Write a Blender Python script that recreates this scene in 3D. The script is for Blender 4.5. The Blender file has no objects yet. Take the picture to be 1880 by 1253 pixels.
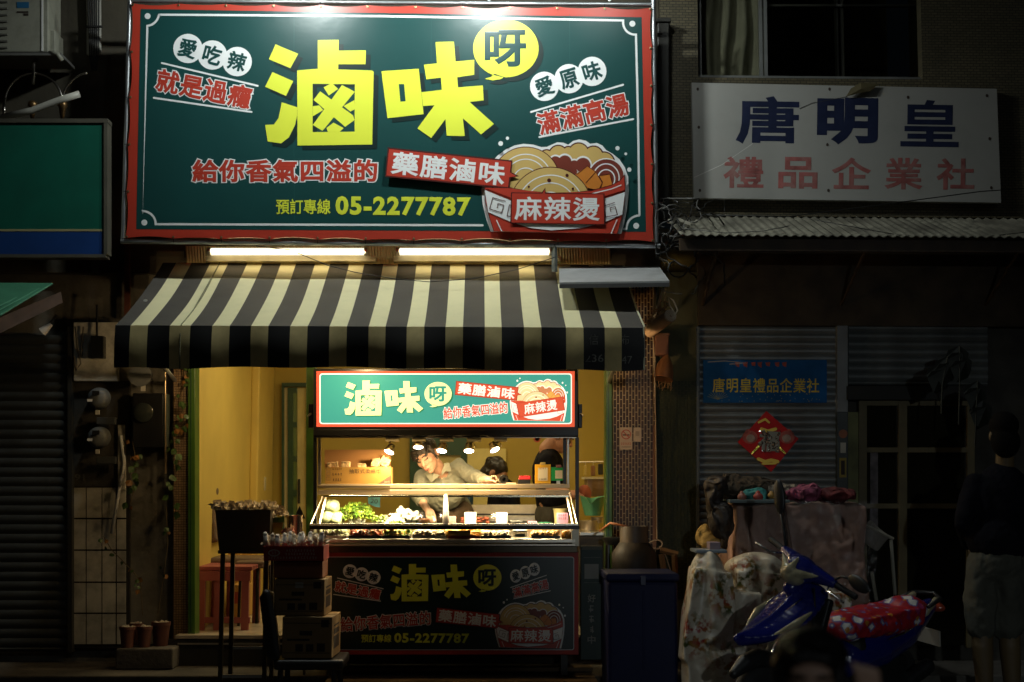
import bpy, bmesh, math, random
from mathutils import Vector, Matrix, Euler, noise
from mathutils.geometry import tessellate_polygon
R = math.radians
rnd = random.Random(7)
sc = bpy.context.scene
COL = sc.collection

# ------------------------------------------------------------------ camera
F = 2611.0; EYE = 1.40
PITCH, YAW, ROLL = R(5.53), R(1.34), R(0.14)
CAM = Vector((-0.25, -10.0, EYE))
_f = Vector((math.sin(YAW)*math.cos(PITCH), math.cos(YAW)*math.cos(PITCH), math.sin(PITCH)))
_r0 = Vector((math.cos(YAW), -math.sin(YAW), 0)); _u0 = _r0.cross(_f)
_r = _r0*math.cos(ROLL)+_u0*math.sin(ROLL); _u = _u0*math.cos(ROLL)-_r0*math.sin(ROLL)
cam = bpy.data.cameras.new('camera'); camo = bpy.data.objects.new('camera', cam); COL.objects.link(camo)
m3 = Matrix((_r, _u, -_f)).transposed()
camo.matrix_world = Matrix.Translation(CAM) @ m3.to_4x4()
cam.sensor_width = 36; cam.lens = 36*F/1880; cam.clip_end = 500; cam.clip_start = .1
cam.dof.use_dof = True; cam.dof.focus_distance = 9.35; cam.dof.aperture_fstop = 2.0
sc.camera = camo

# ------------------------------------------------------------------ world, sun, exposure
w = bpy.data.worlds.new('World'); sc.world = w; w.use_nodes = True
nt = w.node_tree; bg = nt.nodes['Background']
sky = nt.nodes.new('ShaderNodeTexSky'); sky.sky_type = 'NISHITA'; sky.sun_disc = False
sky.sun_elevation = R(32); sky.sun_rotation = R(205); sky.air_density = 1.0; sky.dust_density = 4
nt.links.new(sky.outputs[0], bg.inputs[0]); bg.inputs[1].default_value = 0.0005
sd = bpy.data.lights.new('moonlight', 'SUN'); so = bpy.data.objects.new('moonlight', sd); COL.objects.link(so)
sd.energy = 0.022; sd.angle = R(0.5); sd.color = (.8, .92, 1.0)
so.rotation_euler = Vector((0.42, -0.74, 0.53)).to_track_quat('Z', 'Y').to_euler()
sc.view_settings.view_transform = 'Standard'; sc.view_settings.look = 'None'
sc.view_settings.exposure = 0.0; sc.view_settings.gamma = 1
sc.cycles.max_bounces = 6; sc.cycles.transparent_max_bounces = 12; sc.cycles.sample_clamp_indirect = 4
sc.cycles.caustics_reflective = False; sc.cycles.caustics_refractive = False

# ------------------------------------------------------------------ helpers
def P(px, py, Y):
    d = _f + _r*((px-940)/F) + _u*((626.5-py)/F)
    t = (Y-CAM.y)/d.y
    return CAM + d*t

MAT = {}
def M(name, col, r=.55, m=0, var=.12, vs=6, bump=0, bs=80, dirt=0, dcol=(.02, .017, .01), ds=2.0, coat=0, es=0, ecol=None, spec=.5, bd=.01, aniso=0):
    if name in MAT: return MAT[name]
    mt = bpy.data.materials.new(name); mt.use_nodes = True; MAT[name] = mt
    n = mt.node_tree.nodes; l = mt.node_tree.links; b = n['Principled BSDF']
    tc = n.new('ShaderNodeTexCoord'); no = n.new('ShaderNodeTexNoise'); no.inputs['Scale'].default_value = vs; no.inputs['Detail'].default_value = 5
    l.new(tc.outputs['Object'], no.inputs['Vector'])
    mx = n.new('ShaderNodeMix'); mx.data_type = 'RGBA'
    rp = n.new('ShaderNodeMapRange'); rp.inputs[1].default_value = .3; rp.inputs[2].default_value = .7
    l.new(no.outputs[0], rp.inputs[0]); l.new(rp.outputs[0], mx.inputs[0])
    mx.inputs[6].default_value = (*[max(0, c*(1-var)) for c in col], 1); mx.inputs[7].default_value = (*[min(1, c*(1+var)) for c in col], 1)
    out = mx.outputs[2]
    if dirt:
        n2 = n.new('ShaderNodeTexNoise'); n2.inputs['Scale'].default_value = ds; n2.inputs['Detail'].default_value = 9; n2.inputs['Roughness'].default_value = .65
        l.new(tc.outputs['Object'], n2.inputs['Vector'])
        r2 = n.new('ShaderNodeMapRange'); r2.inputs[1].default_value = .45; r2.inputs[2].default_value = .72; r2.inputs[4].default_value = dirt
        l.new(n2.outputs[0], r2.inputs[0]); m2 = n.new('ShaderNodeMix'); m2.data_type = 'RGBA'
        l.new(r2.outputs[0], m2.inputs[0]); l.new(out, m2.inputs[6]); m2.inputs[7].default_value = (*dcol, 1); out = m2.outputs[2]
    l.new(out, b.inputs['Base Color'])
    b.inputs['Roughness'].default_value = r; b.inputs['Metallic'].default_value = m; b.inputs['Coat Weight'].default_value = coat
    b.inputs['Specular IOR Level'].default_value = spec
    if aniso: b.inputs['Anisotropic'].default_value = aniso
    if bump:
        n3 = n.new('ShaderNodeTexNoise'); n3.inputs['Scale'].default_value = bs; n3.inputs['Detail'].default_value = 4
        l.new(tc.outputs['Object'], n3.inputs['Vector'])
        bp = n.new('ShaderNodeBump'); bp.inputs['Strength'].default_value = bump; bp.inputs['Distance'].default_value = bd
        l.new(n3.outputs[0], bp.inputs['Height']); l.new(bp.outputs[0], b.inputs['Normal'])
    if es:
        e = ecol or col
        b.inputs['Emission Color'].default_value = (*e, 1); b.inputs['Emission Strength'].default_value = es
    return mt

def glass(name, tint=(1, 1, 1), rough=.03, refl=.5, bump=0, bs=20):
    if name in MAT: return MAT[name]
    mt = bpy.data.materials.new(name); mt.use_nodes = True; MAT[name] = mt
    n = mt.node_tree.nodes; l = mt.node_tree.links; n.remove(n['Principled BSDF'])
    o = n['Material Output']; tr = n.new('ShaderNodeBsdfTransparent'); tr.inputs[0].default_value = (*tint, 1)
    gl = n.new('ShaderNodeBsdfGlossy'); gl.inputs['Roughness'].default_value = rough
    lw = n.new('ShaderNodeLayerWeight'); lw.inputs[0].default_value = refl
    mx = n.new('ShaderNodeMixShader'); l.new(lw.outputs['Fresnel'], mx.inputs[0]); l.new(tr.outputs[0], mx.inputs[1]); l.new(gl.outputs[0], mx.inputs[2])
    if bump:
        tc = n.new('ShaderNodeTexCoord'); n3 = n.new('ShaderNodeTexNoise'); n3.inputs['Scale'].default_value = bs; n3.inputs['Detail'].default_value = 5
        l.new(tc.outputs['Object'], n3.inputs['Vector']); bp = n.new('ShaderNodeBump'); bp.inputs['Strength'].default_value = bump; bp.inputs['Distance'].default_value = .05
        l.new(n3.outputs[0], bp.inputs['Height']); l.new(bp.outputs[0], gl.inputs['Normal'])
    l.new(mx.outputs[0], o.inputs[0]); return mt

WM = {}   # world matrices of things/parts
def reg(o, parent):
    COL.objects.link(o)
    if parent is not None:
        o.parent = parent; WM[o.name] = WM[parent.name] @ o.matrix_basis
    else: WM[o.name] = o.matrix_basis.copy()
    return o
def tag(o, label=None, cat=None, group=None, kind=None):
    if label: o['label'] = label
    if cat: o['category'] = cat
    if group: o['group'] = group
    if kind: o['kind'] = kind
    return o
def thing(name, label, cat, loc=(0, 0, 0), rot=(0, 0, 0), group=None):
    o = bpy.data.objects.new(name, None); o.empty_display_size = .1
    o.matrix_basis = Matrix.Translation(Vector(loc)) @ Euler(rot).to_matrix().to_4x4()
    reg(o, None); return tag(o, label, cat, group)
def dup(o, delta=None, parent=None, label=None, group=None):
    c = o.copy(); COL.objects.link(c)
    if parent is not None: c.parent = parent
    if delta is not None: c.matrix_basis = Matrix.Translation(Vector(delta)) @ o.matrix_basis
    WM[c.name] = (WM[parent.name] @ c.matrix_basis) if parent is not None else c.matrix_basis.copy()
    if label: c['label'] = label
    if group: c['group'] = group
    for ch in list(o.children): dup(ch, None, c)
    return c

class MB:
    def __init__(s): s.v = []; s.f = []; s.m = []; s.mi = 0
    def add(s, vs, fs, mi=None):
        k = len(s.v); s.v += [Vector(v) for v in vs]; s.f += [[i+k for i in f] for f in fs]; s.m += [s.mi if mi is None else mi]*len(fs); return s
    def box(s, a, b, mi=None, mat=None):
        (x0, y0, z0), (x1, y1, z1) = a, b
        x0, x1 = sorted((x0, x1)); y0, y1 = sorted((y0, y1)); z0, z1 = sorted((z0, z1))
        vs = [Vector(p) for p in ((x0, y0, z0), (x1, y0, z0), (x1, y1, z0), (x0, y1, z0), (x0, y0, z1), (x1, y0, z1), (x1, y1, z1), (x0, y1, z1))]
        if mat is not None: vs = [mat @ v for v in vs]
        return s.add(vs, [(0, 3, 2, 1), (4, 5, 6, 7), (0, 1, 5, 4), (1, 2, 6, 5), (2, 3, 7, 6), (3, 0, 4, 7)], mi)
    def cbox(s, c, d, rot=None, mi=None):
        mt = Matrix.Translation(Vector(c)) @ (Euler(rot).to_matrix().to_4x4() if rot else Matrix())
        return s.box([-q/2 for q in d], [q/2 for q in d], mi, mt)
    def px(s, x0, y0, x1, y1, Y, d, mi=None):           # box whose front face covers a measured rectangle on the plane Y
        q = [P(x0, y0, Y), P(x1, y0, Y), P(x1, y1, Y), P(x0, y1, Y)]
        b = [v+Vector((0, d, 0)) for v in q]
        return s.add(q+b, [(3, 2, 1, 0), (4, 5, 6, 7), (0, 1, 5, 4), (1, 2, 6, 5), (2, 3, 7, 6), (3, 0, 4, 7)], mi)
    def tube(s, pts, r, seg=8, caps=True, mi=None, flat=None):
        pts = [Vector(p) for p in pts]; n = len(pts); rr = r if isinstance(r, (list, tuple)) else [r]*n
        k = len(s.v); ring = []; prev = None
        for i, p in enumerate(pts):
            t = (pts[min(i+1, n-1)]-pts[max(i-1, 0)]); t = t.normalized() if t.length > 1e-9 else Vector((0, 0, 1))
            if prev is None:
                a = t.cross(Vector((0, 0, 1))); a = a if a.length > .1 else t.cross(Vector((0, 1, 0))); a.normalize()
            else:
                a = prev-t*prev.dot(t); a = a.normalized() if a.length > 1e-6 else prev
            prev = a; b = t.cross(a)
            ring.append([p+(a*math.cos(2*math.pi*j/seg)+b*math.sin(2*math.pi*j/seg)*(flat or 1))*rr[i] for j in range(seg)])
        vs = [v for g in ring for v in g]; fs = []
        for i in range(n-1):
            for j in range(seg):
                fs.append((i*seg+j, i*seg+(j+1) % seg, (i+1)*seg+(j+1) % seg, (i+1)*seg+j))
        if caps: fs += [tuple(range(seg-1, -1, -1)), tuple((n-1)*seg+j for j in range(seg))]
        return s.add(vs, fs, mi)
    def lathe(s, prof, c=(0, 0, 0), seg=16, rot=None, mi=None):   # prof [(r,z)]
        mt = Matrix.Translation(Vector(c)) @ (Euler(rot).to_matrix().to_4x4() if rot else Matrix())
        vs = [mt @ Vector((r_*math.cos(2*math.pi*j/seg), r_*math.sin(2*math.pi*j/seg), z)) for r_, z in prof for j in range(seg)]
        fs = [(i*seg+j, i*seg+(j+1) % seg, (i+1)*seg+(j+1) % seg, (i+1)*seg+j) for i in range(len(prof)-1) for j in range(seg)]
        if prof[0][0] > 1e-5: fs.append(tuple(range(seg-1, -1, -1)))
        if prof[-1][0] > 1e-5: fs.append(tuple((len(prof)-1)*seg+j for j in range(seg)))
        return s.add(vs, fs, mi)
    def ball(s, c, r, seg=10, rings=6, rot=None, jit=0, mi=None, rng=None):
        r = r if isinstance(r, (list, tuple)) else (r, r, r); mt = Matrix.Translation(Vector(c)) @ (Euler(rot).to_matrix().to_4x4() if rot else Matrix())
        vs = []
        for i in range(rings+1):
            th = math.pi*i/rings
            for j in range(seg):
                ph = 2*math.pi*j/seg; k = 1+(jit*(rng or rnd).uniform(-1, 1) if jit else 0)
                vs.append(mt @ Vector((r[0]*math.sin(th)*math.cos(ph)*k, r[1]*math.sin(th)*math.sin(ph)*k, r[2]*math.cos(th)*k)))
        fs = [(i*seg+j, (i+1)*seg+j, (i+1)*seg+(j+1) % seg, i*seg+(j+1) % seg) for i in range(rings) for j in range(seg)]
        return s.add(vs, fs, mi)
    # flat print on the plane Y, measured in photo pixels
    def poly(s, loops, Y, mi=None, A=None):
        if not isinstance(loops[0][0], (tuple, list, Vector)): loops = [loops]
        lp = [[Vector((*(A(*q) if A else q), 0)) for q in L] for L in loops]
        tri = tessellate_polygon(lp); fl = [v for L in lp for v in L]
        k = []
        for t in tri:
            a, b, c = (fl[i] for i in t)
            k.append(t if (b-a).cross(c-a).z < 0 else (t[0], t[2], t[1]))
        return s.add([P(v.x, v.y, Y) for v in fl], k, mi)
    def stroke(s, pts, wd, Y, mi=None, A=None, closed=False, cap=True):
        p = [Vector(A(*q)) if A else Vector(q) for q in pts]; n = len(p); L = []; Rr = []
        for i in range(n):
            a = p[(i-1) % n] if closed or i > 0 else p[i]; b = p[(i+1) % n] if closed or i < n-1 else p[i]
            t1 = (p[i]-a); t2 = (b-p[i])
            t1 = t1.normalized() if t1.length > 1e-6 else t2.normalized(); t2 = t2.normalized() if t2.length > 1e-6 else t1
            t = t1+t2; t = t.normalized() if t.length > 1e-3 else t1
            k = min(2.0, 1/max(.3, t.dot(t1))); nn = Vector((-t.y, t.x))*wd/2*k
            L.append(p[i]+nn); Rr.append(p[i]-nn)
        vs = [P(q.x, q.y, Y) for q in L+Rr]; rg = range(n if closed else n-1)
        s.add(vs, [(i, (i+1) % n, n+(i+1) % n, n+i) for i in rg], mi)
        if cap and not closed:
            for e in (p[0], p[-1]): s.disc(e.x, e.y, wd/2, wd/2, Y-.0001, mi, seg=8)
        return s
    def disc(s, cx, cy, rx, ry, Y, mi=None, A=None, seg=28, a0=0, a1=360):
        pts = [(cx+rx*math.cos(R(a0+(a1-a0)*i/seg)), cy+ry*math.sin(R(a0+(a1-a0)*i/seg))) for i in range(seg+(a1-a0 < 360))]
        if A: pts = [A(*q) for q in pts]
        vs = [P(*q, Y) for q in pts]; return s.add(vs, [tuple(range(len(vs)))[::-1]], mi)
    def build(s, name, mats, parent=None, smooth=False, bevel=0, local=False, autos=None, kind=None):
        me = bpy.data.meshes.new(name); o = bpy.data.objects.new(name, me)
        reg(o, parent)
        vs = s.v
        if not local and parent is not None:
            iv = WM[parent.name].inverted(); vs = [iv @ v for v in vs]
        me.from_pydata([tuple(v) for v in vs], [], s.f)
        if not isinstance(mats, (list, tuple)): mats = [mats]
        for q in mats: me.materials.append(q)
        for p_, i in zip(me.polygons, s.m): p_.material_index = min(i, len(mats)-1)
        if bevel:
            bm = bmesh.new(); bm.from_mesh(me); bmesh.ops.remove_doubles(bm, verts=bm.verts, dist=1e-6)
            bmesh.ops.bevel(bm, geom=[e for e in bm.edges if len(e.link_faces) == 2 and e.calc_face_angle(0) > .6], offset=bevel, segments=2, affect='EDGES', profile=.5, clamp_overlap=True)
            bm.to_mesh(me); bm.free()
        elif smooth or autos:
            bm = bmesh.new(); bm.from_mesh(me); bmesh.ops.remove_doubles(bm, verts=bm.verts, dist=1e-5); bm.to_mesh(me); bm.free()
        if smooth or autos:
            for p_ in me.polygons: p_.use_smooth = True
            if autos or bevel: me.set_sharp_from_angle(angle=R(autos or 40))
        me.update()
        if kind: o['kind'] = kind
        return o

def blob(name, prims, mats, parent=None, vox=.01, smooth=4, local=False, warp=None, paint=None):
    """one continuous organic surface out of overlapping ellipsoids, capsules and boxes"""
    mb = MB()
    for q in prims:
        if q[0] == 'e': mb.ball(q[1], q[2], 16, 10, rot=q[3] if len(q) > 3 else None)
        elif q[0] == 'c':
            a, b, r0, r1 = Vector(q[1]), Vector(q[2]), q[3], q[4]
            mb.tube([a, b], [r0, r1], 14); mb.ball(a, r0, 14, 8); mb.ball(b, r1, 14, 8)
        elif q[0] == 't':
            mb.tube(q[1], q[2], 14)
            if len(q) < 4:
                mb.ball(q[1][0], q[2][0], 14, 8); mb.ball(q[1][-1], q[2][-1], 14, 8)
            else: pass
        elif q[0] == 'b': mb.cbox(q[1], q[2], q[3] if len(q) > 3 else None)
    me = bpy.data.meshes.new('tmp'); me.from_pydata([tuple(v) for v in mb.v], [], mb.f)
    o = bpy.data.objects.new('tmp', me); COL.objects.link(o)
    md = o.modifiers.new('r', 'REMESH'); md.mode = 'VOXEL'; md.voxel_size = vox; md.use_smooth_shade = True
    if smooth: ms = o.modifiers.new('s', 'SMOOTH'); ms.factor = .5; ms.iterations = smooth
    dg = bpy.context.evaluated_depsgraph_get(); dg.update()
    me2 = bpy.data.meshes.new_from_object(o.evaluated_get(dg)); bpy.data.objects.remove(o)
    me2.name = name; o = bpy.data.objects.new(name, me2); reg(o, parent)
    if warp:
        for v in me2.vertices: v.co = warp(v.co)
    if parent is not None and not local: me2.transform(WM[parent.name].inverted())
    if not isinstance(mats, (list, tuple)): mats = [mats]
    me2.materials.clear()
    for q in mats: me2.materials.append(q)
    if paint:
        for p_ in me2.polygons: p_.material_index = paint(p_.center, p_.normal)
    for p_ in me2.polygons: p_.use_smooth = True
    return o

TC = {}
def glyphs(body, bold, gap=1.0):
    k = (body, bold, gap)
    if k in TC: return TC[k]
    cu = bpy.data.curves.new('t', 'FONT'); cu.body = body; cu.space_character = gap; cu.resolution_u = 3; cu.bevel_depth = bold; cu.bevel_resolution = 0; cu.fill_mode = 'FRONT' if not bold else 'BOTH'
    o = bpy.data.objects.new('t', cu); COL.objects.link(o)
    dg = bpy.context.evaluated_depsgraph_get(); dg.update()
    me = bpy.data.meshes.new_from_object(o.evaluated_get(dg))
    vs = [v.co.copy() for v in me.vertices]; fs = []
    for p_ in me.polygons:
        c = sum((vs[i].z for i in p_.vertices), 0)/len(p_.vertices)
        if c > -1e-6:
            f = list(p_.vertices)
            fs.append(f)
    bpy.data.objects.remove(o); bpy.data.meshes.remove(me)
    TC[k] = (vs, fs); return TC[k]

def text(body, cx, cy, wd, ht, rot, Y, layers, name, parent, A=None, shear=0, gap=1.0):
    """flat lettering: body fills a box wd x ht photo pixels about (cx, cy) on the plane Y; layers = [(bold, material, raise), ...] core first"""
    vs0, _ = glyphs(body, layers[0][0], gap)
    bx0 = min(v.x for v in vs0); bx1 = max(v.x for v in vs0); by0 = min(v.y for v in vs0); by1 = max(v.y for v in vs0)
    ca, sa = math.cos(R(rot)), math.sin(R(rot)); mb = MB(); mats = []
    for bold, mat, rz in layers:
        vs, fs = glyphs(body, bold, gap); out = []
        for v in vs:
            u = ((v.x-bx0)/(bx1-bx0)-.5)*wd; t = -((v.y-by0)/(by1-by0)-.5)*ht
            u += shear*t
            x, y = cx+u*ca-t*sa, cy+u*sa+t*ca
            if A: x, y = A(x, y)
            p = P(x, y, Y); p.y -= rz+(v.z/bold if bold else 0)*.0003; out.append(p)
        if mat not in mats: mats.append(mat)
        mb.add(out, fs, mats.index(mat))
    return mb.build(name, mats, parent)

def marks(cx, cy, wd, ht, n, Y, mat, name, parent, seed=0):
    """n tiny printed characters too small to read: a few short strokes each"""
    r2 = random.Random(seed+int(cx*7+cy)); mb = MB(); cw = wd/n; t = max(.5, ht*.14)
    for i in range(n):
        x0 = cx-wd/2+i*cw+cw*.1; x1 = x0+cw*.78; y0 = cy-ht/2; y1 = cy+ht/2
        for k in range(3):
            y = y0+(k+.5)/3*(y1-y0)+r2.uniform(-.1, .1)*ht; mb.stroke([(x0+r2.uniform(0, .3)*cw, y), (x1-r2.uniform(0, .25)*cw, y)], t, Y-.0001*k, 0, cap=False)
        x = x0+(x1-x0)*r2.uniform(.3, .7); mb.stroke([(x, y0), (x, y1)], t, Y-.0004, 0, cap=False)
    return mb.build(name, [mat], parent, kind='stuff')
# ------------------------------------------------------------------ materials
steel = M('stainless', (.66, .60, .50), r=.36, m=1, var=.08, vs=30, bump=.05, bs=60)
steelw = M('galvanised_pipe', (.5, .53, .55), r=.38, m=.85, var=.2, vs=12, dirt=.5, ds=6)
blackp = M('black_paint', (.012, .012, .011), r=.35, var=.3)
blackr = M('black_rubber', (.012, .012, .012), r=.7, var=.3)
darkwood = M('dark_wood', (.05, .03, .015), r=.6, var=.4)
concrete = M('concrete', (.10, .09, .075), r=.85, var=.3, vs=5, bump=.4, bs=40, dirt=.8, ds=1.5)
asphalt = M('asphalt', (.045, .044, .042), r=.8, var=.35, vs=30, bump=.6, bs=160, dirt=.4)
plaster = M('old_plaster', (.16, .15, .12), r=.9, var=.25, vs=3, bump=.3, bs=30, dirt=.8, ds=2.5)
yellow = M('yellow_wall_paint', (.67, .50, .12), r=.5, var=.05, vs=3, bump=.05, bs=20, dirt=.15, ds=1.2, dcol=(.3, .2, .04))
green = M('green_frame_paint', (.05, .125, .016), r=.35, var=.15, vs=5, dirt=.3)
dgreen = M('dark_green_door_paint', (.012, .05, .02), r=.4, var=.2)
cream = M('cream_paint', (.6, .55, .35), r=.5, var=.08, dirt=.3)
floort = M('beige_floor_tile', (.5, .42, .32), r=.25, var=.1, vs=2, dirt=.3, ds=3)
grout = M('dark_grout', (.05, .04, .03), r=.9)
cartonm = M('cardboard', (.50, .28, .055), r=.8, var=.1, vs=5, dirt=.25, ds=4, dcol=(.18, .1, .04))
ink = M('dark_ink', (.03, .02, .015), r=.7)
white = M('white_enamel', (.75, .75, .72), r=.4, var=.05, dirt=.15)
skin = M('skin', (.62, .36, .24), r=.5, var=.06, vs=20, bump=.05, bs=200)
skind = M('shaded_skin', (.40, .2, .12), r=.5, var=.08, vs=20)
hairm = M('black_hair', (.012, .009, .007), r=.38, var=.4, vs=60, bump=.6, bs=120)

# ------------------------------------------------------------------ ground, walls, shop room
def struct(mb, name, mats, **k):
    o = mb.build(name, mats, None, **k); o['kind'] = 'structure'; return o
X = lambda px, Y=0: P(px, 700, Y).x
Z = lambda py, Y=0: P(940, py, Y).z
PZ = .13            # raised apron in front of the houses
FZ = Z(1168, -.05)  # shop floor
mb = MB(); mb.add([(-60, -60, 0), (60, -60, 0), (60, 40, 0), (-60, 40, 0)], [(0, 1, 2, 3)]); struct(mb, 'ground', asphalt)
mb = MB(); mb.box((-9, -.62, .0), (9, .3, PZ)); struct(mb, 'pavement', concrete, bevel=.01)
xl, xr = X(357), X(1112)
CZ = 3.05
# interior floor base with individual tiles
BW = 3.4
fl = struct(MB().box((xl-.02, -.02, PZ+.003), (X(1130), BW, FZ-.012)), 'shop_floor', grout)
i = 0
ty = .0
while ty < BW-.05:
    tx = xl
    while tx < X(1120):
        MB().box((tx+.003, ty+.003, FZ-.03), (min(tx+.597, X(1120)), min(ty+.597, BW-.002), FZ+rnd.uniform(-.001, .001))).build('floor_tile', floort, fl)
        tx += .6
    ty += .6
MB().px(322, 1167, 560, 1173, -.14, .12).build('step_nosing', M('beige_stone_edge', (.42, .36, .27), r=.4, dirt=.3), fl)
MB().box((X(324), -.135, PZ+.002), (X(560), -.025, FZ-.02)).build('riser', M('dark_tile_riser', (.03, .03, .028), r=.3), fl)
MB().px(326, 1181, 560, 1184, -.145, .008).build('metal_strip', steel, fl)
# room shell
mb = MB()
mb.box((xl-.12, .14, PZ), (xl, BW, CZ))                         # left wall
struct(mb, 'wall_left', yellow)
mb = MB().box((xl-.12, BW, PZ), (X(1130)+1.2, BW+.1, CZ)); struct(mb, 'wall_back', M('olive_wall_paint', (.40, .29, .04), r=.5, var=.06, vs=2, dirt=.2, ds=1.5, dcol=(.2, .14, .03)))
mb = MB().box((X(1130)+.25, .3, PZ), (X(1130)+.35, BW, CZ)); struct(mb, 'wall_right', yellow)
mb = MB().box((xl-.12, .12, CZ+.001), (X(1130)+1.2, BW+.1, CZ+.15)); struct(mb, 'ceiling', M('ceiling_paint', (.55, .5, .38), r=.8))
mb = MB().box((xl+.0, BW-.9, FZ+.001), (xl+.07, BW-.001, CZ-.001)); struct(mb, 'wall_pilaster', yellow, bevel=.01)
# facade masses
mb = MB()
mb.box((-9, .02, Z(505, 0)), (X(1215), .3, 7)); struct(mb, 'wall_front_upper', M('dark_tiled_facade', (.07, .06, .04), r=.7, var=.4, vs=4, bump=.3, bs=25, dirt=.7))
mb = MB().box((-9, .1, 0.1), (xl-.121, .3, Z(505, 0)-.002)); struct(mb, 'wall_front_left', plaster)
mb = MB().box((X(1130)+.36, .14, 0.1), (9, .3, Z(505, 0)-.002)); struct(mb, 'wall_front_right', M('dark_plaster', (.05, .045, .035), r=.9, var=.4, dirt=.6))

# small tiles of the shop's columns, joined: each a few pixels
def tile_field(x0, y0, x1, y1, Y, d, tw, th, gw, brick, vertical, mats, name, parent, skip=0):
    mb = MB(); row = 0; u = x0
    while u < x1-tw*.3:
        v = y0-(rnd.random() if False else (.5*th if (row % 2 and brick) else 0))
        while v < y1:
            a, b = max(v, y0), min(v+th-gw, y1)
            if b-a > .5 and rnd.random() >= skip:
                mb.px(u, a, min(u+tw-gw, x1), b, Y+.003-rnd.uniform(0, .0012), d-.003, mi=rnd.choice(range(len(mats))))
            v += th
        u += tw; row += 1
    return mb.build(name, mats, parent, kind='stuff')
t_dark = [M('brown_glazed_tile', (.05, .018, .008), spec=.25, r=.35, var=.3), M('dark_brown_glazed_tile', (.03, .012, .006), spec=.25, r=.35, var=.3), M('umber_glazed_tile', (.065, .028, .012), spec=.25, r=.35, var=.3)]
t_beige = [M('beige_mosaic_tile', (.30, .2, .11), r=.35, var=.2), M('buff_mosaic_tile', (.24, .16, .09), r=.35, var=.2)]
t_olive = [M('olive_mosaic_tile', (.035, .038, .014), spec=.2, r=.5, var=.3), M('deep_olive_mosaic_tile', (.024, .028, .010), spec=.2, r=.5, var=.3)]
col = thing('tiled_column', 'shop column of narrow brown tiles with pale joints right of the food cart', 'column', P(1165, 1200, 0))
MB().px(1126, 500, 1204, 1210, .008, .13).build('column_core', M('pale_grout', (.62, .48, .28), r=.9, var=.1), col)
tile_field(1127, 502, 1203, 1200, 0, .006, 5.6, 15.5, 1.5, True, True, t_dark, 'tile', col)
col = thing('tiled_column', 'dark olive tiled column between the brown column and the steel shutter', 'column', P(1245, 1200, .05))
MB().px(1206, 500, 1282, 1210, .058, .1).build('column_core', M('olive_grout', (.075, .07, .032), r=.9), col)
tile_field(1207, 700, 1281, 1100, .05, .006, 6.2, 9, 1.4, True, True, t_olive, 'tile', col)
col = thing('tiled_column', 'narrow column of small beige mosaic tiles with hanging vines, left of the shop', 'column', P(332, 1200, 0))
MB().px(318, 505, 346, 1180, .008, .13).build('column_core', M('brown_grout', (.08, .05, .03), r=.9), col)
tile_field(319, 660, 345, 1178, 0, .006, 4.6, 4.6, 1.0, False, False, t_beige, 'tile', col)
for a, lb in ((345, 'left green painted frame post of the shop doorway'), (1112, 'right green painted frame post beside the brown tiled column')):
    t = thing('door_post', lb, 'post', P(a+6, 1165, -.04)); x2 = a+(13 if a < 400 else 12)
    MB().px(a, 560, x2, 1168 if a < 400 else 1180, -.04, .16).build('post', green, t, bevel=.004)
    MB().px(a+4, 560, a+6, 1160, -.043, .004).build('groove', dgreen, t)
t = thing('door_post', 'green painted post directly behind the left edge of the food cart', 'post', P(571, 1165, .0))
MB().px(562, 560, 579, 1168, .0, .1).build('post', green, t, bevel=.004)

# ------------------------------------------------------------------ the large signboard
YS = -.45
g_sign = dict(
    teal=M('print_teal', (.009, .058, .056), r=.31, var=.06, vs=2, bump=.08, bs=3.5, bd=.03, spec=.5, dirt=.25, ds=1.2, dcol=(.012, .05, .045)),
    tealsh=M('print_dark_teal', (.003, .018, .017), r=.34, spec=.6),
    red=M('print_red', (.46, .042, .022), r=.36, var=.05, spec=.6),
    yel=M('print_yellow', (.72, .78, .055), r=.34, var=.02, spec=.6),
    wht=M('print_white', (.78, .8, .8), r=.36, var=.02, spec=.6),
    dk=M('print_maroon_line', (.07, .008, .006), r=.4),
    tan=M('print_noodle', (.58, .40, .13), r=.36, var=.03, spec=.6), brn=M('print_brown', (.18, .036, .022), r=.36),
    org=M('print_orange', (.58, .2, .03), r=.36), ytxt=M('print_yellow_text', (.70, .76, .05), r=.36))
L = .0011
def A_id(x, y): return (x, y)
def aff(sx, sy, tx, ty, rot=0, cx=0, cy=0):
    c, s_ = math.cos(R(rot)), math.sin(R(rot))
    def f(x, y):
        u, v = (x-cx)*sx, (y-cy)*sy
        return (tx+u*c-v*s_, ty+u*s_+v*c)
    return f
C1 = lambda x, y: (200+x*.28723, y*.28723)
C2 = lambda x, y: (680+x*.29787, y*.29787)
C4 = lambda x, y: (840+x*.20213, 230+y*.20213)
H_LU = [[[(1065, 285), (1210, 345), (1160, 437), (1022, 380)]], [[(1045, 462), (1178, 520), (1132, 614), (998, 556)]],
        [[(1105, 655), (1203, 687), (1203, 740), (1190, 800), (1150, 880), (1100, 918), (1015, 905), (998, 800), (1055, 797), (1085, 755)]],
        [[(1203, 452), (1335, 440), (1335, 258), (1468, 256), (1468, 325), (1642, 323), (1640, 412), (1466, 412), (1465, 445), (1680, 452), (1692, 460), (1683, 925), (1205, 932)],
         [(1302, 537), (1572, 540), (1570, 843), (1302, 846)]]]
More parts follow.
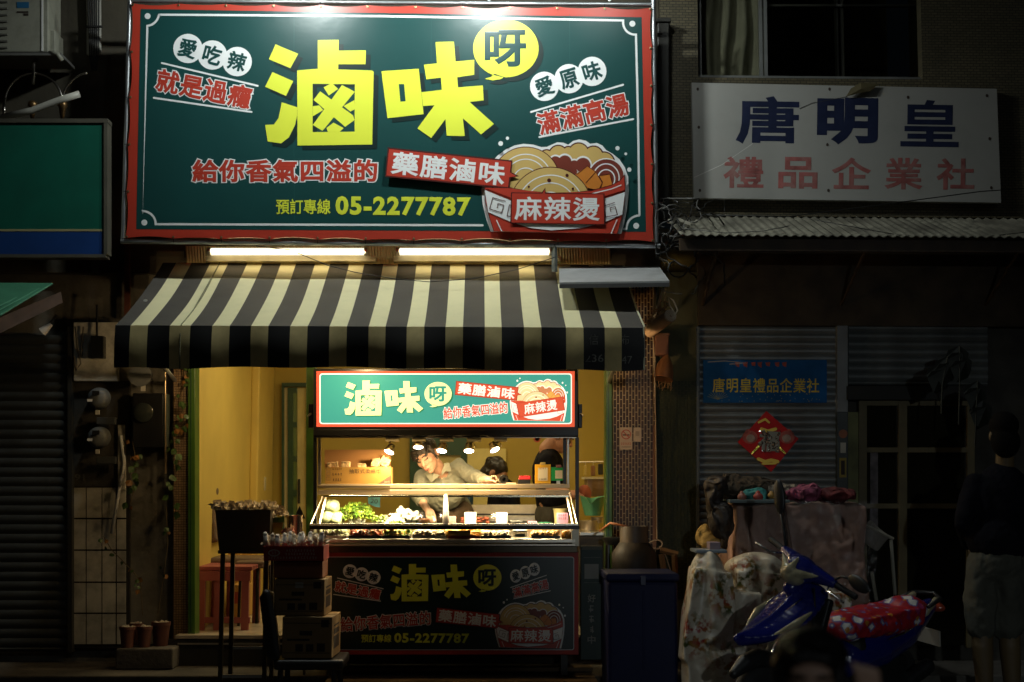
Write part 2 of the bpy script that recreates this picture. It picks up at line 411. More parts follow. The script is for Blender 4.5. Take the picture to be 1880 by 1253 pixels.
H_LU_IN = [[(1490, 545), (1572, 588), (1365, 838), (1303, 800)], [(1350, 585), (1308, 640), (1510, 812), (1570, 768), (1560, 738)],
           [(1372, 560), (1425, 532), (1465, 570), (1405, 612)], [(1500, 680), (1570, 640), (1572, 700), (1545, 715)],
           [(1303, 680), (1345, 675), (1370, 705), (1303, 745)], [(1390, 820), (1435, 785), (1500, 820), (1475, 845), (1400, 845)]]
H_WEI = [[[(68, 440), (298, 425), (328, 705), (105, 730)], [(175, 520), (208, 520), (217, 625), (185, 628)]],
         [[(402, 260), (515, 258), (525, 380), (640, 370), (640, 462), (535, 478), (540, 540), (693, 528), (698, 620), (612, 630), (762, 765), (682, 830),
           (570, 730), (582, 840), (470, 838), (463, 735), (375, 852), (290, 793), (395, 650), (325, 655), (315, 570), (440, 555), (435, 480), (345, 490), (330, 400), (410, 392)]]]
def hero(parent, Y, g, A=A_id, sh=(9, 8), AB=None):
    cc = lambda Cf: (lambda x, y: A(*Cf(x, y)))
    sw = lambda Cf: (lambda x, y: A(Cf(x, y)[0]+sh[0], Cf(x, y)[1]+sh[1]))
    ms = [g['yel'], g['tealsh'], g['teal']]
    mb = MB()
    for k in H_LU: mb.poly(k, Y-4*L, 0, cc(C1)); mb.poly([k[0]], Y-3*L, 1, sw(C1))
    mb.poly([H_LU[3][1]], Y-3.5*L, 2, cc(C1)); mb.poly([[(1302, 537), (1572, 540), (1572, 560), (1330, 560), (1330, 843), (1302, 846)]], Y-3.8*L, 1, cc(C1))
    for j, k in enumerate(H_LU_IN): mb.poly([k], Y-(4.4+.05*j)*L, 0, cc(C1))
    mb.build('large_character', ms, parent)
    mb = MB()
    for k in H_WEI: mb.poly(k, Y-4*L, 0, cc(C2)); mb.poly([k[0]], Y-3*L, 1, sw(C2))
    mb.poly([H_WEI[0][1]], Y-3.5*L, 2, cc(C2))
    mb.build('large_character', ms, parent)
    A = AB or A
    mb = MB(); bub = [(835+202*math.cos(R(t)), 300+178*math.sin(R(t))) for t in range(115, 115+340, 8)]+[(765, 456), (745, 475), (705, 487), (755, 497), (800, 490), (822, 478)]
    mb.poly([bub], Y-4*L, 0, cc(C2)); mb.poly([bub], Y-3*L, 1, sw(C2)); mb.build('speech_bubble', ms, parent)
    x, y = C2(832, 300); text('呀', x, y, 76, 68, 0, Y, [(.03, g['tealtx'] if 'tealtx' in g else g['teal'], 5*L)], 'lettering', parent, A)
def bowl(parent, Y, g, A=A_id, label=True, lab=None):
    cc = lambda x, y: A(*C4(x, y))
    k = ['wht', 'dk', 'tan', 'brn', 'org', 'red', 'teal']; ms = [g[q] for q in k]; I = {q: i for i, q in enumerate(k)}
    px = .20213*abs(A(1, 0)[0]-A(0, 0)[0])  # scale for strokes
    mb = MB(); lay = [2]
    def nx(): lay[0] += .55; return Y-lay[0]*L
    def pl(pts, c): mb.poly([pts], nx(), I[c], cc)
    def st(pts, wd, c, closed=False): mb.stroke(pts, wd*px, nx(), I[c], cc, closed)
    def arc(cx, cy, rx, ry, a0, a1, n=20): return [(cx+rx*math.cos(R(a0+(a1-a0)*i/n)), cy+ry*math.sin(R(a0+(a1-a0)*i/n))) for i in range(n+1)]
    sil = [(300, 968), (262, 860), (228, 720), (215, 590), (250, 450), (300, 350), (360, 280), (440, 220), (520, 185), (600, 170), (690, 178), (760, 200), (810, 198), (850, 180), (905, 157), (960, 160), (1005, 178), (1050, 145), (1105, 130), (1165, 142), (1205, 170), (1265, 162), (1315, 185), (1350, 228), (1410, 262), (1470, 310), (1520, 385), (1550, 470), (1556, 600), (1540, 760), (1512, 900), (1488, 988)]
    pl(sil, 'wht')
    for c_, r_ in (((810, 290), 65), ((915, 270), 85), ((1005, 240), 45), ((1100, 255), 92), ((1235, 280), 88), ((1330, 340), 95), ((1000, 330), 120), ((1180, 360), 110)):
        pl(arc(*c_, r_+7, r_+7, 0, 354, 24), 'dk')
    for c_, r_ in (((810, 290), 60), ((915, 270), 80), ((1005, 240), 40), ((1100, 255), 87), ((1235, 280), 83), ((1330, 340), 90), ((1000, 330), 118), ((1180, 360), 110), ((1230, 420), 120)):
        pl(arc(*c_, r_, r_, 0, 354, 24), 'tan')
    for c_, r_ in (((890, 330), 62), ((975, 330), 72), ((1060, 360), 55), ((1140, 360), 80), ((1030, 420), 66)):
        pl(arc(*c_, r_, r_, 0, 354, 24), 'wht')
    for c_, r_ in (((890, 335), 52), ((975, 335), 60), ((1060, 365), 45), ((1140, 365), 68), ((1030, 425), 55), ((960, 400), 80)):
        pl(arc(*c_, r_, r_, 0, 354, 24), 'brn')
    pl(arc(1350, 470, 168, 170, 0, 354, 30), 'wht'); pl(arc(1352, 472, 158, 162, 0, 354, 30), 'brn')
    st(arc(1350, 480, 118, 128, -185, 20), 11, 'wht'); st(arc(1350, 490, 78, 85, -170, 60), 11, 'wht')
    pl(arc(620, 500, 312, 305, 0, 354, 40), 'dk'); pl(arc(620, 500, 304, 297, 0, 354, 40), 'tan')
    for r_ in (235, 190, 110): st(arc(620, 500, r_, r_, -160, -30), 10, 'wht')
    pl([(1180, 372), (1255, 418), (1315, 525), (1280, 590), (1130, 560), (1070, 450)], 'org'); pl([(1285, 455), (1382, 445), (1415, 560), (1300, 590), (1320, 520)], 'org')
    st([(1080, 452), (1180, 372), (1255, 425), (1315, 525), (1280, 590)], 5, 'dk'); st([(1255, 425), (1165, 525)], 5, 'dk'); st([(1285, 458), (1382, 445), (1412, 560)], 5, 'dk')
    pl(arc(845, 760, 382, 382, 180, 360, 40), 'dk'); pl(arc(845, 760, 374, 374, 180, 360, 40), 'tan')
    for r_ in (305, 235, 150): st(arc(845, 760, r_, r_, -150, -30), 10, 'wht')
    for c_, r_ in (((995, 457), 15), ((832, 502), 18), ((647, 560), 10), ((1047, 578), 11)): pl(arc(*c_, r_, r_, 0, 340, 12), 'dk')
    rim = [(245, 565), (350, 575), (480, 570), (650, 600), (850, 618), (1050, 612), (1215, 595), (1400, 545), (1480, 500), (1515, 455)]
    body = rim+[(1522, 560), (1515, 700), (1490, 840), (1452, 985), (330, 965), (290, 840), (255, 700)]
    pl(body, 'red'); st(rim, 6, 'dk'); st([(1515, 455), (1522, 560), (1515, 700), (1490, 840), (1452, 985)], 6, 'dk'); st([(245, 565), (255, 700), (290, 840), (330, 965)], 6, 'dk')
    up = [(246, 585), (500, 690), (800, 720), (1100, 715), (1325, 670), (1521, 605)]; lo = [(1496, 815), (1325, 890), (1150, 935), (850, 960), (650, 935), (480, 880), (280, 795)]
    pl(up+lo, 'wht'); st(up, 5, 'dk'); st(lo, 5, 'dk')
    pl([(246, 570), (500, 670), (800, 700), (1100, 690), (1325, 650), (1520, 590), (1518, 560), (1215, 600), (850, 622), (480, 575)], 'red')
    st([(1215, 625), (1400, 580), (1485, 545)], 9, 'wht'); st([(355, 865), (400, 962)], 9, 'wht'); st([(1448, 862), (1395, 985)], 9, 'wht')
    st([(435, 692), (320, 660), (292, 762), (400, 795), (420, 728), (368, 712), (360, 752)], 7, 'dk'); st([(490, 730), (470, 725), (450, 825), (490, 832)], 7, 'dk')
    st([(1425, 705), (1330, 735), (1345, 835), (1452, 815), (1432, 742), (1385, 752), (1392, 785)], 7, 'dk')
    for c_, r_ in (((392, 168), 22), ((453, 120), 15), ((1453, 210), 20), ((1528, 262), 13), ((1560, 405), 20)): pl(arc(*c_, r_, r_, 0, 340, 16), 'wht')
    mb.build('bowl_picture', ms, parent)
    if label:
        mb = MB(); q = [(497, 620), (1325, 630), (1330, 900), (490, 885)] if lab is None else lab
        tip = [(q[0][0]+260, q[0][1]+2), (q[0][0]+300, q[0][1]-52), (q[0][0]+305, q[0][1]+3)]
        c0 = Vector((sum(a for a, b in q)/4, sum(b for a, b in q)/4))
        YY = Y-lay[0]*L-L
        mb.poly([[tuple(c0+(Vector(p)-c0)*1.018+Vector((math.copysign(4, p[0]-c0.x), math.copysign(6, p[1]-c0.y)))) for p in q]], YY, 1, cc)
        mb.poly([tip], YY, 1, cc); mb.poly([q], YY-.6*L, 5, cc)
        mb.poly([[(tip[0][0]+12, tip[0][1]+4), (tip[1][0]-3, tip[1][1]+16), (tip[2][0]-8, tip[2][1]+6)]], YY-.6*L, 5, cc)
        mb.build('red_label', ms, parent)
        a = math.degrees(math.atan2(q[1][1]-q[0][1], q[1][0]-q[0][0]))
        x, y = C4(c0.x-5, c0.y+2)
        text('麻辣燙', x, y, 157, 44, a, YY-.8*L, [(.018, g['wht'], L*.5)], 'lettering', parent, A, gap=1.08)
def herb_label(parent, Y, g, A=A_id, base=9):
    mb = MB(); ms = [g['dk'], g['red']]; q = [(712, 271), (941, 295), (935, 347), (707, 325)]
    qi = [(714.5, 274), (938.5, 297.5), (932.5, 344), (709.5, 322.5)]; YY = Y-base*L
    mb.poly([q], YY, 0, A); mb.poly([[(938, 316), (953, 324), (937, 327)]], YY, 0, A)
    mb.poly([qi], YY-L*.6, 1, A); mb.poly([[(936, 317), (948, 324), (935, 326)]], YY-L*.6, 1, A)
    mb.build('red_label', ms, parent)
    text('藥膳滷味', 823, 310, 210, 43, 6.2, YY-.8*L, [(.024, g['wht'], .5*L)], 'lettering', parent, A, gap=1.1)
def slogans(parent, Y, g, A1=A_id, A2=A_id):
    for cs, body, rot in ((((345, 89.5), (390, 101.5), (435.5, 113.5)), '愛吃辣', 15), (((999.5, 159), (1044.5, 145), (1087, 131.5)), '愛原味', -17)):
        mb = MB(); A = A1 if rot > 0 else A2
        for j, (x, y) in enumerate(cs): mb.disc(x, y, 27 if rot > 0 else 26.5, 27, Y-(2+.3*j)*L, 0, A)
        mb.build('white_circles', [g['wht']], parent)
        for (x, y), ch in zip(cs, body): text(ch, x, y, 34, 35, rot, Y, [(.028, g['tealtx'] if 'tealtx' in g else g['teal'], 4*L)], 'lettering', parent, A)
    for body, x, y, w_, h_, rot in (('就是過癮', 374.5, 164, 178, 44, 11.5), ('滿滿高湯', 1070, 210, 171, 43, -13.5)):
        text(body, x, y, w_, h_, rot, Y, [(.03, g['red'], 3*L), (.07, g['wht'], 2*L)], 'lettering', parent, A1 if rot > 0 else A2, gap=1.1)
    for a in ([(297, 116), (473, 158)], [(282, 180), (462, 206)], [(975, 206), (1144, 156)], [(990, 252), (1163, 219)]):
        A = A1 if a[0][0] < 600 else A2
        MB().stroke(a, 3.4*abs(A(1, 0)[0]-A(0, 0)[0]), Y-2*L, 0, A).build('printed_rule', [g['wht']], parent)
def phone_line(parent, Y, g, A=A_id):
    text('預訂專線', 557, 380, 100, 28, 0, Y, [(.016, g['ytxt'], 3*L)], 'lettering', parent, A)
    text('05-2277787', 740, 379, 248, 35, .5, Y, [(.04, g['ytxt'], 3*L)], 'lettering', parent, A, gap=1.12)

sgn = thing('signboard', 'huge teal and red shop signboard with yellow characters above the striped awning', 'signboard', P(716, 445, YS))
# banner: scalloped red sheet pulled to grommets
TLc, TRc, BRc, BLc = (241, 6), (1197, 14), (1201, 445), (230, 438)
lerp = lambda a, b, t: (a[0]+(b[0]-a[0])*t, a[1]+(b[1]-a[1])*t)
edge = []; grom = []
for (a, b, n, nrm) in ((TLc, TRc, 11, (0, 1)), (TRc, BRc, 6, (-1, 0)), (BRc, BLc, 11, (0, -1)), (BLc, TLc, 5, (1, 0))):
    for i in range(n):
        grom.append(lerp(a, b, i/n))
        for j in range(8):
            t = (i+j/8)/n; p = lerp(a, b, t); s_ = 4.2*math.sin(math.pi*j/8)**.8*(1 if i or j else 0)*(0.6+.5*math.sin(i*2.3+1)**2)
            edge.append((p[0]+nrm[0]*s_, p[1]+nrm[1]*s_))
mb = MB(); mb.poly([edge], YS, 0)
k = len(edge); vs = [P(*q, YS) for q in edge]; mb.add(vs+[v+Vector((0, .012, 0)) for v in vs], [(i, (i+1) % k, k+(i+1) % k, k+i) for i in range(k)], 0)
mb.build('banner', [g_sign['red']], sgn)
MB().poly([[(258, 17), (1178, 32), (1186, 426), (250, 421)]], YS-L, 0).build('teal_field', [g_sign['teal']], sgn)
mb = MB()
cw = lambda cx, cy, a0, a1, r_=25: [(cx+r_*math.cos(R(a0+(a1-a0)*i/8)), cy+r_*math.sin(R(a0+(a1-a0)*i/8))) for i in range(9)]
ln = cw(268, 24, 8, 84, 24)+[(262, 390)]+cw(262, 412, -90, 0, 24)+[(886, 414)]
mb.stroke(ln[::-1], 4, YS-2*L, 0); mb.stroke(cw(268, 24, 8, 84, 24)[:1]+[(700, 30), (1144, 38)]+cw(1166, 42, 174, 86, 22)+[(1171, 200), (1174, 396)]+cw(1174, 420, -90, -180, 24)+[(1146, 421)], 4, YS-2*L, 0)
for x, y in ((271, 30), (1161, 44), (265, 409), (1168, 415)): mb.disc(x, y, 5.5, 5.5, YS-2*L, 0)
mb.build('border_line', [g_sign['wht']], sgn)
for sx_ in (540, 792, 1046): MB().stroke([(sx_, 27), (sx_-1, 225), (sx_+1, 423)], .7, YS-1.4*L, 0).build('weld_seam', [M('banner_seam', (.02, .085, .08), r=.28)], sgn)
hero(sgn, YS, g_sign); slogans(sgn, YS, g_sign); phone_line(sgn, YS, g_sign)
text('給你香氣四溢的', 523, 314, 340, 42, 0, YS, [(.033, g_sign['red'], 3*L), (.078, g_sign['wht'], 2*L)], 'lettering', sgn, gap=1.08)
bowl(sgn, YS, g_sign); herb_label(sgn, YS, g_sign, base=33)
# pipe frame
for a, b, r_ in (((239, -14), (226, 443), .017), ((1199, -10), (1205, 450), .017), ((222, 443.5), (1212, 452), .018), ((238, 2), (1198, 9), .015)):
    MB().tube([P(*a, YS+.03), P(*b, YS+.03)], r_, 10).build('frame_pipe', steelw, sgn, smooth=True, autos=50)
mb = MB().tube([P(1018, 449, YS+.03), P(1018, 500, YS+.03)], .02, 4); mb.build('support_bracket', M('grey_bracket', (.22, .24, .22), r=.5, m=.3), sgn)
for i in range(5):
    x = 260+230*i; MB().tube([P(x, 220, YS+.05), P(x, 220, YS+.05)+Vector((0, .42, .0))], .014, 6).build('standoff', steelw, sgn)
gm = M('brass_grommet', (.35, .28, .15), r=.4, m=1); proto = None
for x, y in grom:
    cx_, cy_ = x+(3 if x < 300 else -3 if x > 1150 else 0), y+(3 if y < 100 else -3 if y > 400 else 0)
    p = P(cx_, cy_, YS-.004)
    if proto is None:
        proto = MB().lathe([(.0035, -.002), (.009, -.001), (.009, .002), (.0035, .003)], (0, 0, 0), 8, rot=(R(90), 0, 0)).build('grommet', gm, sgn, local=True); proto.matrix_basis = Matrix.Translation(p-sgn.location)
    else:
        c = proto.copy(); COL.objects.link(c); c.parent = sgn; c.matrix_basis = Matrix.Translation(p-sgn.location)
# cords lacing the grommets to the pipe
mb = MB()
for x, y in grom:
    q = (x-6, y) if x < 300 and y > 20 else (x+5, y) if x > 1150 else (x, y+7) if y > 300 else (x, y-5)
    mb.tube([P(x, y, YS-.008), P(*q, YS+.0)], .0022, 5)
mb.build('lacing_cord', blackr, sgn, kind='stuff')
# flood lights on arms above the board
flood = [(556, 'left'), (898, 'middle'), (1120, 'right')]
for fx, nm in flood:
    x = P(fx, 20, YS).x; p = Vector((x, -1.45, P(fx, 0, YS).z+.42))
    t = thing('flood_light', 'flood light on an arm over the %s of the large signboard, just above the frame' % nm, 'lamp', p)
    MB().cbox(p+Vector((0, 0, .03)), (.22, .13, .05), rot=(R(-25), 0, 0)).build('housing', blackp, t, bevel=.008)
    MB().tube([p+Vector((0, 0, .06)), p+Vector((0, .5, .22)), Vector((x, YS+.03, p.z-.1)), Vector((x, YS+.03, p.z-.42))], .012, 8).build('arm', steelw, t)
    MB().cbox(p+Vector((0, .013, -.001)), (.19, .1, .004), rot=(R(-25), 0, 0)).build('lens', M('lit_flood_lens', (1, .98, .92), es=25, ecol=(1, .98, .9)), t)
    l = bpy.data.lights.new('flood', 'AREA'); l.shape = 'RECTANGLE'; l.size = .19; l.size_y = .1; l.energy = {'left': 42, 'middle': 52, 'right': 8}[nm]; l.color = (.93, 1, .97)
    lo = bpy.data.objects.new('flood', l); COL.objects.link(lo); lo.location = p+Vector((0, .02, -.02))-t.location; lo.parent = t
    lo.rotation_euler = (Vector((0, YS, P(fx, 190, YS).z))-Vector((0, p.y, p.z))).to_track_quat('-Z', 'Y').to_euler()

# ------------------------------------------------------------------ tube lights and ribbed panel under the sign
foil = M('ribbed_foil_panel', (.5, .42, .2), r=.42, m=.5, var=.1, bump=.3, bs=90)
t = thing('ribbed_light_panel', 'ribbed metal panel behind the two tube lights under the signboard', 'panel', P(700, 475, -.02))
mb = MB(); n = 300; x0, x1 = 340, 1120
vs = []
for i in range(n+1):
    x = x0+(x1-x0)*i/n; o_ = .006*(i % 2)
    vs += [P(x, 452, -.02)-Vector((0, o_, 0)), P(x+2.0, 486, -.02)-Vector((0, o_, 0))]
mb.add(vs, [(2*i, 2*i+1, 2*i+3, 2*i+2) for i in range(n)]); mb.build('ribbed_sheet', foil, t)
for a, b, lb in ((388, 668, 'left warm tube light on a cream tray under the signboard'), (734, 1008, 'right warm tube light on a cream tray under the signboard')):
    t = thing('tube_light', lb, 'light', P((a+b)/2, 470, -.12), group='tube lights under the signboard')
    MB().tube([P(a, 462.5, -.17), P(b, 462.5, -.17)], .026, 12).build('tube', M('lit_tube', (1, .9, .6), es=1.5, ecol=(1, .88, .60)), t, smooth=True)
    MB().px(a-12, 470, b+22, 480, -.12, .08).build('tray', M('cream_tray', (.85, .72, .45), r=.4), t, bevel=.004)
    l = bpy.data.lights.new('tube_glow', 'AREA'); l.shape = 'RECTANGLE'; l.size = (b-a)/261; l.size_y = .03; l.energy = 1.2; l.color = (1, .82, .5)
    o = bpy.data.objects.new('tube_glow', l); COL.objects.link(o); o.parent = t; o.location = P((a+b)/2, 462, -.20)-t.location; o.rotation_euler = (R(65), 0, 0)
    for e in (a-4, b+4): MB().tube([P(e-3, 462.5, -.17), P(e+3, 462.5, -.17)], .028, 10).build('end_cap', steel, t)

# ------------------------------------------------------------------ awning
aw = thing('awning', 'black and cream striped canvas awning with a deep valance over the food cart', 'awning', P(700, 600, -1.3))
cb = M('black_canvas', (.068, .06, .05), r=.75, var=.15, vs=4, bump=.25, bs=300, dirt=.35, ds=3, dcol=(.07, .065, .055))
cc_ = M('cream_canvas', (.80, .74, .44), r=.75, var=.06, vs=4, bump=.25, bs=300, dirt=.3, ds=4, dcol=(.33, .32, .18))
bnd = [212, 240, 272, 312, 350, 390, 422, 461, 493, 533, 565, 605, 637, 677, 708, 747, 779, 818, 850, 890, 921, 962, 994, 1039, 1071, 1110, 1141, 1182]
YA, YB = -1.3, -.05
zf = P(700, 600, YA).z; zb = P(700, 485, YB).z; zv = P(700, 677, YA).z
xs = [P(b, 600, YA).x for b in bnd]
def aw_pt(x, t):  # t 0 front .. 1 back
    sag = -.035*math.sin(math.pi*t)-.006*math.sin(x*9+t*4)*math.sin(math.pi*t)
    return Vector((x, YA+(YB-YA)*t, zf+(zb-zf)*t+sag))
N = 14; mb = MB()
for i in range(len(xs)-1):
    a, b = xs[i], xs[i+1]
    for j in range(N):
        for (u0, u1) in ((a, (a+b)/2), ((a+b)/2, b)):
            mb.add([aw_pt(u0, j/N), aw_pt(u1, j/N), aw_pt(u1, (j+1)/N), aw_pt(u0, (j+1)/N)], [(0, 1, 2, 3)], i % 2)
mb.build('canvas_top', [cb, cc_], aw, smooth=True)
mb = MB()
val = lambda x, t: Vector((x, YA-.004+.014*math.sin(x*11+math.sin(x*3))*t-.014*math.sin(t*3.1), zf+(zv-zf)*t-(.006*math.sin(x*2.2+1)+.005*math.sin(x*9.5+2) if t == 1 else 0)))
for i in range(len(xs)-1):
    a, b = xs[i], xs[i+1]
    for j in range(5):
        for q in range(3):
            u0, u1 = a+(b-a)*q/3, a+(b-a)*(q+1)/3
            mb.add([val(u0, (j+1)/5), val(u1, (j+1)/5), val(u1, j/5), val(u0, j/5)], [(0, 1, 2, 3)], i % 2)
mb.build('valance', [M('black_valance', (.006, .006, .006), r=.6, var=.3), M('cream_valance', (.76, .62, .28), r=.7, var=.08, dirt=.35, ds=5, dcol=(.2, .16, .06))], aw, smooth=True)
for x in (xs[0], xs[-1]):
    mb = MB(); mb.add([aw_pt(x, j/N) for j in range(N+1)]+[Vector((x, YA, zv)), Vector((x, YA+.5, zv+.12)), Vector((x, YB, zb-.3))], [tuple(range(N+1))+(N+3, N+2, N+1)])
    mb.build('side_panel', [cb], aw)
MB().tube([Vector((xs[0]+.02, YA+.02, zf-.012)), Vector((xs[-1]-.02, YA+.02, zf-.012))], .014, 8).build('front_rail', steelw, aw)
MB().tube([aw_pt(xs[-1]+.006, j/6)-Vector((0, 0, -.004)) for j in range(7)]+[], .006, 6).build('edge_piping', M('cream_piping', (.6, .6, .42), r=.6), aw)
MB().tube([Vector((xs[-1], YA-.008, zf)), Vector((xs[-1], YA-.008, zv))], .005, 6).build('edge_piping', MAT['cream_piping'], aw)
for x in (xs[0]+.1, xs[-1]-.1):
    MB().tube([Vector((x, YA+.03, zf-.02)), Vector((x, YB+.02, zf-.25))], .014, 8).build('arm', steelw, aw)
MB().tube([aw_pt(xs[3]+(xs[4]-xs[3])*.53, j/N)+Vector((0, 0, .003)) for j in range(N+1)]+[val(xs[3]+(xs[4]-xs[3])*.53, j/5)-Vector((0, .004, 0)) for j in range(1, 6)], .0035, 5).build('seam', M('seam_thread', (.2, .2, .12), r=.8), aw)
chalk = M('faded_white_paint', (.16, .16, .14), r=.8, var=.5, vs=40)
for bdy, x, y, w_, h_ in (('信', 1090, 624, 17, 19), ('布', 1148, 624, 14, 19), ('05', 1059, 658, 20, 13), ('236', 1091, 658, 34, 14), ('47', 1151, 661, 19, 14)):
    text(bdy, x, y, w_, h_, 0, YA-.02, [(.0, chalk, .001)], 'faint_lettering', aw)
# bird dropping
MB().disc(267, 552, 4, 2.2, -.86, 0).build('dropping', white, aw)
# small sheet-metal hood right of the awning
t = thing('metal_hood', 'small grey sheet metal rain hood over the right end of the awning', 'hood', P(1120, 505, -.6))
a, b, c, d = P(1026, 490, -.3), P(1210, 489, -.3), P(1229, 516, -.95), P(1027, 519, -.95)
up = Vector((0, 0, .012))
mb = MB().add([d, c, b, a, d-up, c-up, b-up, a-up], [(0, 1, 2, 3), (7, 6, 5, 4), (0, 4, 5, 1), (1, 5, 6, 2), (2, 6, 7, 3), (3, 7, 4, 0)])
mb.build('top_sheet', M('grey_sheet_metal', (.42, .43, .43), r=.5, m=.2, var=.15, vs=3, dirt=.3, ds=5), t)
mb = MB().add([d-up, c-up, c-up*3.2, d-up*3.2], [(3, 2, 1, 0)]); mb.build('front_lip', M('dark_lip', (.1, .1, .1), r=.6), t)
MB().tube([c+Vector((-.02, .1, -.01)), Vector((c.x-.02, -.02, c.z-.25))], .008, 6).build('stay', steelw, t)
# ------------------------------------------------------------------ room lights (fluorescent fixtures on the ceiling)
def strip_light(c, ln, label, power, col, es=6):
    t = thing('ceiling_light', label, 'light', c)
    MB().cbox((0, 0, .03), (ln, .12, .05)).build('housing', white, t, local=True, bevel=.005)
    MB().tube([(-ln/2+.03, 0, -.015), (ln/2-.03, 0, -.015)], .016, 10).build('tube', M('lit_ceiling_tube', (1, .85, .55), es=es, ecol=col), t, local=True)
    l = bpy.data.lights.new('room_light', 'AREA'); l.shape = 'RECTANGLE'; l.size = ln; l.size_y = .1; l.energy = power; l.color = col
    o = bpy.data.objects.new('room_light', l); COL.objects.link(o); o.parent = t; o.location = (0, 0, -.04); return t
strip_light((xl+1.25, .85, CZ-.08), 1.1, 'ceiling tube light over the front of the shop room', 21, (1, .82, .46))
strip_light((X(930), 2.0, CZ-.08), 1.1, 'ceiling tube light over the back of the shop room', 12, (1, .82, .45))
strip_light((xl+2.9, .7, CZ-.08), .9, 'short ceiling tube light above the right end of the cart', 3, (1, .8, .42))

for a, lb, pw in ((400, 'bare bulb hanging under the left end of the awning', 6), (660, 'unseen bulb added under the awning before the left end of the menu sign', 11), (1098, 'bare bulb hanging under the right end of the awning', 6)):  # middle bulb is added, out of view, to warm the cartons' right sides
    p = P(a, 640, -.62 if a != 660 else -.98); t = thing('hanging_bulb', lb, 'light bulb', p)
    MB().lathe([(0, -.05), (.022, -.04), (.03, -.015), (.024, .01), (.013, .03), (.013, .05), (0, .05)], (0, 0, 0), 14).build('bulb', M('lit_bulb', (1, .8, .5), es=12, ecol=(1, .72, .36)), t, smooth=True, local=True)
    MB().tube([(0, 0, .05), (0, 0, .16)], .012, 8).build('socket', blackp, t, local=True)
    l = bpy.data.lights.new('bulb_light', 'POINT'); l.energy = pw; l.shadow_soft_size = .03; l.color = (1, .68, .34)
    o = bpy.data.objects.new('bulb_light', l); COL.objects.link(o); o.parent = t; o.location = (0, 0, -.09)
# back wall features seen through the cart
YB_ = BW-.02
t = thing('back_doorway', 'dark green door frame with a pale panel in the back wall behind the leaning woman', 'doorway', P(800, 1000, YB_))
MB().px(752, 790, 776, 1040, YB_-.04, .05).build('frame_board', dgreen, t, bevel=.003)
MB().px(776, 790, 857, 836, YB_-.04, .05).build('frame_board', dgreen, t)
MB().px(846, 836, 857, 1040, YB_-.04, .05).build('frame_board', dgreen, t)
MB().px(776, 836, 846, 1040, YB_-.01, .02).build('door_panel', M('pale_door_panel', (.5, .42, .16), r=.5), t)
t = thing('wall_panel', 'pale yellow panel on the back wall right of the dark green door frame', 'panel', P(893, 1000, YB_))
MB().px(858, 824, 929, 1040, YB_-.03, .03).build('panel', M('pale_yellow_panel', (.66, .56, .2), r=.45), t, bevel=.003)
t = thing('panelled_door', 'dark green glazed door standing ajar in the back wall left of the cart', 'door', P(540, 1080, YB_))
for a, b in ((517, 521), (562, 570)): MB().px(a, 703, b, 1085, YB_-.06, .07).build('door_frame', dgreen, t)
MB().px(517, 703, 570, 710, YB_-.061, .072).build('door_frame', dgreen, t)
MB().px(521, 712, 528, 1085, YB_-.02, .02).build('reveal', M('lit_reveal', (.6, .5, .25), r=.5), t)
MB().px(528, 712, 538, 1085, YB_-.05, .04).build('stile', dgreen, t)
for i, (a, b) in enumerate(((712, 722), (775, 785), (838, 848), (900, 912), (960, 1085))): MB().px(538, a, 545, b, YB_-.05, .04).build('rail', dgreen, t)
MB().px(538, 712, 545, 960, YB_-.035, .01).build('pane', M('green_glass', (.1, .16, .05), r=.2), t)
MB().px(546, 712, 562, 1085, YB_-.012, .01).build('lit_gap', M('warm_back_room', (.6, .5, .2), r=.6), t)
MB().tube([P(549, 880, YB_-.1), P(549, 925, YB_-.1)], .012, 6).build('handle', blackp, t)
t = thing('wall_switch', 'cream wall switch plate on the pilaster of the yellow room', 'switch', (xl+.076, BW-.5, 1.35)); MB().cbox((0, 0, 0), (.01, .08, .12)).build('plate', cream, t, local=True, bevel=.003)

# ------------------------------------------------------------------ food cart
YC = -.62
g_box = {}
for k, c, e in (('teal', (.02, .17, .13), (.07, .40, .30)), ('tealsh', (.02, .17, .05), (.03, .22, .10)), ('tealtx', (.02, .17, .13), (.06, .40, .27)), ('red', (.5, .05, .02), (.85, .12, .05)), ('yel', (.8, .85, .3), (.98, 1.05, .50)),
                ('wht', (.8, .8, .75), (1.25, 1.2, 1.0)), ('dk', (.2, .02, .01), (.42, .05, .02)), ('tan', (.7, .6, .3), (1.0, .86, .42)), ('brn', (.4, .12, .05), (.75, .3, .12)), ('org', (.7, .3, .05), (.95, .5, .1)), ('ytxt', (.8, .8, .3), (.9, .95, .3))):
    g_box[k] = M('backlit_'+k, c, r=.5, spec=.12, var=.03, es=.92, ecol=e)
cart = thing('food_cart', 'steel street food cart with a backlit menu sign, glass display case and printed front banner', 'food cart', P(820, 1215, YC))
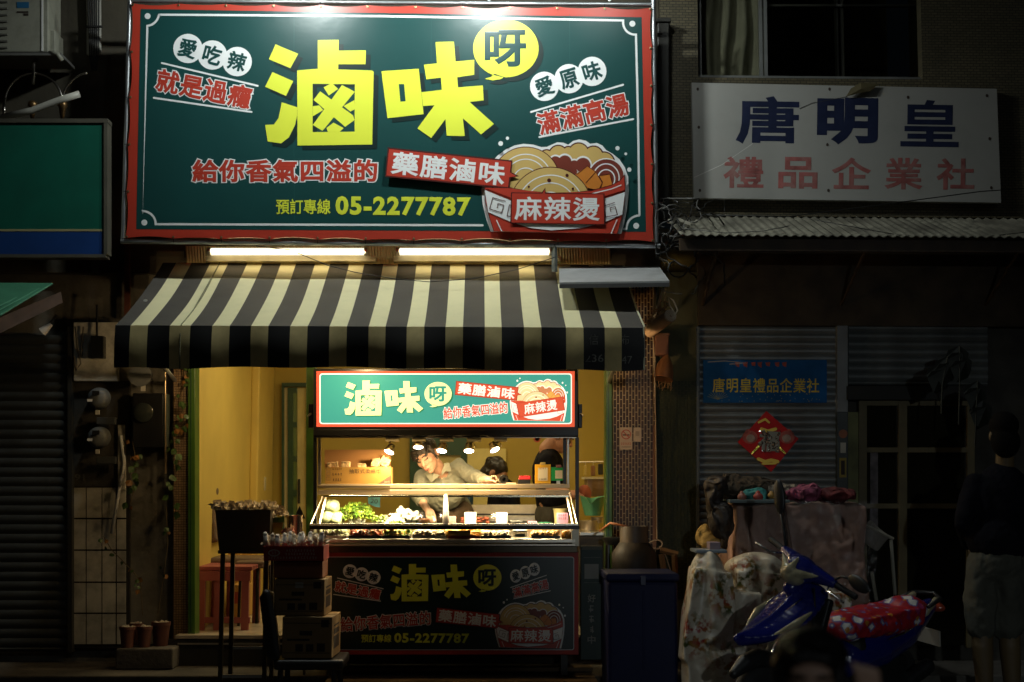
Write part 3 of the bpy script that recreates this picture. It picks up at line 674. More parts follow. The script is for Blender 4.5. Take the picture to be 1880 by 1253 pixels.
# light box
MB().px(575, 677, 1062, 803, YC-.02, .2).build('sign_housing', blackp, cart, bevel=.006)
MB().px(581, 682, 1055, 784, YC-.026, .006).build('backlit_border', g_box['red'], cart)
Ybx = YC-.027
mb = MB()
def rr(x0, y0, x1, y1, r_):
    o_ = []
    for cx_, cy_, a in ((x1-r_, y1-r_, 0), (x0+r_, y1-r_, 90), (x0+r_, y0+r_, 180), (x1-r_, y0+r_, 270)):
        o_ += [(cx_+r_*math.cos(R(a+t_)), cy_+r_*math.sin(R(a+t_))) for t_ in (0, 30, 60, 90)]
    return o_
mb.poly([rr(586.5, 686, 1050, 779, 5)], Ybx, 0); mb.poly([rr(588.5, 688, 1048, 777, 4)], Ybx-.0008, 1)
mb.build('backlit_field', [g_box['wht'], g_box['teal']], cart)
L_ = L; L = .0008
Ay = aff(.344, .334, 632.5, 698.7, 0, 487, 73); ABb = aff(.417, .415, 779, 701.5, 0, 868, 36)
hero(cart, Ybx-.0008, g_box, Ay, (6, 5), ABb)
text('給你香氣四溢的', 873, 754, 118, 21, -5.5, Ybx-.0008, [(.02, g_box['red'], 3*L), (.075, g_box['wht'], 2*L)], 'lettering', cart, gap=1.08)
Abw = aff(.387, .45, 936, 696, 0, 883.5, 256.3)
iv = lambda x, y: (((x-936)/.387+883.5-840)/.20213, ((y-696)/.45+256.3-230)/.20213)
bowl(cart, Ybx-.0008, g_box, Abw, True, [iv(948.6, 741), iv(1033, 729), iv(1036, 753), iv(954, 766)])
herb_label(cart, Ybx-.0008, g_box, aff(.501, .48, 837.4, 699.6, 0, 712, 271), base=33)
L = L_
MB().px(575, 789, 1062, 800, YC-.03, .03).build('lower_frame_bar', blackp, cart, bevel=.002)
MB().px(580, 802.5, 1058, 804.5, YC-.01, .02).build('bright_edge', steel, cart)
for a, b in ((566, 575), (1062, 1069)):
    MB().px(a, 742, b, 786, YC+.02, .05).build('latch', blackp, cart, bevel=.004)
    MB().tube([P((a+b)/2, 760, YC+.02), P((a+b)/2+(-5 if a < 600 else 5), 764, YC-.03)], .006, 6).build('latch_pin', steel, cart)
# frame posts
for a, b, y0, y1, m_, Yp in ((575, 581.5, 803, 966, blackp, YC), (1056.5, 1063, 803, 966, blackp, YC), (583.5, 589, 805, 890, steel, YC+.1), (1041, 1045, 805, 890, steel, YC+.1), (1034, 1040, 805, 890, blackp, YC+.12)):
    MB().px(a, y0, b, y1, Yp, .03).build('post', m_, cart, bevel=.002)
# shelf of two stainless rails, glass between
shelfY = -.52
sh_z = P(800, 889, shelfY).z
MB().px(583, 889, 1046, 897, shelfY, .2).build('top_shelf', M('satin_warm_steel', (.75, .62, .42), r=.5, m=.75, var=.12, vs=3), cart, bevel=.003)
MB().px(584, 899.5, 1046, 909, shelfY-.012, .03).build('front_rail', M('satin_warm_steel', (.75, .62, .42), r=.5, m=.75, var=.12, vs=3), cart, bevel=.004)
MB().px(590, 910, 1044, 913, shelfY-.006, .02).build('rail_lip', M('warm_polished_lip', (.8, .7, .5), r=.2, m=1), cart)
MB().px(583, 893, 716, 895.5, shelfY-.02, .015).build('carton_ledge', M('dark_bronze', (.08, .06, .03), r=.4), cart)
gl = glass('clear_glass', rough=.02, refl=.1)
gl2 = glass('case_glass', (.97, 1, .97), rough=.06, refl=.08)
for a, b in ((600, 812), (824, 1036)):
    p0, p1 = P(a, 915, -.49), P(b, 915, -.49); p0.z = p1.z = P(800, 897, shelfY).z-.03
    MB().tube([p0, p1], .012, 10).build('case_tube', M('lit_case_tube', (1, .85, .6), es=7, ecol=(1, .8, .5)), cart, smooth=True)
    l = bpy.data.lights.new('case_light', 'AREA'); l.shape = 'RECTANGLE'; l.size = (p1-p0).length*.95; l.size_y = .03; l.energy = 15; l.color = (1, .80, .48)
    o = bpy.data.objects.new('case_light', l); COL.objects.link(o); o.parent = cart; o.location = (p0+p1)/2+Vector((0, -.0, -.02))-cart.location; o.rotation_euler = (R(-12), 0, 0)
# sloping front glass, two panes, plus slanted end frames
zt, zbm = P(800, 912, shelfY).z, P(800, 962, -.75).z
for a, b in ((594, 815), (822, 1042)):
    xa, xb = P(a, 935, -.63).x, P(b, 935, -.63).x
    mb = MB().add([(xa, -.745, zbm), (xb, -.745, zbm), (xb, shelfY-.01, zt), (xa, shelfY-.01, zt)], [(0, 1, 2, 3)]); mb.build('glass_pane', gl2, cart)
bars = [((592, 912, shelfY-.01), (570, 964, -.75)), ((1046, 905, shelfY-.01), (1060, 964, -.75))]
for p0, p1 in bars: MB().tube([P(*p0), P(*p1)], .007, 4).build('slanted_frame', steel, cart)
MB().tube([P(1041, 912, shelfY+.12), P(1052, 964, -.5)], .008, 4).build('slanted_frame', steel, cart)
MB().tube([P(598, 912, shelfY+.12), P(586, 964, -.5)], .008, 4).build('slanted_frame', steel, cart)
MB().tube([P(818, 910, shelfY-.012), P(818.5, 935, -.63), P(818.5, 964, -.745)], [.012, .018, .022], 12).build('glass_divider', M('bright_chrome', (.9, .88, .85), r=.25, m=.7, es=.35, ecol=(1, .93, .9)) if False else M('white_divider', (.9, .88, .86), r=.25), cart, smooth=True)
# sill and lower display
MB().px(568, 962, 1062, 965.5, -.765, .06).build('sill_edge', M('polished_sill', (.85, .8, .7), r=.25, m=.8), cart, bevel=.002)
MB().px(568, 966, 1064, 972.5, -.76, .05).build('sill_bar', blackp, cart, bevel=.003)
stZ = P(800, 963.5, -.45).z
MB().box((P(572, 960, -.5).x, -.43, stZ-.03), (P(1058, 960, -.5).x, -.08, stZ)).build('stage', steel, cart)
trZ = P(800, 990.5, -.73).z
MB().box((P(572, 990, -.7).x, -.74, trZ-.02), (P(1060, 990, -.7).x, -.08, trZ)).build('tray_floor', steel, cart)
MB().box((P(572, 990, -.7).x, -.44, trZ), (P(1060, 990, -.7).x, -.425, stZ-.03)).build('step_face', steel, cart)
for a in (569, 1050): MB().px(a, 973, a+(6 if a < 600 else 13), 1003, -.76, .68 if a < 600 else .68).build('end_panel', M('dull_steel', (.4, .36, .28), r=.4, m=.8), cart)
xa, xb = P(576, 980, -.755).x, P(1049, 980, -.755).x
MB().add([(xa, -.755, P(800, 990, -.755).z), (xb, -.755, P(800, 990, -.755).z), (xb, -.755, P(800, 973, -.755).z), (xa, -.755, P(800, 973, -.755).z)], [(0, 1, 2, 3)]).build('lower_glass', gl2, cart)
MB().px(575, 990, 1057, 997, -.76, .02).build('lower_rail', steel, cart, bevel=.003)
MB().px(575, 999, 1057, 1003, -.765, .02).build('lower_rail', steel, cart, bevel=.003)
MB().px(575, 1003, 1060, 1015, -.755, .7).build('apron_panel', M('dark_steel', (.09, .075, .05), r=.35, m=.7), cart, bevel=.003)
MB().px(575, 1015, 1062, 1202, -.74, .66).build('cabinet', blackp, cart, bevel=.004)
# printed banner on the front
Yn = -.748
MB().px(572, 1014, 1062, 1202, Yn, .006).build('banner', M('banner_red', (.42, .03, .018), r=.5), cart)
MB().poly([rr(580, 1022.5, 1054, 1194, 4)], Yn-.0008, 0).build('banner_line', [g_sign['wht']], cart)
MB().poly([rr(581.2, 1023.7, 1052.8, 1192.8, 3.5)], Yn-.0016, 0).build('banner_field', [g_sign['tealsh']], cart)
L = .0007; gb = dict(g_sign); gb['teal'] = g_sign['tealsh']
Yq = Yn-.0016
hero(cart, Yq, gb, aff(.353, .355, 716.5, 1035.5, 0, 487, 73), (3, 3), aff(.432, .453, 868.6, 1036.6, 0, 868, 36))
slogans(cart, Yq, gb, aff(.478, .47, 642.5, 1049.2, 0, 345, 89.5), aff(.39, .45, 946.8, 1058, 0, 999.5, 159))
text('給你香氣四溢的', 708, 1141, 166, 26, -4.5, Yq, [(.02, gb['red'], 3*L), (.065, gb['wht'], 2*L)], 'lettering', cart, gap=1.08)
phone_line(cart, Yq, gb, aff(.555, .52, 792.6, 1172, 0, 740, 379))
bowl(cart, Yq, gb, aff(.475, .51, 908, 1102.5, 0, 883.5, 256.3)); herb_label(cart, Yq, gb, aff(.51, .53, 801.4, 1115, 0, 712, 271), base=33)
L = L_
for a in (600, 1030):
    MB().px(a, 1203, a+12, 1240, -.7, .05).build('leg', blackp, cart); MB().px(a, 1203, a+12, 1240, -.15, .05).build('leg', blackp, cart)
# gooseneck lamps: base box, bracket, bell, lit disc, and the light itself
disc_m = M('lit_lamp_disc', (1, .95, .95), es=14, ecol=(1, .88, .82))
brass = M('warm_nickel', (.5, .42, .26), r=.3, m=1)
lamps = [(720, 715, 833, 22, 'first from the left, tilted right'), (769, 768, 824, 180, 'second from the left, turned away'), (820, 811, 831, 8, 'third from the left'), (871, 861, 831, 0, 'fourth from the left, facing straight down'), (919, 908, 829, -27, 'rightmost of the five, tilted left')]
Yl = -.6
for bx_, dx, dy, tl, lb in lamps:
    c = P(dx, dy-4, Yl); t = thing('display_lamp', 'small round nickel lamp over the display case, '+lb, 'lamp', c, group='five lamps under the lit menu sign')
    MB().px(bx_-12.5, 804.5, bx_+12.5, 811, Yl-.03, .05).build('base_box', M('cream_enamel', (.75, .65, .38), r=.4), t, bevel=.002)
    q = P(bx_-3, 811, Yl)
    for s_ in (-1, 1): MB().tube([q, q+Vector((s_*.018, 0, -.03)), c+Vector((s_*.03, 0, .008))], .0035, 6).build('bracket', brass, t)
    MB().tube([q+Vector((-.004, 0, 0)), c+Vector((0, 0, .035))], .006, 4).build('neck', cream, t)
    if tl == 180:
        rot = (R(-20), 0, 0)
    else: rot = (R(-24), R(tl), 0)
    MB().lathe([(.012, .05), (.022, .048), (.026, .02), (.036, .004), (.036, -.004), (.030, -.006)], (0, 0, 0), 20).build('bell', brass, t, local=True, smooth=True, autos=40).rotation_euler = rot
    d = MB().lathe([(0, -.0065), (.031, -.0065)], (0, 0, 0), 20).build('lit_disc', disc_m, t, local=True); d.rotation_euler = rot
    l = bpy.data.lights.new('lamp', 'SPOT'); l.energy = 11; l.spot_size = R(165); l.spot_blend = .7; l.shadow_soft_size = .015; l.color = (1, .70, .36)
    o = bpy.data.objects.new('lamp', l); COL.objects.link(o); o.parent = t; o.location = (0, 0, -.03); o.rotation_euler = (R(30), rot[1]*.5, 0)

# ------------------------------------------------------------------ food on the cart
def col_m(n, c, **k): return M(n, c, **k)
cab = col_m('cabbage_white', (.62, .68, .38), r=.6, var=.15, vs=25, bump=.5, bs=50)
leaf = col_m('lettuce_green', (.30, .42, .05), r=.55, var=.35, vs=30, bump=.4, bs=60)
leafd = col_m('dark_lettuce', (.13, .25, .025), r=.55, var=.3, vs=30)
wht_f = col_m('white_mushroom', (.8, .78, .66), r=.6)
redf = col_m('red_sausage', (.36, .08, .035), r=.4, var=.35, vs=30)
yelf = col_m('fried_tofu', (.62, .38, .09), r=.6, var=.25, vs=30, bump=.3, bs=60)
balm = col_m('fish_ball', (.68, .56, .38), r=.45, var=.2, vs=30)
drk = col_m('braised_brown', (.10, .045, .018), r=.4, var=.4, vs=30)
def food(name, label, cat, c, fn, group=None):
    t = thing(name, label, cat, c, group=group); fn(t, Vector(c)); return t
def cabbages(t, c):
    for k, (dx, dz) in enumerate(((-.03, .0), (.035, .0), (0, .075))):
        a = Vector((c.x+dx, c.y, c.z+.04+dz)); mb = MB(); r2 = random.Random(k)
        mb.ball(a, (.048, .05, .04), 16, 10)
        for q in range(10):
            an = r2.uniform(0, 6.28); mb.ball(a+Vector((math.cos(an)*.015, math.sin(an)*.02, r2.uniform(-.01, .01))), (.042, .045, .038), 14, 8, rot=(r2.uniform(-.5, .5), r2.uniform(-.5, .5), an))
        mb.build('cabbage', cab, t, smooth=True)
food('cabbage_stack', 'stack of pale cabbages at the left end of the display case', 'cabbage', P(608, 962, -.34)[:], cabbages)
def leafy(n, spread, hgt, mats, seed, lf=.028, out=.5):
    def f(t, c):
        r2 = random.Random(seed); mb = MB()
        for i in range(n):
            an = r2.uniform(0, 6.28); rr_ = spread*math.sqrt(r2.random()); h = hgt*(1-.45*(rr_/spread)**2)*r2.uniform(.45, 1.05)
            p = c+Vector((math.cos(an)*rr_, math.sin(an)*rr_*.5, h)); s_ = lf*r2.uniform(.6, 1.3)
            e = Euler((r2.uniform(-1, .6), r2.uniform(-.9, .9), an)).to_matrix(); nn = 6; vs = [p]
            for j in range(nn+1):
                a2 = -1.3+2.6*j/nn; vs.append(p+e @ Vector((math.sin(a2)*s_, math.cos(a2)*s_*1.2-.2*s_, (.35 if j % 2 else -.15)*s_)))
            mb.add(vs, [(0, j+1, j+2) for j in range(nn)], r2.choice(range(len(mats)-1)))
        for i in range(max(6, n//14)):
            an = r2.uniform(0, 6.28); b = c+Vector((math.cos(an)*spread*.4, math.sin(an)*spread*.2, .004)); e = c+Vector((math.cos(an)*spread*.8, math.sin(an)*spread*.3, hgt*.6))
            mb.tube([b, (b+e)/2+Vector((0, 0, .01)), e], [.007, .005, .003], 5, mi=len(mats)-1)
        mb.build('leaves', mats, t, kind='stuff')
    return f
food('lettuce_bunch', 'big curly green lettuce bunch with pale stems beside the cabbages', 'lettuce', P(655, 962, -.33)[:], leafy(230, .115, .14, [leaf, leafd, leaf, wht_f], 3, .024))
food('leafy_greens', 'low heap of small pale greens right of the lettuce', 'greens', P(700, 962, -.33)[:], leafy(120, .065, .06, [leaf, cab, wht_f], 4, .014))
def wedge(t, c):
    mb = MB().add([c+Vector(v) for v in ((-.05, -.03, 0), (.06, -.03, 0), (.06, .04, 0), (-.05, .04, 0), (.02, -.01, .075), (.03, .03, .07))], [(0, 1, 4), (1, 2, 5, 4), (2, 3, 5), (3, 0, 4, 5), (3, 2, 1, 0)]); mb.build('wedge', wht_f, t, bevel=.004)
    leafy(25, .04, .03, [leaf, leaf, wht_f], 8, .015)(t, c+Vector((.02, -.03, 0)))
food('radish_wedge', 'tall white radish wedge with a green leaf before it', 'radish', P(719, 962, -.36)[:], wedge)
def cauli(t, c):
    r2 = random.Random(5); mb = MB()
    for i in range(60): mb.ball(c+Vector((r2.uniform(-.065, .065), r2.uniform(-.03, .03), r2.uniform(.01, .075) if i % 3 else r2.uniform(.05, .11)*(1 if i % 2 else .8))), r2.uniform(.012, .02), 7, 5)
    mb.build('mushroom', wht_f, t, smooth=True, kind='stuff')
food('white_mushrooms', 'bright heap of white mushrooms left of the glass divider', 'mushrooms', P(747, 962, -.33)[:], cauli)
def box_item(mat, d):
    def f(t, c): MB().cbox(c+Vector((0, 0, d[2]/2)), d).build('body', mat, t, bevel=.004)
    return f
t = thing('brown_bowl', 'shallow brown bowl under the woman\'s tongs', 'bowl', P(777, 962, -.3))
MB().lathe([(.02, 0), (.045, .03), (.05, .034), (.043, .03), (.018, .006), (0, .006)], t.location, 18).build('bowl', M('brown_glaze', (.3, .12, .04), r=.3), t, smooth=True)
t = thing('black_tub', 'black square tub behind the white mushrooms', 'tub', P(767, 950, -.15)); MB().px(748, 938, 790, 952, -.15, .1).build('tub', blackp, t, bevel=.006)
t = thing('white_bowl', 'white oval bowl standing on the right half of the case', 'bowl', P(948, 963, -.33))
MB().lathe([(.025, 0), (.042, .022), (.044, .024), (.036, .02), (0, .006)], t.location, 20).build('bowl', white, t, smooth=True)
t = thing('green_plate', 'green plate in the display case near the yellow tub', 'plate', P(1000, 963, -.3))
MB().lathe([(.02, 0), (.05, .012), (.05, .015), (0, .006)], t.location, 20).build('plate', M('green_plastic', (.03, .25, .12), r=.35), t, smooth=True)
t = thing('yellow_tub', 'pale yellow plastic tub at the right end of the case', 'tub', P(1029, 963, -.25))
MB().lathe([(.04, 0), (.048, .095), (.052, .1), (.052, .106), (0, .106)], t.location, 20).build('tub', M('pale_yellow_plastic', (.62, .52, .24), r=.4), t, smooth=True, autos=40)
t = thing('meat_heap', 'heap of dark red sliced meat behind the white price card', 'meat', P(872, 962, -.2))
mb = MB(); r2 = random.Random(2)
for i in range(50): mb.ball(t.location+Vector((r2.uniform(-.09, .09), r2.uniform(-.04, .04), r2.uniform(.01, .045))), (r2.uniform(.012, .02), .012, .008), 6, 4)
mb.build('slices', redf, t, kind='stuff', smooth=True)
for x, y0, x1, y1, c_, lb, rows in ((823, 948, 837, 962, (.85, .5, .42), 'small pink price card with red writing beside the divider', 2), (853, 941, 874, 963.5, (.9, .86, .84), 'blank white price card, overexposed by the lamps', 0),
                            (911, 941, 931.5, 963, (.82, .6, .62), 'pale pink price card in the middle of the right pane', 2), (969, 957, 986, 964, (.6, .32, .45), 'low pink price card lying before the green plate', 1), (1022, 942, 1043, 963, (.55, .3, .45), 'mauve price card in front of the yellow tub', 2)):
    t = thing('price_card', lb, 'price card', P((x+x1)/2, y1, -.44)); MB().px(x, y0, x1, y1, -.445, .003).build('card', M('card_%d' % x, c_, r=.7), t)
    for k in range(rows): marks((x+x1)/2, y0+4+k*6, (x1-x)*.75, 4, 4, -.4465, M('red_ink', (.3, .03, .04), r=.7), 'writing', t)
t = thing('price_note', 'blue paper note reading 20 hanging behind the lettuce', 'note', P(683, 930, -.2))
MB().poly([[(675, 906), (698, 906), (698, 932), (689, 931), (676, 925)]], -.2, 0).build('paper', M('blue_note_paper', (.14, .42, .52), r=.7), t)
marks(686, 910.5, 19, 6, 3, -.201, ink, 'writing', t); text('20', 687, 920.5, 13, 8, 8, -.201, [(.0, ink, 0)], 'writing', t)

# front row: trays, each with its own heap
def tray(x0, x1, lb, mat, heap, hm, seed, y=988, hgt=.03, sz=.012):
    a, b = P(x0, y, -.72), P(x1, y, -.72); t = thing('food_tray', lb+' tray in the lower display', 'tray', ((a.x+b.x)/2, -.62, trZ), group='trays in the lower display')
    mb = MB(); xa, xb = a.x, b.x
    mb.box((xa, -.725, trZ+.001), (xb, -.5, trZ+.006))
    for q in (((xa, -.725, trZ), (xb, -.717, trZ+.022)), ((xa, -.508, trZ), (xb, -.5, trZ+.022)), ((xa, -.717, trZ), (xa+.006, -.508, trZ+.022)), ((xb-.006, -.717, trZ), (xb, -.508, trZ+.022))): mb.box(*q)
    mb.build('tray', mat, t)
    f = thing('food_heap', heap+' lying in a tray of the lower display', 'food', ((xa+xb)/2, -.62, trZ+.007)); r2 = random.Random(seed); mb = MB()
    area = (xb-xa)*.2; n = int(area/(sz*sz*1.2))+8
    for i in range(min(n, 260)):
        p = Vector((r2.uniform(xa+.01, xb-.01), r2.uniform(-.71, -.52), trZ+.012+r2.random()*hgt)); k = r2.uniform(.7, 1.3)*sz
        if seed % 3 == 0: mb.ball(p, k, 8, 5)
        elif seed % 3 == 1: mb.cbox(p, (k*3.2, k*1.3, k*1.1), rot=(r2.uniform(-.3, .3), r2.uniform(-.3, .3), r2.uniform(-.4, .4)), mi=i % len(hm))
        else: mb.ball(p, (k*1.4, k, k*.7), 7, 4, rot=(r2.random(), r2.random(), r2.random()*3), jit=.2, rng=r2, mi=i % len(hm))
    mb.build('pieces', hm, f, smooth=seed % 3 != 1, kind='stuff')
red_t = M('red_plastic', (.35, .04, .02), r=.35)
tray(578, 636, 'leftmost steel', steel, 'chopped pale cabbage', [cab, wht_f, cab], 5, hgt=.045)
tray(640, 700, 'dark brown', blackp, 'dark red and brown braised strips', [redf, drk, redf, yelf], 8, hgt=.04)
tray(702, 752, 'dark narrow', blackp, 'green broccoli and pale tofu skin', [leafd, cab, yelf], 11, hgt=.045, sz=.014)
tray(757, 819, 'steel noodle', steel, 'pale noodles and fish cake', [balm, wht_f, balm], 14, hgt=.035)
tray(823, 881, 'red plastic', red_t, 'golden fried dough rolls', [yelf, yelf, yelf], 4, hgt=.035, sz=.02)
tray(883, 938, 'dark square', blackp, 'pinkish meatballs', [balm], 3, hgt=.03, sz=.013)
tray(976, 1028, 'rightmost dark', blackp, 'shiny orange fish balls', [M('orange_fish_ball', (.65, .38, .14), r=.3, var=.25, vs=30)], 6, hgt=.03, sz=.014)
t = thing('glass_box', 'clear lidded box between two dark trays of the lower display', 'box', P(955, 988, -.7)); mb = MB().px(943, 976, 967, 987, -.7, .1); mb.build('box', glass('clear_plastic', (.9, .9, .85), .1, .5), t, bevel=.004)
MB().px(946, 981, 964, 986, -.695, .08).build('contents', balm, t); MB().px(942, 974, 968, 977, -.705, .11).build('lid', white, t, bevel=.002)
t = thing('sauce_jar', 'amber sauce jar at the right end of the lower display', 'jar', P(1040, 988, -.66)); MB().lathe([(.03, 0), (.034, .02), (.03, .05), (.02, .056), (0, .056)], (t.location.x, -.66, trZ), 16).build('jar', M('amber_sauce', (.35, .15, .02), r=.2), t, smooth=True)

# things on the top shelf
shz = sh_z
t = thing('tissue_carton', 'open cardboard carton of folded bread rolls on the left of the shelf', 'carton', P(656, 889, -.4))
mb = MB(); mb.px(597, 858, 718, 889, -.5, .004); mb.build('front_panel', cartonm, t)
MB().px(597, 858, 718, 889, -.28, .004).build('back_panel', cartonm, t)
for a in (597, 717): MB().px(a, 858, a+1, 889, -.495, .21).build('side_panel', cartonm, t)
MB().px(596, 826, 717, 858.5, -.278, .004).build('raised_flap', M('inner_cardboard', (.38, .19, .06), r=.85, var=.1), t)
text('抽取式柔紙巾', 670, 865.5, 58, 8.5, -.5, -.503, [(.0, ink, 0)], 'lettering', t, gap=1.1)
mb = MB(); mb.poly([[(694, 889), (718, 872), (718, 889)]], -.5022, 0); mb.build('dark_corner', [M('brown_print', (.12, .07, .04), r=.8)], t)
text('30包', 711, 885, 11, 4.5, 0, -.503, [(.0, cream, 0)], 'lettering', t)
marks(619, 871, 20, 4.5, 4, -.503, ink, 'small_print', t); marks(619, 881, 18, 4.5, 4, -.503, ink, 'small_print', t)
marks(619, 861.5, 18, 3.5, 5, -.503, ink, 'small_print', t)
for k in (862, 870, 879): mb = MB(); mb.stroke([(600, k-3), (606, k-3), (606, k+3), (600, k+3)], .7, -.5025, 0, closed=True); mb.build('check_box', [cartonm if False else M('box_line', (.25, .17, .08), r=.8)], t)
for i, (x, y, w_, h_, an) in enumerate(((611, 855, 12, 7, -.1), (635, 854, 10, 8, .05), (665, 856, 9, 6, 0), (690, 850, 10, 10, .05), (707, 848, 10, 11, .5))):
    r_ = thing('bread_roll', ('folded roll at the far left of the open carton', 'second folded roll in the carton, beside the leftmost one', 'lone middle roll standing in the open carton', 'tall roll left of the carton corner', 'tilted open roll showing filling, at the carton right corner')[i], 'roll', P(x, y+6, -.39))
    c = P(x, y, -.39); bs = [('b', c, (w_*.0036*1.7, .06, h_*.0036*1.6), (0, an, 0))]
    blob('roll', bs, M('paper_bag_roll', (.62, .43, .2), r=.8, bump=.6, bs=40, bd=.02), r_, vox=.004, smooth=3, warp=lambda v: v+noise.noise_vector(v*28)*.006)
    if i in (0, 4): MB().ball(c+Vector((.004, -.032, -.012)), (.012, .006, .005), 8, 5).build('filling', redf, r_)
def at_shelf(px_, Y): return Vector((P(px_, 889, Y).x, Y, shz))
t = thing('tape_dispenser', 'black tape roll with a pale rim by the woman\'s hand', 'tape', at_shelf(924, -.42))
MB().lathe([(.012, -.014), (.03, -.014), (.03, .014), (.012, .014), (.012, -.014)], t.location+Vector((0, 0, .031)), 24, rot=(R(90), 0, R(20))).build('tape', blackp, t, smooth=True, autos=40)
MB().lathe([(.026, -.016), (.0305, -.016), (.0305, -.013), (.026, -.013), (.026, -.016)], t.location+Vector((0, 0, .031)), 24, rot=(R(90), 0, R(20))).build('rim', cream, t)
t = thing('card_reader', 'red and black payment device on the shelf', 'device', at_shelf(963, -.4))
MB().px(951, 880, 974, 889, -.4, .07).build('base', blackp, t, bevel=.004); MB().px(953, 873.5, 975, 881, -.405, .07).build('top', M('red_gloss_plastic', (.6, .03, .03), r=.25), t, bevel=.006)
for x0, y0, x1, y1, cm, lb, cl in ((982, 853, 1011, 888, (.72, .4, .02), 'yellow payment sign with a clip at its top on the shelf', (.6, .4, .1)), (1012, 858, 1040, 883, (.01, .34, .08), 'green payment sign with a reddish clip on the shelf', (.25, .08, .05))):
    t = thing('payment_sign', lb, 'sign', at_shelf((x0+x1)/2, -.45)); m_ = M('sign_%d' % x0, cm, r=.5)
    MB().px(x0, y0, x1, y1, -.45, .006).build('board', m_, t, bevel=.001)
    MB().px((x0+x1)/2-(9 if x0 < 1000 else 6.5), y0+(6 if x0 < 1000 else 6), (x0+x1)/2+(9 if x0 < 1000 else 6.5), y1-(5 if x0 < 1000 else 4), -.4525, .002).build('white_field', M('sign_paper', (.72, .66, .48), r=.6), t)
    if x0 < 1000: marks(996.5, y0+7.5, 12, 3, 4, -.4535, redf, 'writing', t); marks(996.5, y1-8, 14, 3, 5, -.4535, ink, 'writing', t)
    MB().px((x0+x1)/2-5, y0-4, (x0+x1)/2+5, y0+1, -.455, .016).build('clip', M('clip_%d' % x0, cl, r=.3, m=.5), t, bevel=.003)
    if x0 > 1000: MB().px(1022, 883, 1028, 889, -.44, .02).build('stand', steel, t)
t = thing('paper_slips', 'pale paper slips lying on the shelf beside the card reader', 'paper', at_shelf(937, -.4)); MB().px(929, 886.5, 947, 888.8, -.45, .1).build('slips', M('slip_paper', (.7, .62, .4), r=.8), t)

# stainless counter behind, seen through the case
t = thing('steel_counter', 'stainless steel counter with a backsplash behind the woman', 'counter', P(930, 1080, 1.0))
MB().px(852, 927, 990, 944, 1.35, .03).build('backsplash', steel, t, bevel=.003)
MB().px(845, 948, 1000, 958, 1.0, .38).build('worktop', steel, t, bevel=.004)
MB().px(872, 943.5, 985, 947.5, 1.2, .1).build('dark_rail', blackp, t)
MB().px(850, 958, 995, 1110, 1.04, .3).build('cabinet', M('dull_counter_steel', (.35, .32, .28), r=.4, m=.8), t)
t = thing('blue_bottle', 'dark bottle with a blue label on the far counter', 'bottle', P(861, 927, 1.6)); MB().lathe([(.035, 0), (.036, .08), (.034, .1), (0, .1)], t.location, 12).build('bottle', M('blue_dark_plastic', (.02, .08, .16), r=.3), t, smooth=True, autos=40)
MB().px(858, 914, 866, 918, 1.575, .05).build('cap', blackp, t)
t = thing("hanging_ring", "red ring hanging on a wire beside the man\'s neck", "ring", P(986, 808, 2)); MB().lathe([(.02, 0), (.032, 0), (.032, .01), (.02, .01), (.02, 0)], P(986, 806, 2.2), 16, rot=(R(90), 0, 0)).build('ring', M('red_ring', (.4, .07, .03), r=.4), t)
# ------------------------------------------------------------------ people
def headmat(c, yaw, pitch, roll): return Matrix.Translation(Vector(c)) @ Matrix.Rotation(R(roll), 4, 'Y') @ Matrix.Rotation(R(yaw), 4, 'Z') @ Matrix.Rotation(R(pitch), 4, 'X')
def head_prims(H, k=1.0):
    e = lambda c, r: ('e', H @ (Vector(c)*k), tuple(q*k for q in r), H.to_euler())
    cp = lambda a, b, r0, r1: ('c', H @ (Vector(a)*k), H @ (Vector(b)*k), r0*k, r1*k)
    return [e((0, .015, .03), (.074, .094, .088)), e((0, -.028, -.03), (.061, .064, .088)), e((0, -.03, -.078), (.046, .05, .036)), e((0, -.062, -.1), (.02, .018, .016)),
            cp((0, -.088, .005), (0, -.104, -.03), .008, .0125), e((.012, -.092, -.034), (.009, .01, .008)), e((-.012, -.092, -.034), (.009, .01, .008)),
            e((.036, -.058, -.025), (.027, .026, .028)), e((-.036, -.058, -.025), (.027, .026, .028)), e((0, -.075, .03), (.055, .018, .02)),
            e((0, -.084, -.066), (.023, .012, .006)), e((0, -.083, -.075), (.018, .012, .006)),
            e((.076, .012, -.012), (.01, .02, .032)), e((-.076, .012, -.012), (.01, .02, .032))]
eyem = M('dark_lash', (.02, .012, .01), r=.4); lipm = M('lips', (.5, .16, .13), r=.4)
def face(H, parent, k=1.0, closed=True):
    for s_ in (-1, 1):
        mb = MB(); pts = [H @ (Vector((s_*x, y, z))*k) for x, y, z in ((.014, -.0885, -.003), (.024, -.0885, -.0065), (.036, -.083, -.005), (.045, -.074, .001))]
        mb.tube(pts, [.002, .004, .004, .002], 6); mb.build('eyelid', eyem, parent, smooth=True)
        mb = MB(); pts = [H @ (Vector((s_*x, y, z))*k) for x, y, z in ((.012, -.096, .019), (.026, -.094, .024), (.042, -.083, .021), (.05, -.074, .015))]
        mb.tube(pts, [.0025, .0048, .0042, .002], 6); mb.build('eyebrow', hairm, parent, smooth=True)
        if not closed: MB().ball(H @ (Vector((s_*.03, -.082, -.001))*k), .009*k, 8, 6).build('eye', M('eye_white', (.6, .55, .5), r=.2), parent)
    MB().ball(H @ (Vector((0, -.094, -.070))*k), (.021*k, .006*k, .0065*k), 12, 6, rot=H.to_euler()).build('lips', lipm, parent, smooth=True)

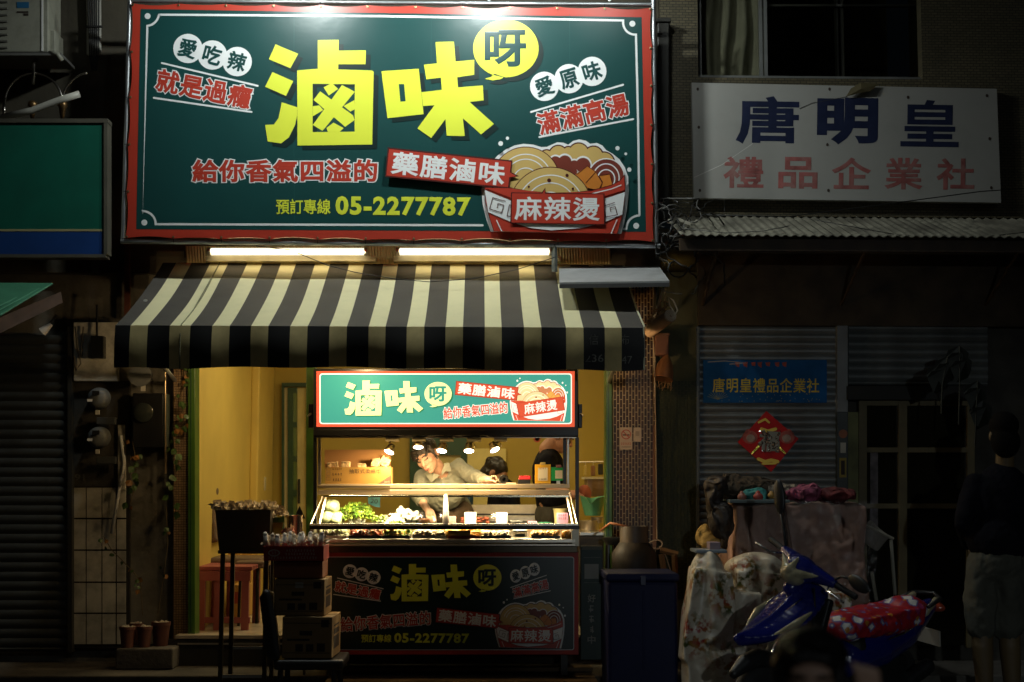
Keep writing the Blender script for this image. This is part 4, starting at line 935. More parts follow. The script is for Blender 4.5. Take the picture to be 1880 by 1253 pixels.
def wr(a, s_):   # cloth wrinkles
    return lambda v: v+noise.noise_vector(Vector((v.x, v.y, v.z))*s_)*a+Vector((0, 1, 0))*(abs(noise.noise(Vector((v.x*1.0+v.z*.4, v.y, v.z*.5))*s_*1.6))*a*1.5+abs(noise.noise(Vector((v.x*.8-v.z*.5, v.y, v.z*.7))*s_*3.6))*a*.7)
# woman leaning over the case
W = lambda x, y, Y: P(x, y, Y)
H = headmat(W(783, 836, -.06), -28, 16, -24)
wo = thing('person', 'woman in a grey green shirt and brown apron leaning over the display case with tongs', 'person', Vector((W(835, 1000, .45).x, .5, FZ)))
nb, nt_ = W(811, 872, .1), H @ Vector((0, .03, -.07))
shR, shL = W(776, 877, .14), W(842, 858, .12); chest = W(813, 898, .14); waist = W(828, 935, .3); hip = W(836, 972, .45)
elR = W(767, 908, .02); wrR = W(784, 935, -.17); elL = W(868, 874, -.02); wrL = W(889, 882, -.26)
def finger(pts, r0=.0085): return ('t', pts, [r0, r0*.95, r0*.85, r0*.7][:len(pts)])
pr = head_prims(H)
pr += [('c', nt_, nb, .05, .056), ('e', chest, (.13, .08, .13)), ('e', waist, (.115, .075, .13)), ('e', hip, (.14, .1, .12)),
       ('c', nb+Vector((0, .03, -.02)), shR+Vector((.03, .02, -.02)), .04, .035), ('c', nb+Vector((0, .03, -.02)), shL+Vector((-.03, .02, -.02)), .04, .035),
       ('c', shR, elR, .046, .038), ('c', elR, wrR, .036, .024), ('c', shL, elL, .046, .038), ('c', elL, wrL, .036, .025)]
for s_ in (-1, 1):
    hp = hip+Vector((.085*s_, .02, -.05)); kn = Vector((hp.x, .5, FZ+.46)); ft = Vector((hp.x, .56, FZ+.06))
    pr += [('c', hp, kn, .075, .055), ('c', kn, ft, .052, .034), ('c', ft, ft+Vector((0, -.13, -.025)), .034, .028)]
# right hand over the food, holding tongs
pc = W(790, 944, -.22); pr += [('e', pc, (.034, .02, .04), (0, R(-20), 0)), ('c', wrR, pc, .024, .026)]
for i, (dx, tx, ty) in enumerate(((-9, 788, 958), (-4, 791, 960.5), (1, 794.5, 960), (5.5, 797, 957))):
    a = pc+Vector((dx*.0028, -.01, -.018)); t_ = W(tx, ty, -.24); m_ = (a+t_)/2+Vector((.003, -.014, .004)); pr.append(finger([a, m_, t_], .0078))
pr.append(finger([pc+Vector((.02, -.015, .01)), W(799, 949, -.25), W(799.5, 955, -.24)], .0085))
# left hand gathered on the shelf edge
pl = W(897, 881, -.32); pr += [('e', pl, (.04, .028, .026), (0, R(12), 0)), ('c', wrL, pl, .025, .026)]
for i in range(4):
    yy = -.345+.018*i; k1 = W(903+i*.9, 874.5+i*.6, yy); k2 = W(910+i*.7, 875+i*.8, yy); k3 = W(912.5, 883+i*.5, yy); pr.append(finger([pl+Vector((.015, yy+.32, .008)), k1, k2, k3], .0088))
pr.append(finger([pl+Vector((0, -.02, .0)), W(902, 883, -.36), W(910, 885.5, -.36)], .0095))
blob('body', pr, skin, wo, vox=.0042, smooth=2)
face(H, wo)
# hair, tied back, with a fringe
hp_ = [('e', H @ Vector((0, .026, .048)), (.086, .104, .086), H.to_euler()), ('e', H @ Vector((0, .085, -.005)), (.06, .045, .06), H.to_euler()), ('e', H @ Vector((0, .12, .03)), (.035, .035, .035))]
for i in range(9):
    x = -.055+.0135*i; hp_.append(('c', H @ Vector((x, -.058-.018*math.cos(x*22), .075)), H @ Vector((x*1.12-.006, -.079-.008*math.cos(x*25), .026-.006*(i % 2)+abs(x)*-.1)), .014, .006))
hp_ += [('c', H @ Vector((s_*.07, -.02, .06)), H @ Vector((s_*.076, -.03, -.045)), .017, .006) for s_ in (-1, 1)]
blob('hair', hp_, hairm, wo, vox=.005, smooth=1, warp=lambda v: v+noise.noise_vector(v*45)*.004)
shirt = M('grey_green_shirt', (.24, .25, .19), r=.8, var=.08, vs=8, bump=.35, bs=22, bd=.02)
sp = [('e', chest, (.17, .115, .16)), ('e', waist, (.155, .115, .14)), ('c', nb+Vector((-.02, .02, -.02)), shR, .052, .058), ('c', nb+Vector((.02, .02, -.012)), shL, .058, .06),
      ('c', shR, elR, .06, .052), ('c', elR, elR.lerp(wrR, .42), .054, .046), ('c', shL, elL, .062, .052), ('c', elL, elL.lerp(wrL, .86), .052, .04), ('e', (shL+shR)/2+Vector((0, .03, -.03)), (.15, .085, .07), (0, R(-15), 0))]
blob('shirt', sp, shirt, wo, vox=.008, smooth=3, warp=wr(.013, 12))
def prism(pts, th, mats, name, parent):
    n_ = len(pts); pts = [Vector(p) for p in pts]; mb = MB(); d = Vector((0, th, 0))
    mb.add(pts+[p+d for p in pts], [tuple(range(n_)), tuple(range(2*n_-1, n_-1, -1))]+[(i, n_+i, n_+(i+1) % n_, (i+1) % n_) for i in range(n_)]); return mb.build(name, mats, parent, bevel=.003)
colm = M('shirt_collar', (.28, .29, .22), r=.8)
prism([W(816, 850, -.03), W(825, 850, -.02), W(829, 866, -.03), W(818, 866, -.04), W(810, 874, -.04), W(813, 860, -.04)], .012, colm, 'collar', wo)
prism([W(789, 862, -.0), W(797, 870, -.04), W(808, 873, -.04), W(792, 886, -.04), W(779, 870, -.0)], .012, colm, 'collar', wo)
for x, y in ((811, 879), (813, 893)): MB().ball(W(x, y, -.0), (.006, .004, .006), 8, 5).build('button', M('pearl_button', (.6, .45, .3), r=.3), wo)
for a_, b_, r_ in ((elR.lerp(wrR, .40), elR.lerp(wrR, .46), .048), (elL.lerp(wrL, .83), elL.lerp(wrL, .9), .043)):
    MB().tube([a_, b_], [r_, r_*.95], 16).build('cuff', shirt, wo, smooth=True, autos=50)
blob('apron', [('e', waist+Vector((0, -.01, -.03)), (.168, .125, .13)), ('e', hip+Vector((0, -.015, -.02)), (.19, .15, .17)), ('c', hip, Vector((hip.x, .45, FZ+.5)), .19, .2)], M('brown_apron', (.085, .055, .03), r=.8, var=.2, bump=.3, bs=20, bd=.02), wo, vox=.01, smooth=3, warp=wr(.014, 11))
tg = thing('tongs', 'thin steel tongs held in the woman\'s lowered hand', 'tongs', W(796, 955, -.25))
for dx in (-1, 1): MB().tube([W(795+dx, 948, -.25), W(799+dx*1.5, 958, -.27), W(803+dx, 966, -.3)], .003, 5).build('arm', steel, tg)

# man in black, side on, head bent behind the menu sign
mn = thing('person', 'man in black t-shirt and grey trousers, side on behind the right end of the cart', 'person', Vector((P(1010, 1000, .85).x, .85, FZ)))
mh = P(1030, 801, .85); Hm = headmat(mh, 82, 28, 0)
nk = P(1004, 824, .88); ch = P(1008, 868, .9); ws = P(1012, 915, .9); hipm = P(1014, 945, .9)
blacks = M('black_tshirt', (.006, .006, .009), spec=.1, r=.9, var=.3, bump=.3, bs=18, bd=.02); trous = M('grey_trousers', (.045, .04, .03), r=.85, var=.2, bump=.3, bs=18)
sh_ = P(1006, 848, .72); elm = P(1012, 897, .62); wrm = P(1042, 905, .5)
pr = head_prims(Hm)+[('c', Hm @ Vector((0, .03, -.06)), nk, .055, .06), ('e', ch, (.12, .17, .2)), ('e', ws, (.11, .15, .15)), ('e', hipm, (.12, .16, .13)),
                     ('c', sh_, elm, .05, .042), ('c', elm, wrm, .04, .028), ('e', wrm+Vector((.05, -.01, -.01)), (.045, .022, .03)), ('c', sh_+Vector((.0, .34, 0)), P(1030, 900, 1.2), .05, .042), ('c', P(1030, 900, 1.2), P(1052, 912, 1.0), .04, .028)]
for i in range(4): a = wrm+Vector((.08, -.025+.016*i, -.01)); pr.append(finger([a, a+Vector((.03, 0, -.01)), a+Vector((.045, 0, -.03))], .009))
for dy in (-.09, .09):
    kn = Vector((hipm.x+.02, hipm.y+dy, FZ+.48)); ft = Vector((hipm.x, hipm.y+dy, FZ+.06)); pr += [('c', hipm+Vector((0, dy, -.03)), kn, .085, .06), ('c', kn, ft, .056, .038), ('c', ft, ft+Vector((.15, 0, -.03)), .036, .03)]
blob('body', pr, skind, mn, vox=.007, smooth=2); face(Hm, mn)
blob('hair', [('e', Hm @ Vector((0, .03, .05)), (.084, .1, .082), Hm.to_euler()), ('e', Hm @ Vector((0, .07, .0)), (.06, .05, .06), Hm.to_euler())], hairm, mn, vox=.008, smooth=1)
blob('tshirt', [('e', ch, (.132, .19, .2)), ('e', ws, (.125, .17, .15)), ('c', nk+Vector((0, .02, -.05)), sh_+Vector((0, .02, 0)), .068, .072), ('c', nk+Vector((0, .02, -.05)), sh_+Vector((.0, .33, 0)), .068, .07), ('c', sh_, sh_.lerp(elm, .75), .068, .07)], blacks, mn, vox=.011, smooth=4, warp=wr(.012, 9))
tp = [('e', hipm, (.135, .175, .14))]
for dy in (-.09, .09): tp += [('c', hipm+Vector((0, dy, -.03)), Vector((hipm.x+.02, hipm.y+dy, FZ+.48)), .1, .085), ('c', Vector((hipm.x+.02, hipm.y+dy, FZ+.48)), Vector((hipm.x, hipm.y+dy, FZ+.1)), .08, .07)]
blob('trousers', tp, trous, mn, vox=.012, smooth=4, warp=wr(.012, 9))

# seated customer far inside, facing right
cu = thing('person', 'dark haired person in black sitting far back in the room, facing right', 'person', Vector((P(915, 1000, 2.2).x, 2.2, FZ)))
hc = P(911, 869, 2.2); Hc = headmat(hc, 70, 20, 12); bd_ = P(925, 925, 2.25)
pr = head_prims(Hc)+[('c', Hc @ Vector((0, .03, -.06)), P(916, 893, 2.25), .05, .055), ('e', bd_, (.13, .17, .2)), ('e', bd_+Vector((-.02, 0, -.28)), (.14, .17, .14)), ('c', bd_+Vector((0, -.18, .1)), bd_+Vector((.12, -.2, -.15)), .045, .04), ('c', bd_+Vector((.12, -.2, -.15)), bd_+Vector((.32, -.12, -.12)), .038, .028)]
for dy in (-.1, .1): k0 = bd_+Vector((.38, dy, -.33)); pr += [('c', bd_+Vector((0, dy, -.33)), k0, .08, .06), ('c', k0, Vector((k0.x, k0.y, FZ+.05)), .055, .038), ('c', Vector((k0.x, k0.y, FZ+.05)), Vector((k0.x+.14, k0.y, FZ+.03)), .035, .03)]
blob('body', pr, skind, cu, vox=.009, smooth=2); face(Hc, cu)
blob('hair', [('e', Hc @ Vector((0, .03, .045)), (.092, .11, .09), Hc.to_euler()), ('e', Hc @ Vector((0, .06, -.04)), (.085, .075, .09), Hc.to_euler())], hairm, cu, vox=.008, smooth=2, warp=lambda v: v+noise.noise_vector(v*25)*.012)
blob('top', [('e', bd_, (.145, .19, .22)), ('e', bd_+Vector((-.02, 0, -.25)), (.16, .19, .16)), ('c', bd_+Vector((0, -.18, .1)), bd_+Vector((.12, -.2, -.15)), .062, .055)], blacks, cu, vox=.012, smooth=3)
st_ = thing('stool', 'dark round stool under the person sitting far inside', 'stool', Vector((bd_.x, bd_.y, FZ)))
hs = bd_.z-.42-FZ; MB().lathe([(.0, hs-.03), (.17, hs-.03), (.17, hs), (0, hs)], (0, 0, 0), 18).build('seat', blackp, st_, local=True)
for i in range(4): a = R(45+90*i); MB().tube([(.1*math.cos(a), .1*math.sin(a), hs-.03), (.17*math.cos(a), .17*math.sin(a), 0)], .012, 6).build('leg', blackp, st_, local=True)

# child passing close to the camera, out of focus
Yk = -7.1; kc = P(1488, 1246, Yk); Hk = headmat(kc, -12, 4, 0)
kd = thing('person', 'dark haired passer-by near the camera, out of focus, raising a hand beside the face', 'person', Vector((kc.x, Yk, 0)))
sh0 = kc+Vector((0, .03, -.22)); k = .78
pr = head_prims(Hk, k)+[('c', kc+Vector((0, .02, -.05)), sh0+Vector((0, 0, .05)), .045, .05), ('e', sh0+Vector((0, 0, -.14)), (.12, .08, .17)), ('e', sh0+Vector((0, 0, -.34)), (.12, .085, .12)),
                        ('c', sh0+Vector((-.11, 0, -.02)), sh0+Vector((-.16, 0, -.25)), .034, .03), ('c', sh0+Vector((-.16, 0, -.25)), sh0+Vector((-.15, -.08, -.44)), .028, .02), ('e', sh0+Vector((-.15, -.09, -.49)), (.02, .03, .04)),
                        ('c', sh0+Vector((.11, 0, -.02)), sh0+Vector((.19, -.05, -.17)), .034, .03), ('c', sh0+Vector((.19, -.05, -.17)), kc+Vector((.10, -.07, -.06)), .028, .021), ('e', kc+Vector((.095, -.075, -.025)), (.03, .018, .035))]
for i in range(4): a = kc+Vector((.075+.013*i, -.08, .0)); pr.append(finger([a, a+Vector((-.004, -.01, .025)), a+Vector((-.012, -.012, .042-.004*i))], .0075))
a = kc+Vector((.07, -.085, -.03)); pr.append(finger([a, a+Vector((-.018, -.01, .012)), a+Vector((-.024, -.012, .024))], .008))
for s_ in (-1, 1):
    hp = sh0+Vector((s_*.06, 0, -.42)); kn = Vector((hp.x, hp.y, .29)); ft = Vector((hp.x, hp.y, .05)); pr += [('c', hp, kn, .058, .042), ('c', kn, ft, .04, .028), ('c', ft, ft+Vector((0, -.1, -.02)), .028, .024)]
blob('body', pr, M('passerby_skin', (.50, .31, .22), r=.5), kd, vox=.006, smooth=2); face(Hk, kd, k)
blob('hair', [('e', Hk @ Vector((0, .03, .036)), (.078, .088, .066), Hk.to_euler()), ('e', Hk @ Vector((0, .06, -.03)), (.072, .05, .066), Hk.to_euler()), ('c', Hk @ Vector((-.056, -.01, .03)), Hk @ Vector((-.062, -.01, -.07)), .018, .012), ('c', Hk @ Vector((.056, -.01, .03)), Hk @ Vector((.062, -.01, -.07)), .018, .012), ('c', Hk @ Vector((-.03, -.05, .052)), Hk @ Vector((.03, -.05, .052)), .016, .016)], hairm, kd, vox=.007, smooth=2, warp=lambda v: v+noise.noise_vector(v*30)*.006)
cl_ = M('dark_child_clothes', (.03, .025, .02), r=.9)
blob('clothes', [('e', sh0+Vector((0, 0, -.14)), (.135, .095, .18)), ('e', sh0+Vector((0, 0, -.34)), (.135, .1, .13)), ('c', sh0+Vector((-.11, 0, -.02)), sh0+Vector((-.14, 0, -.17)), .048, .045), ('c', sh0+Vector((.11, 0, -.02)), sh0+Vector((.17, -.03, -.12)), .048, .045)]+[('c', sh0+Vector((s_*.06, 0, -.42)), Vector((sh0.x+s_*.06, sh0.y, .35)), .072, .06) for s_ in (-1, 1)], cl_, kd, vox=.012, smooth=3)

# adult at the right edge in pale knee-length shorts, back in the dark
Yp = -1.7; ac = P(1812, 1020, Yp); ad = thing('person', 'person at the right edge seen from behind in dark top and pale knee-length shorts', 'person', Vector((ac.x, Yp, 0)))
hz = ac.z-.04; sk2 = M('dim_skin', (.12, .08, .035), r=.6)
Ha = headmat((ac.x+.12, Yp, hz+.74), 168, 12, 0)
pr = head_prims(Ha)+[('c', Ha @ Vector((0, .03, -.06)), Vector((ac.x+.12, Yp, hz+.54)), .05, .055), ('e', (ac.x+.1, Yp, hz+.36), (.16, .11, .2)), ('e', (ac.x+.07, Yp, hz+.12), (.12, .09, .16)), ('e', (ac.x+.05, Yp, hz), (.12, .09, .12)),
                     ('c', (ac.x-.06, Yp, hz+.46), (ac.x-.14, Yp-.02, hz+.22), .045, .038), ('c', (ac.x-.14, Yp-.02, hz+.22), (ac.x-.04, Yp+.2, hz+.1), .035, .026), ('e', (ac.x-.0, Yp+.24, hz+.1), (.025, .045, .035)),
                     ('c', (ac.x+.26, Yp, hz+.46), (ac.x+.3, Yp, hz+.2), .045, .038), ('c', (ac.x+.3, Yp, hz+.2), (ac.x+.3, Yp-.08, hz-.04), .035, .026), ('e', (ac.x+.3, Yp-.1, hz-.09), (.022, .04, .045))]
for s_ in (-1, 1):
    hp = Vector((ac.x+.05+s_*.08, Yp, hz-.05)); kn = Vector((hp.x-.02, Yp-.02, .45)); ft = Vector((hp.x, Yp, .07)); pr += [('c', hp, kn, .068, .06), ('c', kn, ft, .062, .04), ('c', ft, ft+Vector((-.08, -.13, -.035)), .038, .032)]
for q in ((.0, .25, .07), (.3, -.12, -.14)):
    for i in range(4): a = Vector((ac.x+q[0]-.02+.013*i, Yp+q[1], hz+q[2])); pr.append(finger([a, a+Vector((0, -.01, -.03)), a+Vector((0, .005, -.05))], .008))
blob('body', pr, sk2, ad, vox=.008, smooth=2); face(Ha, ad)
blob('hair', [('e', Ha @ Vector((0, .03, .05)), (.086, .103, .084), Ha.to_euler()), ('e', Ha @ Vector((0, .05, -.05)), (.085, .07, .1), Ha.to_euler())], M('matte_dark_hair', (.006, .005, .004), r=.9, spec=.1), ad, vox=.01, smooth=1)
blob('shirt', [('e', (ac.x+.1, Yp, hz+.36), (.18, .13, .22)), ('e', (ac.x+.07, Yp, hz+.13), (.185, .15, .15)), ('c', (ac.x-.06, Yp, hz+.46), (ac.x-.13, Yp-.02, hz+.27), .06, .058), ('c', (ac.x-.14, Yp-.02, hz+.22), (ac.x-.04, Yp+.19, hz+.1), .05, .04), ('c', (ac.x+.3, Yp, hz+.2), (ac.x+.3, Yp-.07, hz), .048, .04), ('c', (ac.x+.26, Yp, hz+.46), (ac.x+.3, Yp, hz+.25), .06, .058)], blacks, ad, vox=.012, smooth=3, warp=wr(.01, 9))
sp = [('e', (ac.x+.05, Yp, hz-.01), (.165, .15, .13))]
for s_ in (-1, 1): sp += [('c', (ac.x+.05+s_*.08, Yp, hz-.05), (ac.x+.03+s_*.08, Yp-.02, .56), .098, .092)]
blob('shorts', sp, M('pale_grey_shorts', (.06, .06, .045), r=.9, var=.15, bump=.3, bs=15, bd=.03), ad, vox=.012, smooth=3, warp=wr(.02, 8))
# ------------------------------------------------------------------ left neighbour
def roller(name, label, x0, x1, y0, y1, pitch, Y, mats, slatm):
    t = thing(name, label, 'shutter', P((x0+x1)/2, y1, Y))
    y = y0; src = None; q = []
    while y < y1-1:
        a, b = P(x0, y, Y), P(x1, y, Y); zt_, zb_ = P((x0+x1)/2, y, Y).z, P((x0+x1)/2, min(y+pitch, y1), Y).z
        h = zt_-zb_; n_ = 6; mb = MB(); vs = []
        if src is None or abs(h-h0) > .002:
            for i in range(n_+1):
                u = i/n_; d = .012*math.sin(math.pi*min(1, u/.86))**.7 if u < .86 else -.003
                vs += [(0, -d, -h*u), (b.x-a.x, -d, -h*u)]
            mb.add(vs, [(2*i, 2*i+2, 2*i+3, 2*i+1) for i in range(n_)])
            src = mb.build('slat', slatm, t, local=True, smooth=True, autos=60); h0 = h; o = src
        else: o = src.copy(); COL.objects.link(o); o.parent = t
        o.matrix_basis = Matrix.Translation(Vector((a.x, Y, zt_))-t.location); y += pitch
    return t
sl_l = M('dark_shutter_steel', (.07, .075, .07), r=.45, m=.3, var=.25, vs=3, dirt=.6, ds=3)
roller('roller_shutter', 'dark closed roller shutter filling the left edge of the scene', -40, 124, 615, 1195, 17.4, .04, None, sl_l)
t = thing('shutter_rail', 'dark guide rail between the left shutter and the meter wall', 'rail', P(128, 1195, 0)); MB().px(124, 600, 132, 1198, 0, .1).build('rail', M('rail_steel', (.04, .04, .035), r=.5, m=.4), t)
# meter wall
mw = thing('meter_wall', 'narrow service wall of white tiles and panels left of the shop column', 'wall', P(175, 1200, .05))
MB().px(132, 700, 238, 893, .06, .04).build('dark_backing', M('meter_backing', (.05, .045, .035), r=.8, var=.4, dirt=.7, bump=.3, bs=30), mw)
MB().px(135, 592, 216, 700, .0, .05).build('white_panel', M('stained_white_panel', (.62, .60, .50), r=.7, var=.1, dirt=.5, ds=8, dcol=(.06, .04, .02)), mw, bevel=.003)
MB().px(133, 893, 238, 1190, .062, .03).build('tile_backing', M('dark_tile_grout', (.02, .017, .012), r=.9), mw)
wt = M('aged_white_tile', (.5, .48, .4), r=.35, var=.15, vs=6, dirt=.75, ds=4, dcol=(.07, .06, .04))
for j, (ya, yb) in enumerate(((896, 951), (954, 1009), (1012, 1068), (1071, 1125), (1128, 1183))):
    for xa_, xb_ in ((134, 157), (159, 186), (188, 212), (214.5, 231)):
        MB().px(xa_, ya, xb_, yb, .055-rnd.uniform(0, .003), .008).build('tile', wt, mw)
text('91', 146, 877, 18, 12, 0, .058, [(.02, M('grey_number', (.12, .12, .1), r=.8), 0)], 'house_number', mw)
MB().px(216, 780, 230, 900, .03, .03).build('white_trunking', wt, mw, bevel=.005)
MB().tube([P(222, 800, .02), P(228, 850, .02), P(219, 900, .0), P(205, 980, .02)], .012, 8).build('white_hose', white, mw, smooth=True)
for pts in ([(138, 600), (143, 640), (150, 655), (153, 600)], [(136, 655), (140, 680), (148, 668), (146, 650)]): MB().tube([P(*q, -.02) for q in pts], .006, 6).build('conduit', M('grey_conduit', (.15, .14, .11), r=.6), mw, smooth=True)
t = thing('breaker_box', 'small black breaker box on the stained white panel', 'box', P(177, 660, -.05)); MB().px(166, 617, 190, 658, -.07, .07).build('box', blackp, t, bevel=.005); MB().tube([P(178, 617, -.04), P(178, 560, -.02)], .008, 6).build('conduit', blackp, t)
meterg = M('meter_glass', (.16, .17, .17), r=.12, spec=.8, var=.2)
for y, lb in ((731, 'upper round electricity meter on the service wall'), (803, 'lower round electricity meter on the service wall')):
    c = P(180, y, -.04); t = thing('electricity_meter', lb, 'meter', c, group='electricity meters')
    MB().lathe([(.075, .06), (.075, .02), (.07, 0), (.066, -.03), (.05, -.045), (0, -.05)], (0, 0, 0), 24, rot=(R(-90), 0, 0)).build('base', M('meter_grey', (.12, .13, .13), r=.5), t, smooth=True, autos=40, local=True)
    MB().lathe([(.064, -.0), (.062, -.04), (.04, -.056), (0, -.06)], (0, 0, 0), 24, rot=(R(90), 0, 0)).build('dome', meterg, t, smooth=True, local=True).matrix_basis = Matrix.Translation((0, 0, 0))
    MB().cbox((0, -.062, .03), (.05, .006, .03)).build('window', blackp, t, local=True)
    MB().cbox((-.04, -.062, -.02), (.035, .004, .018)).build('label', M('pale_tag', (.6, .58, .5), r=.6), t, local=True)
    MB().cbox((0, -.0, -.1), (.025, .02, .03)).build('seal', MAT['pale_tag'], t, local=True); MB().cbox((.06, .02, -.16), (.13, .05, .05)).build('terminal_box', M('grey_box', (.05, .055, .055), r=.5), t, local=True, bevel=.004)
c = P(262, 758, -.05); t = thing('meter_cabinet', 'black meter cabinet with a round dial beside the beige column', 'cabinet', c)
MB().px(243, 722, 300, 822, -.05, .12).build('case', blackp, t, bevel=.006); MB().px(298, 724, 306, 820, -.045, .1).build('edge', M('grey_green_edge', (.12, .15, .12), r=.5), t)
MB().lathe([(.07, 0), (.068, -.02), (.05, -.03), (0, -.032)], P(264, 758, -.05), 24, rot=(R(-90), 0, 0)).build('dial', M('dark_glass', (.03, .035, .03), r=.12), t, smooth=True, autos=40)
c = P(260, 690, -.05); t = thing('electricity_meter', 'round meter half hidden under the left end of the awning', 'meter', c); MB().lathe([(.08, .05), (.08, 0), (.06, -.03), (0, -.035)], (0, 0, 0), 22, rot=(R(90), 0, 0)).build('dome', meterg, t, smooth=True, autos=50, local=True); MB().cbox((.02, -.03, -.09), (.03, .01, .04)).build('tag', MAT['pale_tag'], t, local=True)
t = thing('conduit_pipe', 'thin shiny vertical pipe beside the black meter cabinet', 'pipe', P(304, 870, -.06)); MB().tube([P(303, 560, -.06), P(304, 870, -.06)], .006, 8).build('pipe', M('brassy_pipe', (.4, .3, .18), r=.3, m=.8), t)
t = thing('rusty_strip', 'rust stained wooden strip above the black meter cabinet', 'board', P(235, 590, 0)); MB().px(228, 440, 238, 592, .0, .03).build('board', M('rust_brown', (.12, .035, .015), r=.8, var=.5), t)

# climbing plant and pots
lf_m = [M('ivy_leaf', (.05, .10, .02), r=.45, var=.3, vs=30), M('ivy_leaf_dry', (.22, .10, .02), r=.6, var=.3)]
def leaf(mb, c, s_, e, mi=0):
    pts = [(0, 0, 0), (.45, 0, .25), (.5, .08, .6), (0, .02, 1.1), (-.5, .08, .6), (-.45, 0, .25)]
    mb.add([Vector(c)+e @ (Vector((a, b+.12*abs(a), -d))*s_) for a, b, d in pts], [(0, 1, 2, 3), (0, 3, 4, 5)], mi)
def vine(label, path, n, seed, Y, s_=.035, dry=.1, spread=.03):
    t = thing('climbing_vine', label, 'vine', P(*path[-1], Y)); r2 = random.Random(seed)
    pts = [P(*q, Y) for q in path]; MB().tube(pts, .003, 5).build('stem', M('vine_stem', (.10, .07, .03), r=.8), t)
    for i in range(n):
        u = r2.random()*(len(pts)-1); k_ = min(int(u), len(pts)-2); p = pts[k_].lerp(pts[k_+1], u-k_)+Vector((r2.uniform(-spread, spread), r2.uniform(-.05, 0), r2.uniform(-.02, .02)))
        mb = MB(); leaf(mb, p, s_*r2.uniform(.7, 1.3), Euler((r2.uniform(-.8, .3), r2.uniform(-.8, .8), r2.uniform(-.8, .8))).to_matrix()); mb.build('leaf', lf_m[1] if r2.random() < dry else lf_m[0], t)
vine('vine of round green leaves hanging down the beige mosaic column', [(336, 670), (340, 700), (332, 735), (338, 770), (330, 800)], 22, 1, -.04)
vine('vine with a large green leaf lower on the beige column', [(318, 800), (322, 850), (318, 900), (322, 940)], 14, 2, -.06, .045, .15)
vine('vine with orange dry leaves beside the meter cabinet', [(243, 810), (250, 850), (246, 900), (238, 930)], 16, 3, -.06, .04, .5)
vine('thin leafless vine leaning up from the pots', [(262, 1130), (258, 1065), (225, 1030), (205, 1010), (190, 985)], 14, 4, -.12, .03, .3)
vine('tall bare stems rising behind the flower pots', [(290, 1128), (300, 1060), (308, 1000), (305, 930)], 6, 6, -.15, .03, .5)
lz = P(260, 1187, -.2).z
t = thing('pot_ledge', 'low concrete ledge carrying the flower pots', 'ledge', P(265, 1205, -.3)); MB().box((P(215, 1190, -.3).x, -.34, PZ+.002), (P(320, 1190, -.3).x, .0, lz)).build('ledge', concrete, t, bevel=.01)
terra = M('dark_terracotta', (.12, .04, .025), r=.7, var=.25, dirt=.4)
peb = M('white_pebble', (.5, .45, .36), r=.7)
for x, y, w_, h_, Y, lb in ((234, 1183, 31, 38, -.26, 'leftmost terracotta pot with pebbles on the ledge'), (265, 1181, 29, 38, -.24, 'second terracotta pot from the left on the ledge'), (295, 1177, 36, 44, -.16, 'largest terracotta pot nearest the beige column'), (250, 1174, 26, 40, -.1, 'small pot standing behind the two left pots')):
    k = P(x+w_/2, y, Y).x-P(x-w_/2, y, Y).x; hh = h_/281*1.02; c = Vector((P(x, y, Y).x, Y, lz)); t = thing('flower_pot', lb, 'flower pot', c, group='flower pots on the ledge')
    MB().lathe([(k*.36, 0), (k*.46, hh*.85), (k*.5, hh*.85), (k*.5, hh), (k*.44, hh), (k*.42, hh*.88), (0, hh*.88)], (0, 0, 0), 18).build('pot', terra, t, local=True, smooth=True, autos=35)
    mb = MB(); r2 = random.Random(x)
    for i in range(26): a = r2.uniform(0, 6.28); q = k*.4*math.sqrt(r2.random()); mb.ball((q*math.cos(a), q*math.sin(a), hh*.93+r2.random()*.01), r2.uniform(.006, .011), 6, 4)
    mb.build('pebbles', peb, t, local=True, kind='stuff')

# above: AC unit, scrollwork, pipe, cables, green board, tarp
Ya = -.35
t = thing('air_conditioner', 'cream outdoor air conditioner unit at the top left corner', 'air conditioner', P(50, 96, Ya)); acm = M('aged_cream_metal', (.30, .30, .24), r=.5, var=.1, dirt=.5, ds=6)
MB().px(-60, -80, 89, 96, Ya, .3).build('body', acm, t, bevel=.01); MB().px(89, 56, 101, 95, Ya+.04, .2).build('valve_cover', acm, t, bevel=.006)
MB().px(76, -78, 79, 94, Ya-.006, .006).build('panel_joint', white, t)
for i in range(14): MB().px(-55, -70+12*i, 13, -67+12*i, Ya-.012, .012).build('grille_slat', M('grille_grey', (.12, .12, .1), r=.5), t)
MB().px(31, 4, 53, 15, Ya-.003, .003).build('blue_sticker', M('blue_sticker', (.02, .12, .25), r=.5), t); MB().px(31, 21, 52, 24, Ya-.003, .003).build('label_line', ink, t); MB().px(43, 25, 52, 29, Ya-.003, .003).build('label_line', ink, t)
MB().px(-60, 97, 112, 102, Ya-.02, .34).build('bracket', M('bracket_grey', (.12, .12, .11), r=.6), t)
MB().tube([P(90, 98, Ya), P(106, 100, Ya-.02), P(114, 112, Ya)], .018, 8).build('drain_pipe', acm, t, smooth=True)
t = thing('metal_scrollwork', 'wrought metal scroll rail with a bright post under the air conditioner', 'railing', P(70, 215, -.3)); chr_ = M('scratched_chrome', (.55, .52, .46), r=.22, m=1, dirt=.4)
arc2 = lambda cx_, cy_, rx_, ry_, a0, a1: [P(cx_+rx_*math.cos(R(a0+(a1-a0)*i/14)), cy_+ry_*math.sin(R(a0+(a1-a0)*i/14)), -.3) for i in range(15)]
